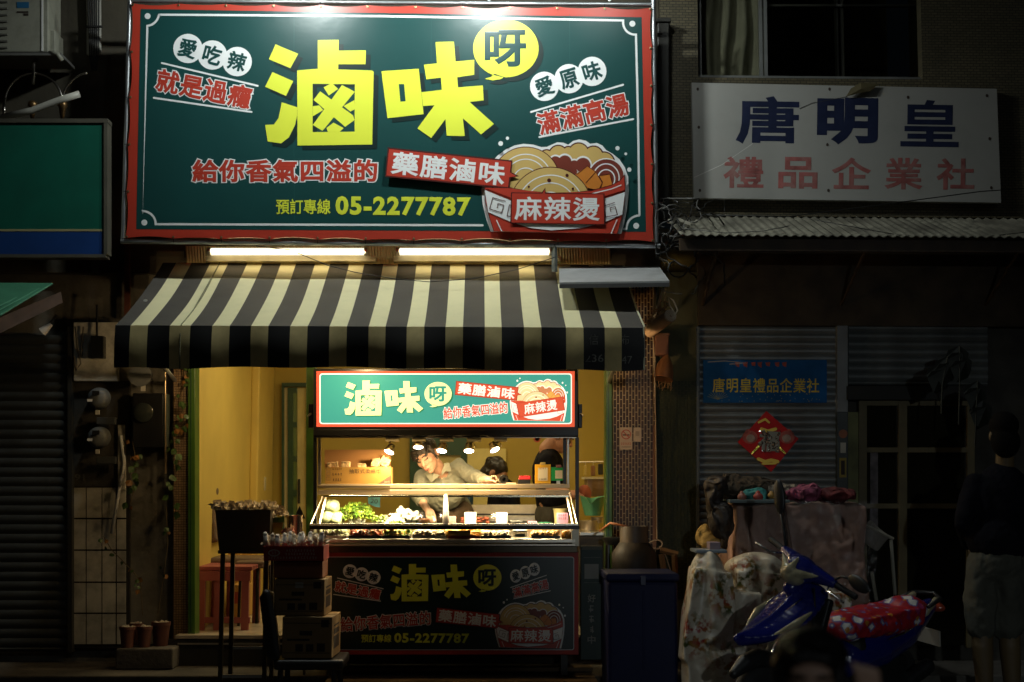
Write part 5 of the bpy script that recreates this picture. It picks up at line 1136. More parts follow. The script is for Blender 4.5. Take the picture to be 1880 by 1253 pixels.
for pts, r_ in ((arc2(62, 190, 53, 55, 180, 360), .008), (arc2(165, 195, 52, 60, 180, 265), .008), ([P(67, 108, -.3), P(62, 118, -.3), P(61, 155, -.3)], .014), ([P(8, 190, -.3), P(7, 216, -.3)], .012)): MB().tube(pts, r_, 8).build('rod', chr_, t, smooth=True)
for x in (60, 115): MB().lathe([(.012, -.1), (.02, -.06), (.024, -.03), (.034, -.01), (.03, .015), (0, .03)], P(x, 192, -.3), 14).build('finial', M('aged_bronze', (.2, .12, .05), r=.35, m=.8), t, smooth=True)
t = thing('plastic_pipe', 'white plastic pipe lying slanted on top of the green board', 'pipe', P(80, 195, -.42)); MB().tube([P(2, 217, -.42), P(60, 203, -.42), P(110, 184, -.42), P(146, 173, -.42)], .024, 12).build('pipe', M('grey_white_pvc', (.45, .44, .38), r=.5, dirt=.3), t, smooth=True)
t = thing('cable_duct', 'pale strip of wall with black cables running down it', 'cables', P(172, 105, -.05)); MB().px(159, -40, 184, 100, -.03, .03).build('white_strip', M('pale_strip', (.42, .41, .36), r=.7), t)
for i in range(6): MB().tube([P(160+i*4.3, -40, -.06), P(163+i*3.6, 40, -.06), P(165+i*3, 100, -.06), P(168+i*2, 130, -.05)], .005, 5).build('cable', blackr, t)
MB().px(157, 47, 187, 50, -.075, .02).build('strap', blackr, t)
Yg = -.5
t = thing('green_signboard', 'blank green board with a blue lower stripe at the left edge', 'signboard', P(90, 475, Yg))
MB().px(-80, 226, 190, 421, Yg, .08).build('green_field', M('board_green', (.008, .13, .085), r=.4, var=.08, dirt=.2), t); MB().px(-80, 421, 190, 425, Yg-.002, .08).build('cream_line', M('board_cream', (.4, .36, .18), r=.5), t); MB().px(-80, 425, 190, 467, Yg, .08).build('blue_stripe', M('board_blue', (.012, .055, .22), r=.4, var=.1), t)
fr = M('board_frame', (.14, .13, .1), r=.5, m=.3, dirt=.4)
for q in ((-84, 218, 198, 225.5), (-84, 467, 194, 473), (190.5, 226, 197, 467)): MB().px(*q, Yg-.012, .11).build('frame_bar', fr, t)
t = thing('green_tarp', 'slanted edge of a green tarpaulin with a brown underside at the left', 'tarpaulin', P(0, 570, -1.0))
a, b, c, d = P(-60, 519, -.6), P(96, 520, -.6), P(0, 578, -1.1), P(-60, 612, -1.1)
MB().add([a, b, c, d, a-up, b-up, c-up, d-up], [(3, 2, 1, 0), (4, 5, 6, 7), (1, 5, 4, 0), (2, 6, 5, 1), (3, 7, 6, 2)]).build('tarp', M('tarp_green', (.05, .2, .11), r=.6, var=.15, bump=.4, bs=14), t)
for k in range(3): MB().tube([P(96-k*14, 521+k*4, -.6), P(0-k*14, 579-k*2, -1.1)], .005, 5).build('hem_fold', M('tarp_light', (.1, .3, .18), r=.6), t)
a, b, c, d = P(0, 583, -1.08), P(112, 536, -.5), P(115, 556, -.5), P(0, 612, -1.08); MB().add([a, b, c, d], [(3, 2, 1, 0)]).build('underside', M('brown_underside', (.08, .045, .028), r=.8, var=.3), t)
t = thing('wall_lamp', 'small white cone lamp, unlit, below the tarpaulin', 'lamp', P(88, 600, -.3)); MB().lathe([(.012, .03), (.03, -.03), (.034, -.05), (.03, -.05), (0, .0)], P(88, 601, -.3), 14, rot=(0, R(50), 0)).build('shade', M('dusty_white', (.45, .4, .33), r=.5), t, smooth=True, autos=50); MB().tube([P(92, 596, -.3), P(102, 580, -.1)], .01, 6).build('arm', blackp, t)

# ------------------------------------------------------------------ inside the doorway, left of the cart
pinkm = M('pink_painted_wood', (.34, .085, .085), r=.45, var=.15, vs=4, dirt=.3)
t = thing('slatted_bench', 'pinkish red slatted wooden bench just inside the doorway', 'bench', Vector((P(405, 1140, .6).x, .6, FZ)))
x0_, x1_ = P(356, 1040, .3).x, P(462, 1040, .3).x; zt2 = P(400, 1040, .35).z
for i in range(6): MB().box((x0_, .32+i*.1, zt2-.03), (x1_, .32+i*.1+.082, zt2)).build('slat', pinkm, t, bevel=.004)
MB().box((x0_+.01, .3, zt2-.1), (x1_-.01, .33, zt2-.032)).build('apron_rail', pinkm, t); MB().box((x0_+.01, .32, FZ+.05), (x1_-.01, .35, FZ+.09)).build('stretcher', pinkm, t)
for x in (x0_+.03, (x0_+x1_)/2-.06, x1_-.07):
    for y in (.31, .82): MB().box((x, y, FZ), (x+.05, y+.05, zt2-.032)).build('leg', pinkm, t)
gch = M('grey_brown_vinyl', (.13, .085, .06), r=.5, var=.15)
c = Vector((P(390, 1100, .95).x, .98, FZ)); t = thing('padded_chair', 'padded grey brown chair pushed behind the pink bench', 'chair', c)
blob('backrest', [('b', c+Vector((-.03, .0, .80)), (.12, .4, .42), (0, R(-8), 0)), ('e', c+Vector((-.04, 0, .98)), (.06, .2, .08))], gch, t, vox=.015, smooth=5)
MB().cbox(c+Vector((.18, 0, .45)), (.42, .42, .07)).build('seat', gch, t, bevel=.02)
for dx in (0, .36):
    for dy in (-.18, .18): MB().tube([c+Vector((dx, dy, .42)), c+Vector((dx, dy, 0))], .013, 8).build('leg', blackp, t)
c = Vector((P(466, 1105, .7).x, .75, FZ)); t = thing('stool', 'grey topped stool with dark legs right of the pink bench', 'stool', c); MB().cbox(c+Vector((-.02, 0, P(460, 1036, .7).z-FZ)), (.22, .3, .05)).build('seat', gch, t, bevel=.012)
for dx in (-.09, .09):
    for dy in (-.12, .12): MB().tube([c+Vector((dx, dy, P(460, 1040, .7).z-FZ)), c+Vector((dx*1.1, dy, 0))], .011, 8).build('leg', blackp, t)
for (x0, y0, x1, y1, Y, lb) in ((404, 1008, 440, 1068, 1.5, 'printed carton behind the grey brown chair'), (440, 1008, 462, 1060, 1.6, 'plain carton beside the printed carton at the back of the bench'), (424, 1075, 452, 1128, 1.2, 'carton on the floor under the grey topped stool')):
    z0_ = FZ if y0 > 1070 or True else 0; t = thing('carton', lb, 'carton', Vector((P((x0+x1)/2, y1, Y).x, Y, FZ))); a, b = P(x0, y0, Y), P(x1, y1, Y); MB().box((a.x, Y, FZ), (b.x, Y+.3, a.z)).build('box', cartonm, t, bevel=.004); MB().box((a.x+.02, Y-.004, a.z-.14), (a.x+.07, Y-.001, a.z-.05)).build('print', M('red_print', (.35, .06, .03), r=.7), t)
t = thing('hanging_lettered_basket', 'small dark basket of the folding table', 'basket', P(362, 980, .3)) if False else None

# stand with a dark bin of wrapped cutlery
Yd = -.95
t = thing('display_stand', 'tall dark stand with thin legs holding a bin, left of the cart', 'stand', Vector((P(440, 1250, Yd).x, Yd, 0))); bt = P(440, 1011, Yd).z
dk_m = M('dark_olive_steel', (.05, .042, .025), r=.5, m=.3, var=.2)
xa, xb = P(400, 1011, Yd).x, P(494, 1011, Yd).x
MB().box((xa, Yd, bt-.02), (xb, Yd+.34, bt)).build('top_frame', dk_m, t)
for x, y in ((P(405, 1011, Yd).x, Yd), (P(405, 1011, Yd).x+.01, Yd+.31), (xb-.03, Yd+.31), (xb-.03, Yd)):
    MB().box((x, y, 0), (x+.026, y+.026, bt-.021)).build('leg', dk_m, t)
MB().box((xa+.03, Yd+.31, .3), (xb-.03, Yd+.325, .32)).build('crossbar', steelw, t); MB().box((xa+.03, Yd+.005, .16), (xb-.03, Yd+.02, .18)).build('crossbar', steelw, t)
t = thing('plastic_bin', 'dark square bin full of shiny wrapped cutlery on the stand', 'bin', P(445, 1011, Yd+.1))
f0 = [P(395, 937, Yd-.01), P(497, 936, Yd-.01), P(494, 1010, Yd-.0), P(402, 1010, Yd-.0)]; bk = [v+Vector((0, .32, 0)) for v in f0]
MB().add(f0+bk, [(3, 2, 1, 0), (4, 5, 6, 7), (1, 2, 6, 5), (0, 4, 7, 3), (2, 3, 7, 6)]).build('bin', M('olive_black_plastic', (.045, .037, .02), r=.5), t)
wrap = glass('crinkled_wrap', (.9, .88, .8), .12, .55); papm = M('wrapped_paper', (.62, .52, .36), r=.35, var=.2)
def crumple(name, parent, c, rx, ry, rz, n, seed, mats, s_=.03):
    r2 = random.Random(seed); mb = MB()
    for i in range(n):
        p = Vector(c)+Vector((r2.uniform(-rx, rx), r2.uniform(-ry, ry), r2.uniform(0, rz))); e = Euler((r2.uniform(-1.4, 1.4), r2.uniform(-1.4, 1.4), r2.uniform(0, 6))).to_matrix(); k = s_*r2.uniform(.5, 1.4)
        q = [(-1, -.5, 0), (0, -.7, .3), (1, -.4, -.1), (.8, .5, .2), (0, .6, -.3), (-.9, .5, .1)]
        mb.add([p+e @ (Vector(v)*k) for v in q]+[p], [(6, j, (j+1) % 6) for j in range(6)], r2.choice(range(len(mats))))
    return mb.build(name, mats, parent, kind='stuff')
wrapm = M('shiny_cellophane', (.75, .66, .5), r=.15, spec=1, var=.3, vs=30)
crumple('wrapped_cutlery', t, P(448, 935, Yd+.12), .19, .12, .035, 260, 3, [wrapm, papm, wrapm], .022)
crumple('wrapped_cutlery', t, P(503, 945, Yd+.16), .07, .08, .05, 90, 5, [wrapm, papm], .02)
t = thing('seasoning_packet', 'green and yellow packet leaning between bin and steel cup', 'packet', P(510, 990, Yd+.1)); MB().add([P(497, 950, Yd+.12), P(523, 950, Yd+.12), P(513, 990, Yd+.12), P(499, 990, Yd+.12)]+[P(497, 950, Yd+.16), P(523, 950, Yd+.16), P(513, 990, Yd+.16), P(499, 990, Yd+.16)], [(3, 2, 1, 0), (4, 5, 6, 7), (1, 2, 6, 5), (0, 4, 7, 3), (0, 1, 5, 4), (2, 3, 7, 6)]).build('packet', M('packet_yellow', (.45, .32, .05), r=.4), t)
MB().px(498, 950, 522, 960, Yd+.114, .006).build('green_band', green, t)
st2 = thing('side_shelf', 'small dark side shelf carrying the steel cup beside the stand', 'shelf', P(530, 990, Yd+.2)); MB().px(494, 988, 562, 994, Yd+.02, .3).build('shelf', dk_m, st2)
for a in (497, 556): MB().px(a, 994, a+4, 1240, Yd+.2, .03).build('leg', dk_m, st2)
t = thing('steel_cup', 'tall steel cup with a dark spout standing by the bin', 'cup', P(541, 988, Yd+.15)); kx = .052
MB().lathe([(kx*.9, 0), (kx, .14), (kx*1.03, .145), (kx*.93, .14), (kx*.85, .01), (0, .01)], t.location, 20).build('cup', M('cup_steel', (.6, .5, .38), r=.2, m=1), t, smooth=True, autos=50)
MB().add([P(540, 951, Yd+.15), P(561, 953, Yd+.15), P(550, 929, Yd+.15), P(548, 951, Yd+.2)], [(0, 1, 2), (1, 3, 2), (3, 0, 2), (0, 3, 1)]).build('spout', blackp, t)
crumple('red_wrapper', t, P(530, 983, Yd+.08), .03, .02, .04, 22, 9, [M('pinkish_wrapper', (.5, .2, .15), r=.3), wrapm], .018)

# chair carrying a stack of cartons
Yc2 = -1.45
t = thing('black_chair', 'black chair carrying the stack of cartons at the lower left of the cart', 'chair', Vector((P(560, 1250, Yc2).x, Yc2, 0)))
chm = M('black_vinyl', (.014, .013, .012), r=.45)
sz_ = P(560, 1210, Yc2).z
pts = [P(484, 1080, Yc2+.15), P(498, 1082, Yc2+.15), P(510, 1110, Yc2+.15), P(516, 1208, Yc2+.15), P(500, 1212, Yc2+.15), P(487, 1150, Yc2+.15)]
blob('backrest', [('t', [P(489, 1090, Yc2+.0), P(497, 1140, Yc2+.0), P(505, 1205, Yc2+.0)], [.028, .032, .03]), ('t', [P(489, 1090, Yc2+.36), P(497, 1140, Yc2+.36), P(505, 1205, Yc2+.36)], [.028, .032, .03]), ('b', P(496, 1145, Yc2+.18), (.035, .38, .36), (0, R(-8), 0))], chm, t, vox=.01, smooth=4)
blob('seat', [('b', Vector((P(567, 1215, Yc2).x, Yc2+.19, sz_-.035)), (.41, .42, .06))], chm, t, vox=.011, smooth=3)
for x in (515, 612):
    for y in (Yc2+.02, Yc2+.36): MB().tube([(P(x, 1215, Yc2).x, y, sz_-.06), (P(x, 1215, Yc2).x+(-.02 if x < 560 else .02), y, 0)], .017, 8).build('leg', chm, t)
def carton(lb, x0, y0, x1, y1, Y, d, mat, rotz=0, marks=()):
    a, b = P(x0, y0, Y), P(x1, y1, Y); t = thing('carton', lb, 'carton', Vector(((a.x+b.x)/2, Y+d/2, b.z)), (0, 0, R(rotz)))
    w_, h_ = b.x-a.x, a.z-b.z; MB().box((-w_/2, -d/2, 0), (w_/2, d/2, h_)).build('box', mat, t, local=True, bevel=.004)
    MB().box((-w_/2+.004, -.03, h_), (w_/2-.004, .03, h_+.0012)).build('tape', M('brown_tape', (.35, .25, .12), r=.25), t, local=True)
    for (u0, v0, u1, v1, mt) in marks: MB().box((-w_/2+u0*w_, -d/2-.0012, v0*h_), (-w_/2+u1*w_, -d/2-.0002, v1*h_)).build('print', mt, t, local=True)
    if marks:
        for v0, v1 in ((.2, .5), (.55, .68), (.74, .78)): MB().box((w_/2+.0002, -d*.3, v0*h_), (w_/2+.0012, d*.3, v1*h_)).build('side_print', ink, t, local=True)
        for v in (.12, .84): MB().box((-w_/2+.01, -d/2-.0015, v*h_), (w_/2-.01, -d/2-.0003, (v+.015)*h_)).build('print_line', ink, t, local=True)
    return t
mk = [(.27, .16, .42, .34, ink), (.48, .16, .63, .34, ink), (.7, .16, .86, .36, ink), (.35, .55, .6, .66, ink), (.1, .42, .55, .47, ink), (.78, .75, .93, .93, ink)]
cart2 = M('dull_cardboard', (.30, .20, .085), r=.8, var=.1, dirt=.25, ds=5, dcol=(.15, .09, .04))
carton('lowest and largest carton of the stack on the black chair', 521, 1133, 612, 1209, Yc2, .34, cart2, -3, mk)
carton('middle carton of the stack on the black chair, pale label near its top', 505, 1064, 597, 1131, Yc2+.03, .32, cart2, -2, mk+[(.42, .76, .58, .92, M('pale_label', (.4, .38, .32), r=.7))])
carton('reddish brown carton under the red tray of the stack', 503, 1031, 592, 1062, Yc2+.05, .3, M('reddish_carton', (.28, .10, .04), r=.8, var=.1), 0)
t = thing('red_box', 'red open box of rolled white packs on top of the carton stack', 'box', P(540, 1031, Yc2+.1)); redb = M('red_carton', (.34, .03, .022), r=.5, var=.08)
MB().px(484, 1003, 594, 1030, Yc2-.0, .006).build('front_panel', redb, t); MB().px(484, 1002, 594, 1029, Yc2+.32, .006).build('back_panel', redb, t)
for a in (484, 592): MB().px(a, 1003, a+2, 1030, Yc2+.007, .31).build('side_panel', redb, t)
MB().px(485, 1027, 593, 1030, Yc2+.007, .31).build('bottom', redb, t)
pw_ = M('pale_print', (.5, .42, .36), r=.7); MB().disc(503, 1015.5, 11, 6.5, Yc2-.0015, 0).build('oval_logo', [pw_], t); MB().disc(503, 1015.5, 8.5, 4.5, Yc2-.0022, 0).build('oval_logo', [redb], t)
marks(503, 1015.5, 10, 5, 2, Yc2-.003, pw_, 'lettering', t)
for y, w_, x, b_ in ((1011, 54, 551, 10), (1017.5, 56, 551, 11), (1024.5, 92, 537, 17)): marks(x, y, w_, 4.5, b_, Yc2-.0015, pw_, 'lettering', t)
mb = None; r2 = random.Random(4)
for i in range(11):
    x = 490+i*9.6; y = 1000+r2.uniform(-3, 2); mb = MB(); p = P(x, y, Yc2+.06); e = p+Vector((r2.uniform(-.01, .02), r2.uniform(-.04, .02), .055))
    mb.tube([p-Vector((0, -.02, .05)), e], [.017, .014], 9); mb.ball(e, .014, 8, 5, jit=.25, rng=r2); mb.build('rolled_pack', papm if i % 4 == 1 else M('rolled_white', (.66, .6, .5), r=.3, spec=.8, var=.15), t, smooth=True)
crumple('pack_film', t, P(540, 1000, Yc2+.12), .19, .09, .05, 120, 12, [wrapm], .016)
# pallet / step under the cart and curb bits
t = thing('wooden_pallet', 'low wooden pallet lying on the ground beneath the cart', 'pallet', Vector((P(810, 1240, -.55).x, -.55, 0)))
for i in range(3): MB().box((P(600, 1220, -.8).x, -.9+i*.2, PZ+.01 if i > 1 else .10), (P(1095, 1220, -.8).x, -.9+i*.2+.14, PZ+.035 if i > 1 else .13)).build('plank', M('weathered_wood', (.16, .11, .06), r=.8, var=.3), t)
for x in (620, 840, 1060): MB().box((P(x, 1220, -.8).x, -.9, 0), (P(x+25, 1220, -.8).x, -.63, .099)).build('block', darkwood, t)

# ------------------------------------------------------------------ right of the cart inside the shop
Yi = .35
t = thing('utensil_rack', 'wire rack on the right inner wall holding yellow and brown utensils', 'rack', P(1088, 850, 1.6)); MB().tube([P(1062, 849, 1.6), P(1108, 848, 1.6)], .006, 6).build('rail', steel, t)
for x, y0, y1, w_, c_ in ((1075, 855, 874, 6, (.5, .36, .05)), (1089, 855, 874, 8, (.25, .12, .05)), (1103, 852, 872, 9, (.02, .018, .015))):
    MB().px(x-w_/2, y0, x+w_/2, y1, 1.6, .04).build('utensil', M('utensil_%d' % x, c_, r=.35), t, bevel=.006); MB().tube([P(x, 849, 1.6), P(x, y0, 1.6)], .003, 5).build('hook', steel, t)
t = thing('side_cabinet', 'low cream cabinet by the right inner wall of the shop', 'cabinet', P(1092, 1110, .9)); MB().px(1078, 878, 1110, 912, 1.2, .3).build('upper_box', M('brown_cabinet', (.26, .17, .08), r=.5), t, bevel=.004); MB().px(1074, 876, 1111, 880, 1.15, .36).build('top', cream, t); MB().px(1064, 985, 1112, 1170, .6, .4).build('base', M('dark_cabinet', (.05, .04, .03), r=.5), t)
t = thing('pink_towel', 'reddish cloth lying behind the green basket', 'cloth', P(1072, 905, .9)); blob('cloth', [('e', P(1073, 903, .95), (.05, .05, .055)), ('b', P(1077, 908, .95), (.07, .06, .05), (0, .2, 0))], M('reddish_cloth', (.35, .10, .05), r=.9), t, vox=.01, smooth=3)
t = thing('green_basket', 'pale green plastic basket with a dipped rim right of the cart', 'basket', P(1088, 945, .4)); gb_ = M('mint_plastic', (.10, .36, .2), r=.35, var=.1)
mb = MB(); nn = 36; c = P(1088, 947, .46); vs = []
for k_, (rx_, ry_, f_) in enumerate(((.055, .07, 0), (.09, .115, 1), (.094, .119, 1), (.099, .124, 1), (.093, .118, .97), (.06, .075, .05))):
    for j in range(nn):
        a = 2*math.pi*j/nn; dip = .045*math.exp(-((a-4.45)/.28)**2); z = (.125+.02*abs(math.cos(a))-dip)*f_
        vs.append(c+Vector((math.cos(a)*rx_, math.sin(a)*ry_, z)))
mb.add(vs, [(k_*nn+j, k_*nn+(j+1) % nn, (k_+1)*nn+(j+1) % nn, (k_+1)*nn+j) for k_ in range(5) for j in range(nn)]+[tuple(range(nn-1, -1, -1))]); mb.build('basket', gb_, t, smooth=True, autos=60)
for x, y, w_, h_, lb in ((1085, 975, 40, 17, 'steel pot standing under the green basket'), (1100, 962, 26, 10, 'small steel pan under the green basket')):
    a = P(x-w_/2, y, .3); k = (P(x+w_/2, y, .3).x-a.x)/2; t = thing('pot', lb, 'pot', P(x, y, .3)); hh = h_/255
    MB().lathe([(k*.85, 0), (k*.95, hh), (k, hh+.004), (k*.9, hh), (k*.8, .008), (0, .008)], (t.location.x, .45, t.location.z), 22).build('pot', steel, t, smooth=True, autos=40)
t = thing('stove_top', 'steel stove ledge with a bright rim behind the right end of the cart', 'stove', P(1088, 1010, .25)); MB().px(1064, 977, 1126, 984, .15, .5).build('top', steel, t, bevel=.004); MB().px(1064, 984, 1124, 1003, .17, .45).build('front', M('dark_stove', (.06, .045, .03), r=.5), t)
t = thing('standing_sign', 'narrow dark green upright sign with vertical white writing right of the cart', 'sign', Vector((P(1086, 1210, -.72).x, -.72, PZ))); MB().px(1066, 1004, 1107, 1212, -.72, .03).build('board', M('sign_dark_green', (.012, .035, .028), r=.5), t, bevel=.003)
MB().px(1068, 1003, 1106, 1010, -.726, .03).build('top_edge', M('sign_edge', (.08, .08, .05), r=.5), t)
pw = M('sign_white', (.3, .3, .27), r=.6)
MB().poly([[(1073, 1036), (1099, 1036), (1099, 1063), (1073, 1063)]], -.7215, 0).build('pale_square', [pw], t)
MB().stroke([(1072, 1024), (1102, 1024)], 1.2, -.7215, 0).build('rule', [M('sign_rule', (.12, .14, .12), r=.6)], t)
MB().stroke([(1072, 1070), (1102, 1070)], 1.2, -.7215, 0).build('rule', [M('sign_rule', (.12, .14, .12), r=.6)], t)
for i in (1, 2, 3): marks(1086, 1099+i*19, 14, 13, 1, -.7215, pw, 'lettering', t)
for i, ch_ in ((0, '好'), (4, '中')): text(ch_, 1086, 1099+i*19, 15, 15, 0, -.7215, [(.025, pw, 0)], 'lettering', t)
# ------------------------------------------------------------------ tiled column fittings
t = thing('no_smoking_sign', 'small pale no smoking sign on the brown tiled column', 'sign', P(1149, 826, -.01)); pp_ = M('aged_white_plastic', (.55, .42, .3), r=.5, dirt=.3, ds=9)
MB().px(1138, 785, 1161, 826, -.012, .008).build('plate', pp_, t, bevel=.001); rd_ = M('sign_red', (.4, .05, .02), r=.5)
mb = MB(); mb.stroke([(1149.5+8.2*math.cos(R(a)), 798+8.2*math.sin(R(a))) for a in range(0, 360, 20)], 1.8, -.0128, 0, closed=True); mb.stroke([(1144, 792.5), (1155, 803.5)], 1.8, -.0132, 0); mb.build('red_ring', [rd_], t)
MB().stroke([(1144, 799), (1155, 799)], 2.4, -.0125, 0).build('cigarette', [ink], t); marks(1149.5, 815, 19, 5, 5, -.0128, rd_, 'lettering', t); MB().stroke([(1141, 821), (1158, 821)], .9, -.0128, 0).build('small_print', [ink], t)
t = thing('light_switch', 'cream light switch beside the no smoking sign', 'switch', P(1170, 812, -.01)); MB().px(1163, 785, 1178, 812, -.016, .012).build('plate', pp_, t, bevel=.003); MB().px(1167, 792, 1174, 801, -.02, .005).build('rocker', M('rocker', (.35, .25, .16), r=.4), t, bevel=.001)
pvc = M('beige_pvc', (.45, .32, .2), r=.45, var=.1, dirt=.3)
t = thing('vertical_cord', 'long pale cord hanging down beside the brown column to a knot', 'cord', P(1205, 1000, -.1)); MB().tube([P(1197, 585, -.3), P(1201, 650, -.2), P(1204, 800, -.1), P(1206, 990, -.1)], .005, 6).build('cord', pvc, t)
pts = [P(1206+10*math.cos(R(a))*(1+a/400), 1000-8*math.sin(R(a)), -.1) for a in range(-90, 300, 25)]; MB().tube(pts, .006, 6).build('knot_loop', pvc, t, smooth=True); MB().tube([P(1210, 1003, -.1), P(1222, 1020, -.1), P(1232, 1050, -.1)], .004, 6).build('tail', pvc, t)
t = thing('conduit_pipe', 'brown painted conduit at the right edge of the brown column', 'pipe', P(1203, 970, -.02)); MB().px(1199, 780, 1205, 1005, -.02, .03).build('pipe', M('brown_conduit', (.2, .09, .04), r=.5), t)
# rolled blind with fittings
t = thing('rolled_blind', 'rolled up canvas blind tied with wire under the metal hood', 'blind', P(1215, 600, -.6)); rb = M('tan_canvas', (.46, .3, .18), r=.7, var=.15, dirt=.3)
a, b = P(1193, 609, -.45), P(1231, 580, -.85); MB().tube([a, b], .042, 18).build('roll', rb, t, smooth=True, autos=50)
dr = (b-a).normalized(); ax = dr.cross(Vector((0, 0, 1))).normalized(); ay = ax.cross(dr)
pts = [b+dr*.004+(ax*math.cos(R(q))+ay*math.sin(R(q)))*(.04-q/40000) for q in range(0, 1300, 30)]; MB().tube(pts, .003, 5).build('spiral_edge', M('pale_edge', (.6, .5, .36), r=.7), t)
MB().tube([P(1236, 585, -.85), P(1244, 570, -.8), P(1236, 552, -.75), P(1227, 545, -.7), P(1229, 560, -.75), P(1240, 578, -.85)], .005, 6).build('loop', M('pale_edge', (.6, .5, .36), r=.7), t, smooth=True)
r2 = random.Random(9); mb = MB()
for i in range(26):
    p = P(1190+r2.random()*38, 0, -.55); u = r2.random(); c = P(1194+u*32, 596-u*32+r2.uniform(-9, 5), -.6); mb.tube([c+Vector((r2.uniform(-.04, .04), r2.uniform(-.03, .03), r2.uniform(-.03, .03))) for _ in range(3)], .0045, 5)
mb.build('wire_wrapping', M('rusty_wire', (.35, .2, .08), r=.5, m=.3), t, kind='stuff')
for x in (1203, 1213, 1222): MB().tube([P(x, 520, -.3), P(x-2, 575, -.45)], .007, 6).build('support_rod', M('brassy_rod', (.4, .25, .1), r=.4, m=.5), t)
t = thing('junction_box', 'rusty brown junction box below the rolled blind', 'box', P(1215, 652, -.08)); MB().px(1203, 615, 1228, 653, -.1, .1).build('box', M('rust_box', (.16, .06, .025), r=.6, var=.3), t, bevel=.006); MB().px(1202, 612, 1229, 617, -.11, .11).build('lid', M('rust_lid', (.12, .05, .02), r=.6), t)
t = thing('horn_lamp', 'copper coloured bell shaped lamp housing below the junction box', 'lamp', P(1218, 690, -.1)); MB().lathe([(.012, .1), (.03, .075), (.055, .03), (.068, -.03), (.072, -.08), (.06, -.08), (0, -.05)], P(1220, 677, -.12), 20, rot=(R(-12), R(12), 0)).build('bell', M('worn_copper', (.36, .15, .06), r=.4, m=.3, var=.2), t, smooth=True, autos=50)
mb = MB()
for i in range(6): mb.tube([P(1203+i*6, 700, -.1), P(1206+i*5, 712+i % 3*3, -.12), P(1214+i*4, 704+i % 2*8, -.1), P(1225, 700, -.08)], .0035, 5)
mb.build('loose_wires', M('rusty_wire', (.35, .2, .08), r=.5), t, kind='stuff')

# ------------------------------------------------------------------ upper right: mosaic wall, window, sign, roof
ms = bpy.data.materials.new('olive_brick_mosaic'); ms.use_nodes = True; n = ms.node_tree.nodes; l = ms.node_tree.links; b = n['Principled BSDF']
tc = n.new('ShaderNodeTexCoord'); mp = n.new('ShaderNodeMapping'); mp.inputs['Rotation'].default_value = (R(90), 0, 0); br = n.new('ShaderNodeTexBrick')
br.inputs['Scale'].default_value = 1; br.inputs['Brick Width'].default_value = .046; br.inputs['Row Height'].default_value = .02; br.inputs['Mortar Size'].default_value = .0025
br.inputs['Color1'].default_value = (.20, .165, .09, 1); br.inputs['Color2'].default_value = (.14, .12, .065, 1); br.inputs['Mortar'].default_value = (.05, .045, .03, 1)
l.new(tc.outputs['Object'], mp.inputs[0]); l.new(mp.outputs[0], br.inputs[0])
no = n.new('ShaderNodeTexNoise'); no.inputs['Scale'].default_value = 2.5; no.inputs['Detail'].default_value = 8; l.new(tc.outputs['Object'], no.inputs[0])
mx = n.new('ShaderNodeMix'); mx.data_type = 'RGBA'; mx.blend_type = 'MULTIPLY'; mx.inputs[0].default_value = .7; l.new(br.outputs[0], mx.inputs[6]); l.new(no.outputs[0], mx.inputs[7]); l.new(mx.outputs[2], b.inputs['Base Color'])
bp = n.new('ShaderNodeBump'); bp.inputs['Strength'].default_value = .6; bp.inputs['Distance'].default_value = .004; bp.invert = True; l.new(br.outputs['Fac'], bp.inputs['Height']); l.new(bp.outputs[0], b.inputs['Normal']); b.inputs['Roughness'].default_value = .6
bs_ = thing('mosaic_facade', 'olive mosaic tiled upper storey of the neighbouring house on the right', 'house front', Vector((P(1550, 400, 0).x, 0, P(1550, 400, 0).z)))
gx = X(1216)
wx0, wx1, wz0 = P(1282, 140, 0).x, P(1694, 145, 0).x, P(1480, 144, 0).z
zb_ = P(1500, 398, 0).z
MB().box((gx, .0, zb_), (wx0, .3, 7)).build('wall', ms, bs_); MB().box((wx1, .0, zb_), (9, .3, 7)).build('wall', ms, bs_); MB().box((wx0+.0005, .0, zb_), (wx1-.0005, .3, wz0)).build('wall', ms, bs_)
MB().box((wx0-.1, 1.2, wz0-.3), (wx1+.1, 1.25, 7)).build('room_back', M('dark_room', (.04, .035, .02), r=.9, var=.4), bs_)
MB().box((wx0-.1, .301, wz0-.32), (wx1+.1, 1.2, wz0-.3)).build('room_floor', M('dark_room', (.04, .035, .02), r=.9), bs_)
wn = thing('sliding_window', 'wide dark sliding window with a pale curtain, above the white signboard', 'window', Vector(((wx0+wx1)/2, .1, wz0)))
alu = M('aluminium_frame', (.26, .27, .26), r=.4, m=.4, dirt=.4)
MB().box((wx0, .05, wz0), (wx1, .2, wz0+.03)).build('sill_rail', alu, wn)
for x, w_ in ((1283, 4), (1394, 5), (1402, 6), (1689, 6)): a = P(x, 70, .08).x; MB().box((a, .06, wz0+.03), (a+w_/261, .12, 6.5)).build('mullion', alu, wn)
for x in (1535, 1545): a = P(x, 70, .12).x; MB().box((a, .13, wz0+.03), (a+.02, .17, 6.5)).build('mullion', M('dim_frame', (.08, .08, .07), r=.5), wn)
MB().px(1408, 8, 1688, 12, .1, .03).build('transom', M('dim_frame', (.08, .08, .07), r=.5), wn)
for a, b_ in ((1287, 1393), (1408, 1536), (1547, 1688)): xx, yy = P(a, 70, .1).x, P(b_, 70, .1).x; MB().box((xx, .098, wz0+.03), (yy, .102, 6.5)).build('pane', glass('dusty_glass', (.75, .75, .7), .15, .15), wn)
cu_ = thing('curtain', 'pale grey crumpled curtain behind the left pane of the upper window', 'curtain', P(1335, 134, .16))
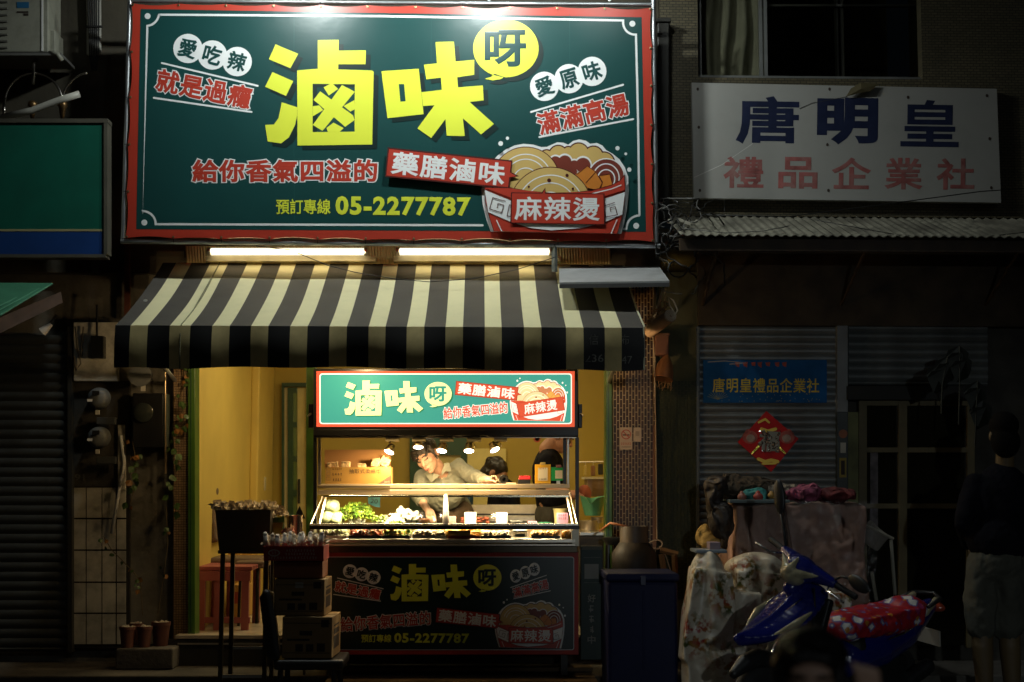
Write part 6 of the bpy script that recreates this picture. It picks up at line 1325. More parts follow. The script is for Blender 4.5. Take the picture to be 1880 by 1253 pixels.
mb = MB(); cols, rows = 40, 16; x0_, x1_ = P(1284, 70, .16).x, P(1396, 70, .16).x; zt_ = 6.2; vs = []
for j in range(rows+1):
    for i in range(cols+1):
        u, v = i/cols, j/rows; x = x0_+(x1_-x0_)*(u*(1-.08*v)+.0); z = wz0+.035+(zt_-wz0)*v
        vs.append((x, .2+.035*math.sin(u*24+1.5*math.sin(v*9+u*3))+.02*noise.noise(Vector((u*6, v*9, 0))), z))
mb.add(vs, [(j*(cols+1)+i, j*(cols+1)+i+1, (j+1)*(cols+1)+i+1, (j+1)*(cols+1)+i) for j in range(rows) for i in range(cols)]); mb.build('curtain', M('grey_curtain', (.42, .42, .36), r=.9, var=.15, vs=5), cu_, smooth=True)
t = thing('drain_pipe', 'dark square drainpipe between the big signboard and the mosaic wall', 'pipe', P(1218, 400, -.12)); MB().px(1207, 38, 1229, 402, -.12, .1).build('pipe', M('dark_pipe', (.02, .019, .015), r=.5), t, bevel=.008); MB().px(1203, 33, 1232, 40, -.14, .13).build('collar', M('dark_pipe', (.02, .019, .015), r=.5), t, bevel=.004)
# white signboard
ws_ = thing('white_signboard', 'weathered white signboard with large blue and faded red characters', 'signboard', P(1552, 372, -.06))
q = [(1270, 152), (1830, 163.5), (1838, 372.5), (1274, 364)]; Yw = -.07
mb = MB(); f0 = [P(*p, Yw) for p in q]; mb.add(f0+[v+Vector((0, .05, 0)) for v in f0], [(3, 2, 1, 0), (4, 5, 6, 7), (0, 1, 5, 4), (1, 2, 6, 5), (2, 3, 7, 6), (3, 0, 4, 7)])
mb.build('board', M('weathered_white_board', (.43, .43, .40), r=.6, var=.12, vs=3, dirt=.6, ds=3, dcol=(.33, .32, .29)), ws_)
nav = M('navy_paint', (.010, .018, .06), r=.5, var=.2, dirt=.25, ds=6, dcol=(.05, .06, .12)); frd = M('faded_red_paint', (.36, .11, .10), r=.7, var=.3, vs=12, dirt=.75, ds=7, dcol=(.45, .28, .25))
for ch_, x, w_, y, h_ in (('唐', 1409, 116, 221, 88), ('明', 1556, 112, 223, 86), ('皇', 1707, 107, 227, 86)): text(ch_, x, y, w_, h_, .8, Yw, [({'唐': .028, '明': .042, '皇': .02}[ch_], nav, .001)], 'large_character', ws_)
for ch_, x, w_ in (('禮', 1365, 74), ('品', 1465, 72), ('企', 1563, 73), ('業', 1659, 70), ('社', 1754, 70)): text(ch_, x, 318.5+(x-1563)*.008, w_, 58, .8, Yw, [(.022, frd, .001)], 'character', ws_)
for x, y in ((1281, 164), (1283, 234), (1285, 350), (1523, 164), (1519, 266), (1521, 350), (1812, 176), (1817, 255), (1820, 345), (1667, 179)): MB().disc(x, y, 2.4, 3, Yw-.002, 0).build('screw', [M('rusty_screw', (.06, .04, .03), r=.7)], ws_)
MB().stroke([(1275, 326), (1325, 303), (1382, 264)], 1.2, Yw-.0012, 0).build('scratch', [M('scratch', (.7, .7, .66), r=.5)], ws_); MB().stroke([(1468, 200), (1490, 190), (1555, 178)], 1, Yw-.0024, 0).build('scratch', [M('dark_scratch', (.05, .05, .05), r=.5)], ws_)
t = thing('dead_leaf', 'large dry brown leaf caught on the top edge of the white signboard', 'leaf', P(1575, 165, -.09)); mb = MB(); A0 = [P(*p, -.09-d) for p, d in (((1553, 178), 0), ((1562, 163), .01), ((1580, 152), .015), ((1612, 155), .005), ((1598, 168), .02), ((1575, 172), .012))]; mb.add(A0+[sum(A0, Vector())/6-Vector((0, .02, 0))], [(6, i, (i+1) % 6) for i in range(6)]); mb.build('leaf', M('dead_leaf_brown', (.11, .09, .04), r=.7), t)
# corrugated roof
t = thing('corrugated_roof', 'grey corrugated canopy roof below the white signboard', 'roof', P(1560, 420, -.4)); n_ = 230; mb = MB(); vs = []
xr0, xr1 = P(1232, 410, -.3).x, 4.6
za, zf_ = P(1560, 400, .0).z, P(1560, 433, -.75).z
for i in range(n_+1):
    x = xr0+(xr1-xr0)*i/n_; dz = .007*math.sin(i*1.55); vs += [(x, .0, za+dz), (x, -.75, zf_+dz), (x, -.75, zf_+dz-.006)]
mb.add(vs, [(3*i, 3*i+1, 3*i+4, 3*i+3) for i in range(n_)]+[(3*i+1, 3*i+2, 3*i+5, 3*i+4) for i in range(n_)]); mb.build('corrugated_sheet', M('weathered_corrugated', (.22, .21, .16), r=.8, var=.5, vs=12, dirt=.95, ds=3, dcol=(.04, .035, .025)), t)
MB().box((xr0, -.72, zf_-.1), (xr1, -.68, zf_-.02)).build('fascia_beam', darkwood, t)
MB().box((X(1284), .0, P(1500, 598, 0).z), (4.6, .12, za-.03)).build('dark_lintel', M('lintel_brown', (.05, .035, .02), r=.85, var=.4), t)
for x in (1290, 1545, 1810): MB().tube([P(x, 560, .0), (P(x, 560, 0).x, -.7, zf_-.06)], .012, 6).build('strut', darkwood, t)
# cables
cm_ = M('black_cable', (.015, .015, .014), r=.5); cg = M('grey_cable', (.12, .12, .11), r=.5)
t = thing('cable_tangle', 'tangle of black cables at the corner of the corrugated roof', 'cables', P(1250, 430, -.4)); r2 = random.Random(21); mb = MB()
for i in range(34):
    x, y = r2.uniform(1215, 1290), r2.uniform(372, 500); pts = [P(x, y, -.35-r2.random()*.3)]
    a = r2.uniform(0, 6.28)
    for j in range(14): a += r2.uniform(-.7, .9); x += math.cos(a)*9; y += math.sin(a)*7; x = min(max(x, 1205), 1330); pts.append(P(x, min(max(y, 365), 540), -.45-.2*math.sin(i+j*.3)))
    mb.tube(pts, r2.choice((.003, .004, .006)), 5, mi=int(r2.random() < .3))
mb.build('cables', [cm_, cg], t, smooth=True, kind='stuff')
for x, y in ((1232, 408), (1250, 406), (1262, 411)): MB().cbox(P(x, y, -.6), (.045, .03, .025), rot=(0, R(20), 0)).build('connector', M('dirty_white_connector', (.5, .47, .38), r=.5), t, bevel=.004)
def cable(lb, pts, r_=.004, m_=cm_):
    t = thing('cable', lb, 'cable', P(*pts[-1])); MB().tube([P(*q) for q in pts], r_, 6).build('wire', m_, t, smooth=True)
cable('thin cable crossing from the cable tangle up to the right edge', [(1290, 395, -.5), (1450, 398, -.5), (1650, 372, -.5), (1800, 352, -.5), (1900, 345, -.5)], .004)
cable('second thin cable drooping across the corrugated roof', [(1255, 420, -.7), (1330, 428, -.7), (1400, 425, -.7), (1450, 415, -.7)], .003, cg)
cable('third cable sagging over the right part of the corrugated roof', [(1500, 405, -.7), (1650, 432, -.7), (1780, 438, -.7), (1900, 425, -.7)], .003)
cable('black wire running from the left tube light down across the awning', [(470, 452, -.5), (535, 460, -.55), (600, 487, -.6), (650, 500, -.6), (720, 512, -.6), (790, 518, -.55)], .003)
cable('black wire drooping from the awning up to the support bracket', [(790, 518, -.55), (870, 512, -.55), (950, 495, -.5), (1018, 473, -.45)], .003)

# ------------------------------------------------------------------ shutters on the right
sl_r = M('galvanised_shutter', (.20, .22, .22), r=.42, m=.45, var=.15, vs=3, dirt=.4, ds=2.5, dcol=(.07, .05, .03))
roller('roller_shutter', 'grey closed roller shutter carrying the blue banner and red diamond', 1284, 1536, 600, 1190, 13.1, .06, None, sl_r)
roller('roller_shutter', 'short half open roller shutter above the glass door at the right', 1557, 1812, 596, 708, 15, .06, None, M('old_shutter', (.12, .13, .125), r=.5, m=.3, var=.2, dirt=.6))
t = thing('shutter_post', 'grey steel post with stickers between the two right shutters', 'post', P(1546, 1190, .0)); MB().px(1537, 598, 1557, 757, .0, .1).build('upper_post', M('pale_steel_post', (.17, .18, .18), r=.5, m=.2, dirt=.3), t, bevel=.003); MB().px(1537, 757, 1557, 1195, .0, .1).build('lower_post', M('dark_steel_post', (.035, .045, .045), r=.5), t, bevel=.003)
MB().disc(1548, 797, 8, 8, -.002, 0).build('round_sticker', [M('orange_sticker', (.25, .09, .04), r=.6)], t); MB().poly([[(1543, 813), (1553, 813), (1553, 832), (1543, 832)]], -.002, 0).build('white_sticker', [M('white_sticker', (.35, .35, .3), r=.6)], t)
MB().poly([[(1541, 841), (1554, 841), (1554, 877), (1541, 877)]], -.002, 0).build('yellow_sticker', [M('olive_yellow_sticker', (.28, .22, .03), r=.6)], t); MB().poly([[(1544, 846), (1551, 846), (1551, 872), (1544, 872)]], -.004, 0).build('dark_slot', [ink], t)
t = thing('shutter_rail', 'thin bright guide rail at the left of the grey shutter', 'rail', P(1281, 1190, .02)); MB().px(1279, 600, 1284, 1195, .02, .08).build('rail', M('rail_grey', (.09, .1, .1), r=.5, m=.3), t)
Yb2 = .03
t = thing('blue_banner', 'blue banner with yellow characters hung on the grey shutter', 'banner', P(1405, 741, Yb2)); MB().px(1291, 661, 1518, 740, Yb2, .005).build('banner', M('banner_blue', (.010, .085, .24), r=.8, var=.25, vs=4, spec=.15), t)
text('唐明皇禮品企業社', 1406, 708, 196, 27, .3, Yb2, [(.012, M('banner_yellow', (.62, .46, .04), r=.7), .001)], 'lettering', t, gap=1.06)
MB().stroke([(1300, 665), (1330, 663), (1372, 667), (1340, 669)], 2, Yb2-.001, 0).build('crease_sheen', [M('painted_sheen', (.4, .36, .3), r=.2)], t)  # flat pale stroke: sheen along a fold, put into the colour
r2 = random.Random(3)
for i in range(7): MB().poly([[(x := 1350+i*14+r2.uniform(-2, 2), 666), (x+9, 665), (x+8, 672+r2.uniform(0, 5)), (x+2, 672)]], Yb2-.001, 0).build('red_motif', [M('motif_red', (.30, .04, .02), r=.6)], t)
mb = MB()
for i in range(46): x = r2.uniform(1296, 1512); mb.disc(x, 737-r2.random()**2*14, .9, .9, Yb2-.001, 0, seg=6)
for a in range(-160, -10, 14): mb.stroke([(1318, 734), (1318+20*math.cos(R(a)), 734+17*math.sin(R(a)))], .6, Yb2-.0012, 0)
mb.build('firework_print', [M('pale_firework', (.25, .24, .12), r=.6)], t, kind='stuff')
# new year diamond
Yr = .01
t = thing('red_diamond', 'red paper diamond with a glittering silver character on the grey shutter', 'decoration', P(1412, 866, Yr)); dm = [(1407, 755), (1466, 806), (1416, 867), (1354, 812)]
MB().poly([dm], Yr, 0).build('diamond', [M('foil_red', (.50, .012, .012), r=.6, var=.15, vs=9, spec=.3)], t); MB().poly([dm], Yr+.004, 0).build('backing', [M('foil_red', (.42, .012, .012), r=.35)], t)
for s_ in (-1, 1):
    c0 = 1411+s_*34
    MB().disc(c0, 803, 14, 12, Yr-.004, 0).build('side_motif', [M('motif_rose', (.40, .08, .05), r=.5, var=.4, vs=25)], t); MB().disc(c0-s_*1, 805, 8, 7, Yr-.006, 0).build('side_motif', [M('motif_pale', (.36, .26, .2), r=.5, var=.3, vs=30)], t)
    for k in range(4): MB().disc(c0+s_*(4+k*2), 791+k*2.5, 3, 3, Yr-.005, 0).build('side_motif', [M('motif_rose', (.40, .08, .05))], t)
    MB().stroke([(c0-s_*4, 832), (c0-s_*12, 824), (c0-s_*18, 816)], 4, Yr-.005, 0).build('gold_swirl', [M('gold_foil', (.7, .5, .08), r=.25, m=1, bump=.4, bs=60)], t)
gf = M('gold_foil2', (.75, .5, .08), r=.45, m=.6)
for pts, w_ in (([(1393, 776), (1405, 770), (1412, 776)], 4), ([(1398, 788), (1410, 792), (1424, 788)], 6), ([(1392, 843), (1405, 848), (1416, 845), (1428, 848)], 6), ([(1400, 852), (1424, 851)], 4)): MB().stroke(pts, w_, Yr-.006, 0).build('gold_swirl', [gf], t)
text('福', 1412, 810, 40, 40, 4, Yr-.006, [(.05, M('silver_dark', (.22, .2, .15), r=.4, m=.6), .001)], 'character', t)
mb = MB(); vs0, fs0 = glyphs('福', .05); bx = [min(v.x for v in vs0), max(v.x for v in vs0), min(v.y for v in vs0), max(v.y for v in vs0)]
for i in range(420):
    v = r2.choice(vs0); x = 1392+(v.x-bx[0])/(bx[1]-bx[0])*40+r2.uniform(-1.5, 1.5); y = 830-(v.y-bx[2])/(bx[3]-bx[2])*40+r2.uniform(-1.5, 1.5); p = P(x, y, Yr-.012); e = Euler((r2.uniform(-.6, .6), r2.uniform(-.6, .6), 0)).to_matrix(); k = .0026
    mb.add([p+e @ Vector(q_) for q_ in ((-k, 0, -k), (k, 0, -k), (k, 0, k), (-k, 0, k))], [(0, 1, 2, 3)])
mb.build('sequins', M('silver_sequin', (.85, .8, .65), r=.1, m=1), t, kind='stuff')
# glass door right
t = thing('glass_door', 'dark framed glass door under the half open shutter at the right', 'door', P(1680, 1190, .08)); wf = M('olive_wood_frame', (.12, .095, .04), r=.6, var=.2)
MB().px(1556, 709, 1812, 734, -.03, .1).build('dark_beam', M('black_beam', (.008, .008, .006), r=.7), t)
for a, b_ in ((1577, 1592), (1650, 1666), (1776, 1790)): MB().px(a, 736, b_, 1190, .06, .05).build('stile', wf, t, bevel=.003)
for y in (736, 822, 925): MB().px(1592, y, 1776, y+9, .065, .04).build('rail', wf, t)
for a, b_ in ((1592, 1650), (1666, 1776)):
    MB().px(a, 745, b_, 1185, .09, .004).build('pane', M('dark_reflective_glass', (.012, .011, .006), r=.1, var=.4, vs=2), t)
    MB().px(a+22, 745, a+40, 820, .1, .01).build('inner_curtain', M('brown_curtain', (.03, .02, .008), r=.9), t)
MB().px(1557, 757, 1576, 1185, .05, .02).build('side_poster', M('green_yellow_poster', (.13, .13, .04), r=.6, var=.6, vs=4), t)
for y in (830,): MB().px(1598, y, 1612, 1000, .088, .002).build('notice', M('pale_notice', (.12, .1, .1), r=.7, var=.5, vs=20), t)
# dark plant silhouettes at the right
def bigplant(lb, base, tips, Y):
    t = thing('hanging_plant', lb, 'plant', P(*base, Y)); MB().tube([P(*base, Y), P(base[0]+2, (base[1]+tips[0][1])/2, Y), P(*tips[0], Y)], .005, 5).build('stem', M('dark_stem', (.02, .02, .012), r=.8), t)
    for x, y in tips: 
        for k in range(2): mb = MB(); leaf(mb, P(x+k*6, y+k*12, Y), .15, Euler((.1, R(8+16*k), .3*k)).to_matrix()); mb.build('leaf', M('dark_leaf', (.010, .012, .006), r=.6), t)
bigplant('dark long leaved plant in front of the half open shutter', (1728, 760), [(1740, 655), (1726, 668)], -.8)
bigplant('second dark leafy plant at the right of the half open shutter', (1760, 780), [(1762, 635), (1768, 650)], -.8)
bigplant('dark plant near the right edge of the glass door', (1790, 820), [(1795, 700), (1805, 735)], -.8)

# ------------------------------------------------------------------ wrapped goods, bags, bin
def cover(name, prims, mat, t, vox=.014, amp=.02, fs=7, smooth=3): return blob(name, prims, mat, t, vox=vox, smooth=smooth, warp=wr(amp, fs))
Yt = -.95
x0_, x1_ = P(1352, 930, Yt).x, P(1592, 930, Yt).x; zt_ = P(1470, 926, Yt).z
pk = thing('covered_table', 'vendor table wrapped in dusty pink cloth under clear plastic behind the scooter', 'table', Vector(((x0_+x1_)/2, Yt, 0)))
pkm = M('dusty_pink_cloth', (.42, .25, .19), r=.7, var=.12, vs=4, dirt=.3, ds=4, dcol=(.14, .08, .05))
blob('cloth_cover', [('b', ((x0_+x1_)/2, Yt+.36, zt_/2), (x1_-x0_, .68, zt_)), ('b', (x0_+.02, Yt+.36, zt_*.3), (.16, .7, zt_*.6), (0, R(7), 0)), ('b', (x1_-.02, Yt+.36, zt_*.3), (.1, .7, zt_*.6), (0, R(-4), 0))], pkm, pk, vox=.016, smooth=2, warp=wr(.022, 6))
def sheet(name, x0, x1, z0, z1, Y, mat, parent, amp=.02, seed=0, nx_=60, nz_=60):
    mb = MB(); vs = []
    for j in range(nz_+1):
        for i in range(nx_+1):
            u, v = i/nx_, j/nz_; x = x0+(x1-x0)*u; z = z0+(z1-z0)*v; f_ = noise.noise(Vector((x*4+seed, z*2.2, 0)))*.7+abs(noise.noise(Vector((x*11+z*3, z*5-x*4, seed))))*.7+noise.noise(Vector((x*30, z*22, seed)))*.18
            vs.append((x+f_*.01, Y-abs(f_)*amp-.012, z))
    mb.add(vs, [(j*(nx_+1)+i, j*(nx_+1)+i+1, (j+1)*(nx_+1)+i+1, (j+1)*(nx_+1)+i) for j in range(nz_) for i in range(nx_)]); return mb.build(name, mat, parent, smooth=True)
film = glass('clear_plastic_film', (.93, .92, .9), .12, .42, bump=1.0, bs=14)
sheet('plastic_film', x0_+.18, x1_+.03, .1, zt_+.02, Yt-.035, film, pk, .05, 3, 90, 90)
sheet('plastic_film', x0_+.0, x0_+.46, .62, zt_+.02, Yt-.03, film, pk, .04, 8, 60, 50)
for x in (1440,): MB().tube([P(x, 925, Yt-.05), P(x+10, 1000, Yt-.06), P(x+14, 1100, Yt-.06)], [.006, .012, .01], 8).build('seam_fold', M('dark_fold', (.12, .07, .05), r=.7), pk, smooth=True)
# folded flap and frame at the right of the table
t = thing('garment_rack', 'pale metal frame with a hanging grey cloth right of the covered table', 'frame', Vector((P(1640, 1180, -.8).x, -.8, 0)))
for a, b_ in (((1636, 992), (1648, 1150)), ((1584, 962), (1640, 990)), ((1600, 1050), (1612, 1120))): MB().tube([P(*a, -.8), P(*b_, -.8)], .012, 6).build('bar', M('dim_white_metal', (.3, .28, .22), r=.5), t)
fx = P(1648, 1150, -.8); MB().tube([fx, (fx.x+.02, -.8, 0)], .012, 6).build('bar', M('dim_white_metal', (.3, .28, .22)), t)
cover('hanging_cloth', [('b', P(1605, 985, -.8), (.16, .03, .14), (0, R(38), 0))], M('grey_cloth', (.2, .18, .15), r=.85), t, .01, .02, 9)
# cloth goods on the table
def heap(name, lb, cat, cx_, cy_, Y, r_, mat, amp=.03, fs=14, vox=.009, extra=()):
    c = P(cx_, cy_, Y); t = thing(name, lb, cat, Vector((c.x, Y, zt_)))
    blob('body', [('e', c, r_)]+[('e', c+Vector(o_), q_) for o_, q_ in extra], mat, t, vox=vox, smooth=2, warp=wr(amp, fs)); return t
heap('cloth_bundle', 'dark brown cloth bundle at the left end of the covered table', 'cloth', 1375, 900, -.75, (.19, .16, .085), M('brown_black_cloth', (.05, .035, .02), r=.9, var=.3), extra=(((-.12, 0, .02), (.1, .1, .09)),))
heap('cloth_bundle', 'turquoise quilted cushion on the covered table', 'cushion', 1386, 909, -.9, (.085, .08, .05), M('turquoise_cloth', (.05, .27, .25), r=.8, var=.3, vs=20), .02, 16)
heap('cloth_bundle', 'grey beige folded cloth right of the turquoise cushion', 'cloth', 1435, 902, -.8, (.13, .13, .05), M('grey_beige_cloth', (.2, .17, .13), r=.9, var=.2))
heap('cloth_bundle', 'multicoloured patterned cloth with red and purple on the table', 'cloth', 1475, 906, -.85, (.14, .13, .055), M('patterned_cloth', (.22, .05, .09), r=.8, var=.9, vs=18), .03, 16)
heap('cloth_bundle', 'dark red striped cloth roll at the right end of the table', 'cloth', 1537, 909, -.85, (.13, .12, .05), M('dark_red_cloth', (.11, .015, .015), r=.8, var=.5, vs=14), .03, 16)
for x, y, r_, c_, lb in ((1392, 913, .03, (.35, .05, .04), 'small red ball like toy before the turquoise cushion'), (1416, 910, .022, (.42, .24, .05), 'small yellow figure shaped trinket on the table'), (1362, 913, .028, (.3, .12, .08), 'small reddish trinket at the left of the cushion')):
    c = P(x, y, -1.0); t = thing('trinket', lb, 'trinket', Vector((c.x, -1.0, zt_))); blob('body', [('e', c, (r_*1.1, r_, r_*.9)), ('e', c+Vector((0, 0, r_*.9)), (r_*.5,)*3)], M('trinket_%d' % x, c_, r=.5), t, vox=.005, smooth=2)
MBt = thing('grey_mat', 'flat bluish grey mat under the cloth goods on the table', 'mat', P(1400, 920, -1.0)); MB().px(1340, 918, 1450, 924, -1.06, .3).build('mat', M('bluegrey_mat', (.13, .17, .17), r=.8), MBt, bevel=.004)
t = thing('hanging_coats', 'dark brown gloves and bags hanging at the left of the covered table', 'bag', P(1325, 990, -.9)); dkb = M('dark_leather', (.025, .016, .010), r=.6, var=.4)
cover('bags', [('e', P(1318, 893, -.9), (.07, .08, .07)), ('c', P(1310, 905, -.9), P(1318, 960, -.95), .06, .05), ('e', P(1324, 955, -.95), (.09, .08, .12)), ('c', P(1330, 950, -.95), P(1332, 1000, -.95), .05, .03)], dkb, t, .011, .03, 12)
t = thing('yellow_bag', 'yellow and orange cloth bag below the dark hanging bags', 'bag', P(1305, 1010, -.8)); cover('bag', [('e', P(1296, 985, -.8), (.06, .07, .08)), ('e', P(1308, 998, -.85), (.08, .08, .07))], M('mustard_cloth', (.42, .28, .08), r=.8, var=.3, vs=6), t, .01, .02, 12)
# floral covered sacks
fl_m = bpy.data.materials.new('floral_oilcloth'); fl_m.use_nodes = True; n = fl_m.node_tree.nodes; l = fl_m.node_tree.links; b = n['Principled BSDF']
tc = n.new('ShaderNodeTexCoord'); vo = n.new('ShaderNodeTexVoronoi'); vo.inputs['Scale'].default_value = 3.2; l.new(tc.outputs['Object'], vo.inputs[0])
n1 = n.new('ShaderNodeTexNoise'); n1.inputs['Scale'].default_value = 22; n1.inputs['Detail'].default_value = 3; l.new(tc.outputs['Object'], n1.inputs[0])
mr = n.new('ShaderNodeMapRange'); mr.inputs[1].default_value = .3; mr.inputs[2].default_value = .55; mr.inputs[3].default_value = 1; mr.inputs[4].default_value = 0; l.new(vo.outputs['Distance'], mr.inputs[0])
m_ = n.new('ShaderNodeMath'); m_.operation = 'MULTIPLY'; l.new(mr.outputs[0], m_.inputs[0]); r3 = n.new('ShaderNodeMapRange'); r3.inputs[1].default_value = .45; r3.inputs[2].default_value = .55; l.new(n1.outputs[0], r3.inputs[0]); l.new(r3.outputs[0], m_.inputs[1])
cr = n.new('ShaderNodeValToRGB'); cr.color_ramp.elements[0].color = (.30, .03, .02, 1); cr.color_ramp.elements[1].color = (.06, .08, .015, 1); e3 = cr.color_ramp.elements.new(.5); e3.color = (.3, .15, .03, 1)
n2 = n.new('ShaderNodeTexNoise'); n2.inputs['Scale'].default_value = 9; l.new(tc.outputs['Object'], n2.inputs[0]); l.new(n2.outputs[0], cr.inputs[0]); cr.color_ramp.elements[0].position = .4; cr.color_ramp.elements[2].position = .6
mx = n.new('ShaderNodeMix'); mx.data_type = 'RGBA'; l.new(m_.outputs[0], mx.inputs[0]); mx.inputs[6].default_value = (.60, .54, .42, 1); l.new(cr.outputs[0], mx.inputs[7]); l.new(mx.outputs[2], b.inputs['Base Color']); b.inputs['Roughness'].default_value = .38
for lb, prs in (('tall sack covered in floral oilcloth beside the blue bin, its top tied', [('b', (1300, 1130, -1.35), (.30, .3, .55)), ('e', (1300, 1045, -1.35), (.14, .14, .12)), ('b', (1290, 1075, -1.35), (.22, .22, .2))]),
                ('floral oilcloth draped over goods directly behind the scooter front', [('b', (1400, 1125, -1.15), (.40, .3, .5)), ('e', (1385, 1045, -1.15), (.19, .15, .10)), ('b', (1360, 1150, -1.3), (.2, .2, .42))]),
                ('floral cloth covered bundle between scooter handlebar and seat', [('b', (1500, 1150, -1.25), (.34, .3, .42)), ('e', (1490, 1085, -1.25), (.15, .14, .10))])):
    c0 = P(*prs[0][1]); t = thing('floral_sack', lb, 'sack', Vector((c0.x, prs[0][1][2], 0))); pp = []
    for k_, c_, s_ in prs: pp.append((k_, P(*c_), s_) if k_ == 'e' else ('b', P(*c_), s_, (0, R(4), 0)))
    bz = P(*prs[0][1]).z; pp.append(('b', (c0.x, prs[0][1][2], bz*.45), (prs[0][2][0]*.95, .28, bz*.9)))
    w1 = wr(.016, 4); blob('cover', pp, fl_m, t, vox=.011, smooth=4, warp=lambda v, kk=(-.25 if 'tied' in lb else 0), w1=w1, cx_=c0.x, zt_=bz+prs[0][2][2]/2: w1(v)+Vector((0, -.018*math.sin((v.x-cx_)*(34-14*min(1, max(0, (zt_-v.z)/.8)))+2*noise.noise(v*3)), 0))+Vector(((v.x-cx_)*kk*max(0, 1-(zt_-v.z)/.25) if v.z < zt_+.3 else 0, 0, 0)))
t = thing('blue_tray', 'pale blue plastic tray lying on the tied floral sack', 'tray', P(1305, 1015, -1.3)); MB().px(1278, 1010, 1335, 1016, -1.42, .25).build('tray', M('pale_blue_plastic', (.2, .24, .27), r=.4), t, bevel=.004); MB().px(1303, 996, 1323, 1010, -1.38, .12).build('box', M('mauve_box', (.28, .2, .22), r=.5), t, bevel=.004)
# blue bin
Yq2 = -1.2
t = thing('blue_bin', 'dark blue lidded plastic bin between the upright sign and the floral sack', 'bin', Vector((P(1180, 1200, Yq2).x, Yq2, 0))); bm_ = M('navy_plastic', (.006, .010, .05), r=.55, var=.1, spec=.2)
a, b_ = P(1116, 1068, Yq2), P(1244, 1068, Yq2); MB().box((a.x, Yq2, .002), (b_.x, Yq2+.45, a.z)).build('body', bm_, t, bevel=.02); MB().box((a.x-.012, Yq2-.015, a.z+.001), (b_.x+.012, Yq2+.465, a.z+.05)).build('lid', bm_, t, bevel=.015)
for x in (1180,): MB().px(x, 1085, x+4, 1230, Yq2-.004, .02).build('rib', bm_, t, bevel=.003)
MB().px(1176, 1058, 1186, 1075, Yq2-.03, .02).build('lid_clip', M('navy_clip', (.008, .012, .05), r=.4), t, bevel=.003)
# gas cylinder
c = P(1166, 1048, -.55); t = thing('gas_cylinder', 'dull grey gas cylinder standing behind the blue bin', 'gas cylinder', Vector((c.x, -.5, PZ))); kz = c.z-PZ+.25
MB().lathe([(.14, .02), (.15, .06), (.15, kz-.22), (.15, kz-.14), (.1, kz-.07), (.05, kz-.045), (0, kz-.045)], (0, 0, 0), 26).build('body', M('worn_cylinder_paint', (.028, .022, .017), spec=.25, r=.55, m=.0, var=.2, dirt=.6, ds=7), t, smooth=True, autos=50, local=True)
MB().lathe([(.095, kz-.08), (.095, kz+.04), (.085, kz+.04), (.085, kz-.08)], (0, 0, 0), 20).build('collar', M('dark_collar', (.08, .06, .04), r=.5), t, smooth=True, autos=50, local=True)
MB().tube([(0, 0, kz-.04), (0, 0, kz+.02)], .02, 8).build('valve', M('brass_valve', (.4, .28, .1), r=.35, m=.9), t, local=True); MB().tube([(0, -.02, kz), (-.06, -.06, kz+.04), (-.16, -.02, kz+.06), (-.22, .1, kz+.0)], .008, 8).build('hose', M('orange_hose', (.3, .1, .03), r=.5), t, local=True, smooth=True)
t = thing('black_burner', 'black iron burner and hose beside the gas cylinder', 'burner', P(1125, 990, -.2)); MB().lathe([(.08, 0), (.1, .03), (.1, .05), (.05, .05), (.04, .02), (0, .02)], P(1133, 1000, -.2), 18).build('ring', blackp, t, smooth=True, autos=40)
for i in range(4): a = R(45+90*i); p = P(1133, 1000, -.2); MB().tube([p+Vector((.09*math.cos(a), .09*math.sin(a), .0)), Vector((p.x+.12*math.cos(a), p.y+.12*math.sin(a), PZ))], .01, 6).build('leg', blackp, t)
t = thing('wood_bracket', 'wooden bracket nailed together at the foot of the olive column', 'bracket', P(1232, 1060, -.1))
for q in (((1212, 1010), (1244, 1018)), ((1238, 1018), (1240, 1062)), ((1214, 1018), (1220, 1056))): MB().tube([P(*q[0], -.12), P(*q[1], -.12)], .02, 4).build('bar', M('raw_wood', (.22, .12, .05), r=.7, var=.2), t)

# street lamp behind the camera: the cool light falling on the shutter, sacks and scooter
lp = Vector((.6, -17, 2.6)); t = thing('street_lamp', 'cool white street lamp on a pole across the road', 'street lamp', Vector((lp.x, lp.y-.9, 0)))
MB().tube([(lp.x, lp.y-.9, 0), (lp.x, lp.y-.9, 2.5), (lp.x, lp.y-.6, 2.85), (lp.x, lp.y, 2.75)], [.07, .05, .04, .03], 12).build('pole', steelw, t, smooth=True); MB().cbox(lp+Vector((0, 0, .1)), (.22, .5, .1)).build('head', blackp, t, bevel=.02)
MB().cbox(lp+Vector((0, 0, .04)), (.16, .3, .01)).build('lens', M('lit_street_lens', (.9, .95, 1), es=20, ecol=(.85, .95, 1)), t)
l = bpy.data.lights.new('street_light', 'SPOT'); l.energy = 520; l.spot_size = R(18); l.spot_blend = .8; l.shadow_soft_size = .08; l.color = (.84, .95, 1)
o = bpy.data.objects.new('street_light', l); COL.objects.link(o); o.parent = t; o.location = lp-t.location+Vector((0, 0, -.02)); o.rotation_euler = (P(1540, 980, 0)-lp).to_track_quat('-Z', 'Y').to_euler()
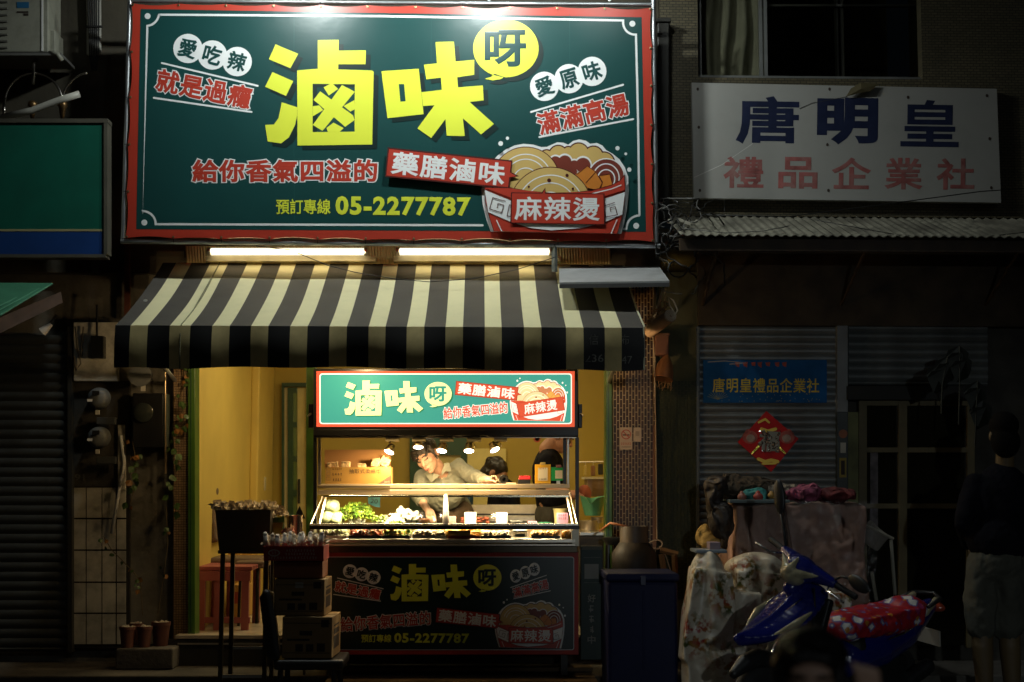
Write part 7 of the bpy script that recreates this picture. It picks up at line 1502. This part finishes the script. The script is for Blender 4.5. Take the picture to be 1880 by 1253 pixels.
# ------------------------------------------------------------------ scooter
SY = -2.05
sc_c = P(1512, 1120, SY)
scooter = thing('scooter', 'glossy blue motor scooter with a red patterned seat cover leaning on its stand', 'scooter', Vector((sc_c.x, SY, .02)))
SM = Matrix.Translation(scooter.location) @ Matrix.Rotation(R(219), 4, 'Z') @ Matrix.Rotation(R(-9), 4, 'X') @ Matrix.Scale(.94, 4)
scooter.matrix_basis = SM; WM[scooter.name] = SM.copy()
bl = M('blue_gloss_paint', (.008, .013, .15), r=.2, var=.08, coat=1, dirt=.4, ds=7, dcol=(.035, .04, .10)); bkp = M('black_scooter_plastic', (.014, .014, .014), r=.45); lens = M('clear_lens', (.30, .27, .17), r=.12, var=.3, vs=14, coat=1); chs = M('scooter_chrome', (.7, .7, .7), r=.15, m=1)
def tyre(x, lb):
    w_ = MB(); w_.lathe([(.15, -.045), (.2, -.05), (.228, -.03), (.232, 0), (.228, .03), (.2, .05), (.15, .045), (.15, -.045)], (x, 0, .23), 30, rot=(R(90), 0, 0)); o = w_.build('wheel', M('tyre_rubber', (.015, .015, .015), r=.75), scooter, smooth=True, autos=50, local=True)
    WM[o.name] = SM.copy(); m2 = MB(); m2.lathe([(.0, -.03), (.04, -.04), (.05, -.02), (.145, -.025), (.15, .025), (.05, .02), (.04, .04), (0, .03)], (x, 0, .23), 20, rot=(R(90), 0, 0)); r_ = m2.build('rim', M('grey_alloy', (.25, .25, .25), r=.4, m=.8), o, smooth=True, autos=40, local=True)
tyre(.64, 'front'); tyre(-.60, 'rear')
lb_ = lambda name, prims, mat, **k: blob(name, prims, mat, scooter, local=True, **k)
# front shield: keeled blade from the handlebar down over the wheel
sh = []
for i in range(15):
    u = i/14; x = .34+.53*u; z = .84-.235*u-.05*math.sin(u*3.1); wd = .155*math.sin(math.pi*min(1, .30+u*.68))**.8+.012; sh.append(('e', (x-.03, 0, z), (.06, wd, .055*(1-.5*u)+.012)))
    sh.append(('e', (x, 0, z+.035*(1-u)+.012), (.05, .022, .03)))
lb_('front_shield', sh, bl, vox=.008, smooth=22)
lb_('front_fender', [('t', [(.88, 0, .42), (.80, 0, .47), (.70, 0, .49), (.60, 0, .47), (.50, 0, .40)], [.03, .05, .055, .055, .045])], bkp, vox=.008, smooth=4)
for s_ in (-1, 1):
    lb_('side_lens', [('t', [(.46, s_*.15, .765), (.56, s_*.145, .715), (.70, s_*.10, .645)], [.008, .022, .006])], lens, vox=.005, smooth=2)
    lb_('chrome_streak', [('t', [(.44, s_*.075, .835), (.52, s_*.08, .80), (.60, s_*.07, .755)], [.002, .006, .002])], chs, vox=.004, smooth=2)
lb_('leg_panel', [('b', (.36, 0, .62), (.05, .34, .44), (0, R(-14), 0)), ('b', (.12, 0, .30), (.50, .28, .07)), ('b', (.33, 0, .42), (.08, .3, .2))], bkp, vox=.01, smooth=4)
# handlebar head turned and tilted with the bars
HB = Matrix.Translation((.36, 0, .975)) @ Matrix.Rotation(R(-15), 4, 'X') @ Matrix.Rotation(R(-6), 4, 'Z')
hbp = lambda *v: HB @ Vector(v)
lb_('handlebar_cover', [('e', hbp(.03, 0, .0), (.085, .115, .075), HB.to_euler()), ('c', hbp(.01, -.08, .01), hbp(-.02, -.20, .015), .052, .03), ('c', hbp(.01, .08, .01), hbp(-.02, .20, .015), .052, .03), ('e', hbp(.06, 0, -.035), (.06, .085, .05), HB.to_euler()), ('c', hbp(.0, 0, -.02), hbp(.06, 0, -.12), .045, .05)], bl, vox=.007, smooth=4)
lb_('headlight', [('e', hbp(.082, 0, -.035), (.066, .085, .06), HB.to_euler()), ('c', hbp(.098, .04, -.015), hbp(.06, .15, .03), .034, .006), ('c', hbp(.098, -.04, -.015), hbp(.06, -.14, .03), .034, .006), ('c', hbp(.115, 0, -.01), hbp(.085, 0, .07), .034, .006)], lens, vox=.005, smooth=2)
for s_ in (-1, 1):
    MB().tube([hbp(-.02, s_*.19, .015), hbp(-.05, s_*.36, .01)], .018, 10).build('grip', blackr, scooter, local=True, smooth=True, autos=50)
    MB().tube([hbp(-.0, s_*.2, .0), hbp(.055, s_*.24, -.012), hbp(.04, s_*.33, -.02), hbp(.05, s_*.37, -.015)], [.007, .006, .006, .007], 8).build('brake_lever', chs, scooter, local=True, smooth=True)
    MB().tube([hbp(-.02, s_*.2, .03), hbp(-.01, s_*.25, .12), hbp(.0, s_*.305, .20)] if s_ < 0 else [hbp(-.02, .2, .03), hbp(-.01, .25, .08), hbp(.0, .31, .10)], .007, 8).build('mirror_stem', bkp, scooter, local=True, smooth=True)
    ang = HB.to_euler(); e_ = (HB @ Matrix.Rotation(R(s_*24), 4, 'X')).to_euler()
    lb_('mirror', [('e', hbp(.0, -.355, .285), (.02, .044, .105), (HB.to_3x3() @ Matrix.Rotation(R(32), 3, 'X')).to_euler()) if s_ < 0 else ('e', hbp(.0, .385, .105), (.018, .085, .042), HB.to_euler())], bkp, vox=.006, smooth=2)
# body
lb_('rear_body', [('t', [(-.12, 0, .42), (-.35, 0, .48), (-.62, 0, .56), (-.92, 0, .69)], [.13, .15, .13, .05])], bl, vox=.01, smooth=4)
lb_('under_body', [('b', (-.32, 0, .34), (.5, .24, .2)), ('t', [(-.1, .1, .24), (-.55, .12, .26), (-.75, .14, .36)], [.05, .05, .05]), ('e', (-.15, 0, .4), (.12, .13, .2))], bkp, vox=.012, smooth=3)
def seatmat():
    mt = bpy.data.materials.new('red_patterned_cloth'); mt.use_nodes = True; n = mt.node_tree.nodes; l = mt.node_tree.links; b = n['Principled BSDF']; tc = n.new('ShaderNodeTexCoord')
    def spots(scale, r0, off):
        mp = n.new('ShaderNodeMapping'); mp.inputs['Location'].default_value = (off, off, 0); l.new(tc.outputs['Object'], mp.inputs[0]); v = n.new('ShaderNodeTexVoronoi'); v.distance = 'MANHATTAN'; v.inputs['Scale'].default_value = scale; v.inputs['Randomness'].default_value = .55; l.new(mp.outputs[0], v.inputs[0])
        m = n.new('ShaderNodeMath'); m.operation = 'LESS_THAN'; m.inputs[1].default_value = r0; l.new(v.outputs['Distance'], m.inputs[0]); return m.outputs[0]
    cur = None; base = (.36, .014, .022, 1)
    for sc_, r0, off, c_ in ((15, .42, .3, (.25, .03, .10, 1)), (13, .54, 1.1, (.14, .12, .30, 1)), (13, .40, 1.1, (.66, .64, .6, 1)), (16, .30, 2.7, (.5, .2, .03, 1))):
        mx = n.new('ShaderNodeMix'); mx.data_type = 'RGBA'; l.new(spots(sc_*.85, r0*1.12, off), mx.inputs[0]); mx.inputs[7].default_value = c_
        if cur is None: mx.inputs[6].default_value = base
        else: l.new(cur, mx.inputs[6])
        cur = mx.outputs[2]
    l.new(cur, b.inputs['Base Color']); b.inputs['Roughness'].default_value = .5; return mt
blob('seat_cover', [('e', (-.06, 0, .62), (.14, .13, .085)), ('b', (-.38, 0, .65), (.62, .25, .11), (0, R(4), 0)), ('e', (-.68, 0, .69), (.15, .125, .08)), ('e', (-.36, 0, .63), (.38, .16, .085))], seatmat(), scooter, vox=.01, smooth=5, local=True, warp=wr(.008, 14))
MB().tube([(-.74, .11, .72), (-.88, .1, .76), (-.96, 0, .77), (-.88, -.1, .76), (-.74, -.11, .72)], .013, 8).build('grab_rail', bkp, scooter, local=True, smooth=True)
lb_('tail_light', [('e', (-.96, 0, .69), (.045, .09, .035))], M('tail_lens', (.35, .06, .03), r=.12), vox=.006, smooth=2)
for s_ in (-1, 1): lb_('rear_indicator', [('t', [(-.72, s_*.115, .68), (-.86, s_*.08, .75)], [.016, .02])], lens, vox=.006, smooth=2)
for s_ in (-1, 1): lb_('body_trim', [('t', [(-.30, s_*.152, .56), (-.44, s_*.155, .59), (-.55, s_*.142, .61)], [.003, .009, .004])], chs, vox=.004, smooth=1)
MB().tube([(-.3, -.12, .24), (-.75, -.15, .3), (-.9, -.15, .36)], [.03, .045, .04], 12).build('exhaust', M('dull_exhaust', (.12, .11, .1), r=.4, m=.8), scooter, local=True, smooth=True)
MB().tube([(-.15, .1, .22), (-.2, .26, .035)], .01, 8).build('side_stand', blackp, scooter, local=True)
for s_ in (-1, 1): MB().tube([(.40, s_*.07, .60), (.64, s_*.07, .23)], .018, 8).build('fork', chs, scooter, local=True, smooth=True)
MB().tube([hbp(.03, .13, -.05), (.42, .15, .75), (.40, .1, .62)], .005, 6).build('cable', blackr, scooter, local=True, smooth=True)
MB().cbox((-.95, 0, .5), (.012, .17, .1), rot=(0, R(15), 0)).build('number_plate', M('pale_plate', (.4, .38, .33), r=.5), scooter, local=True)
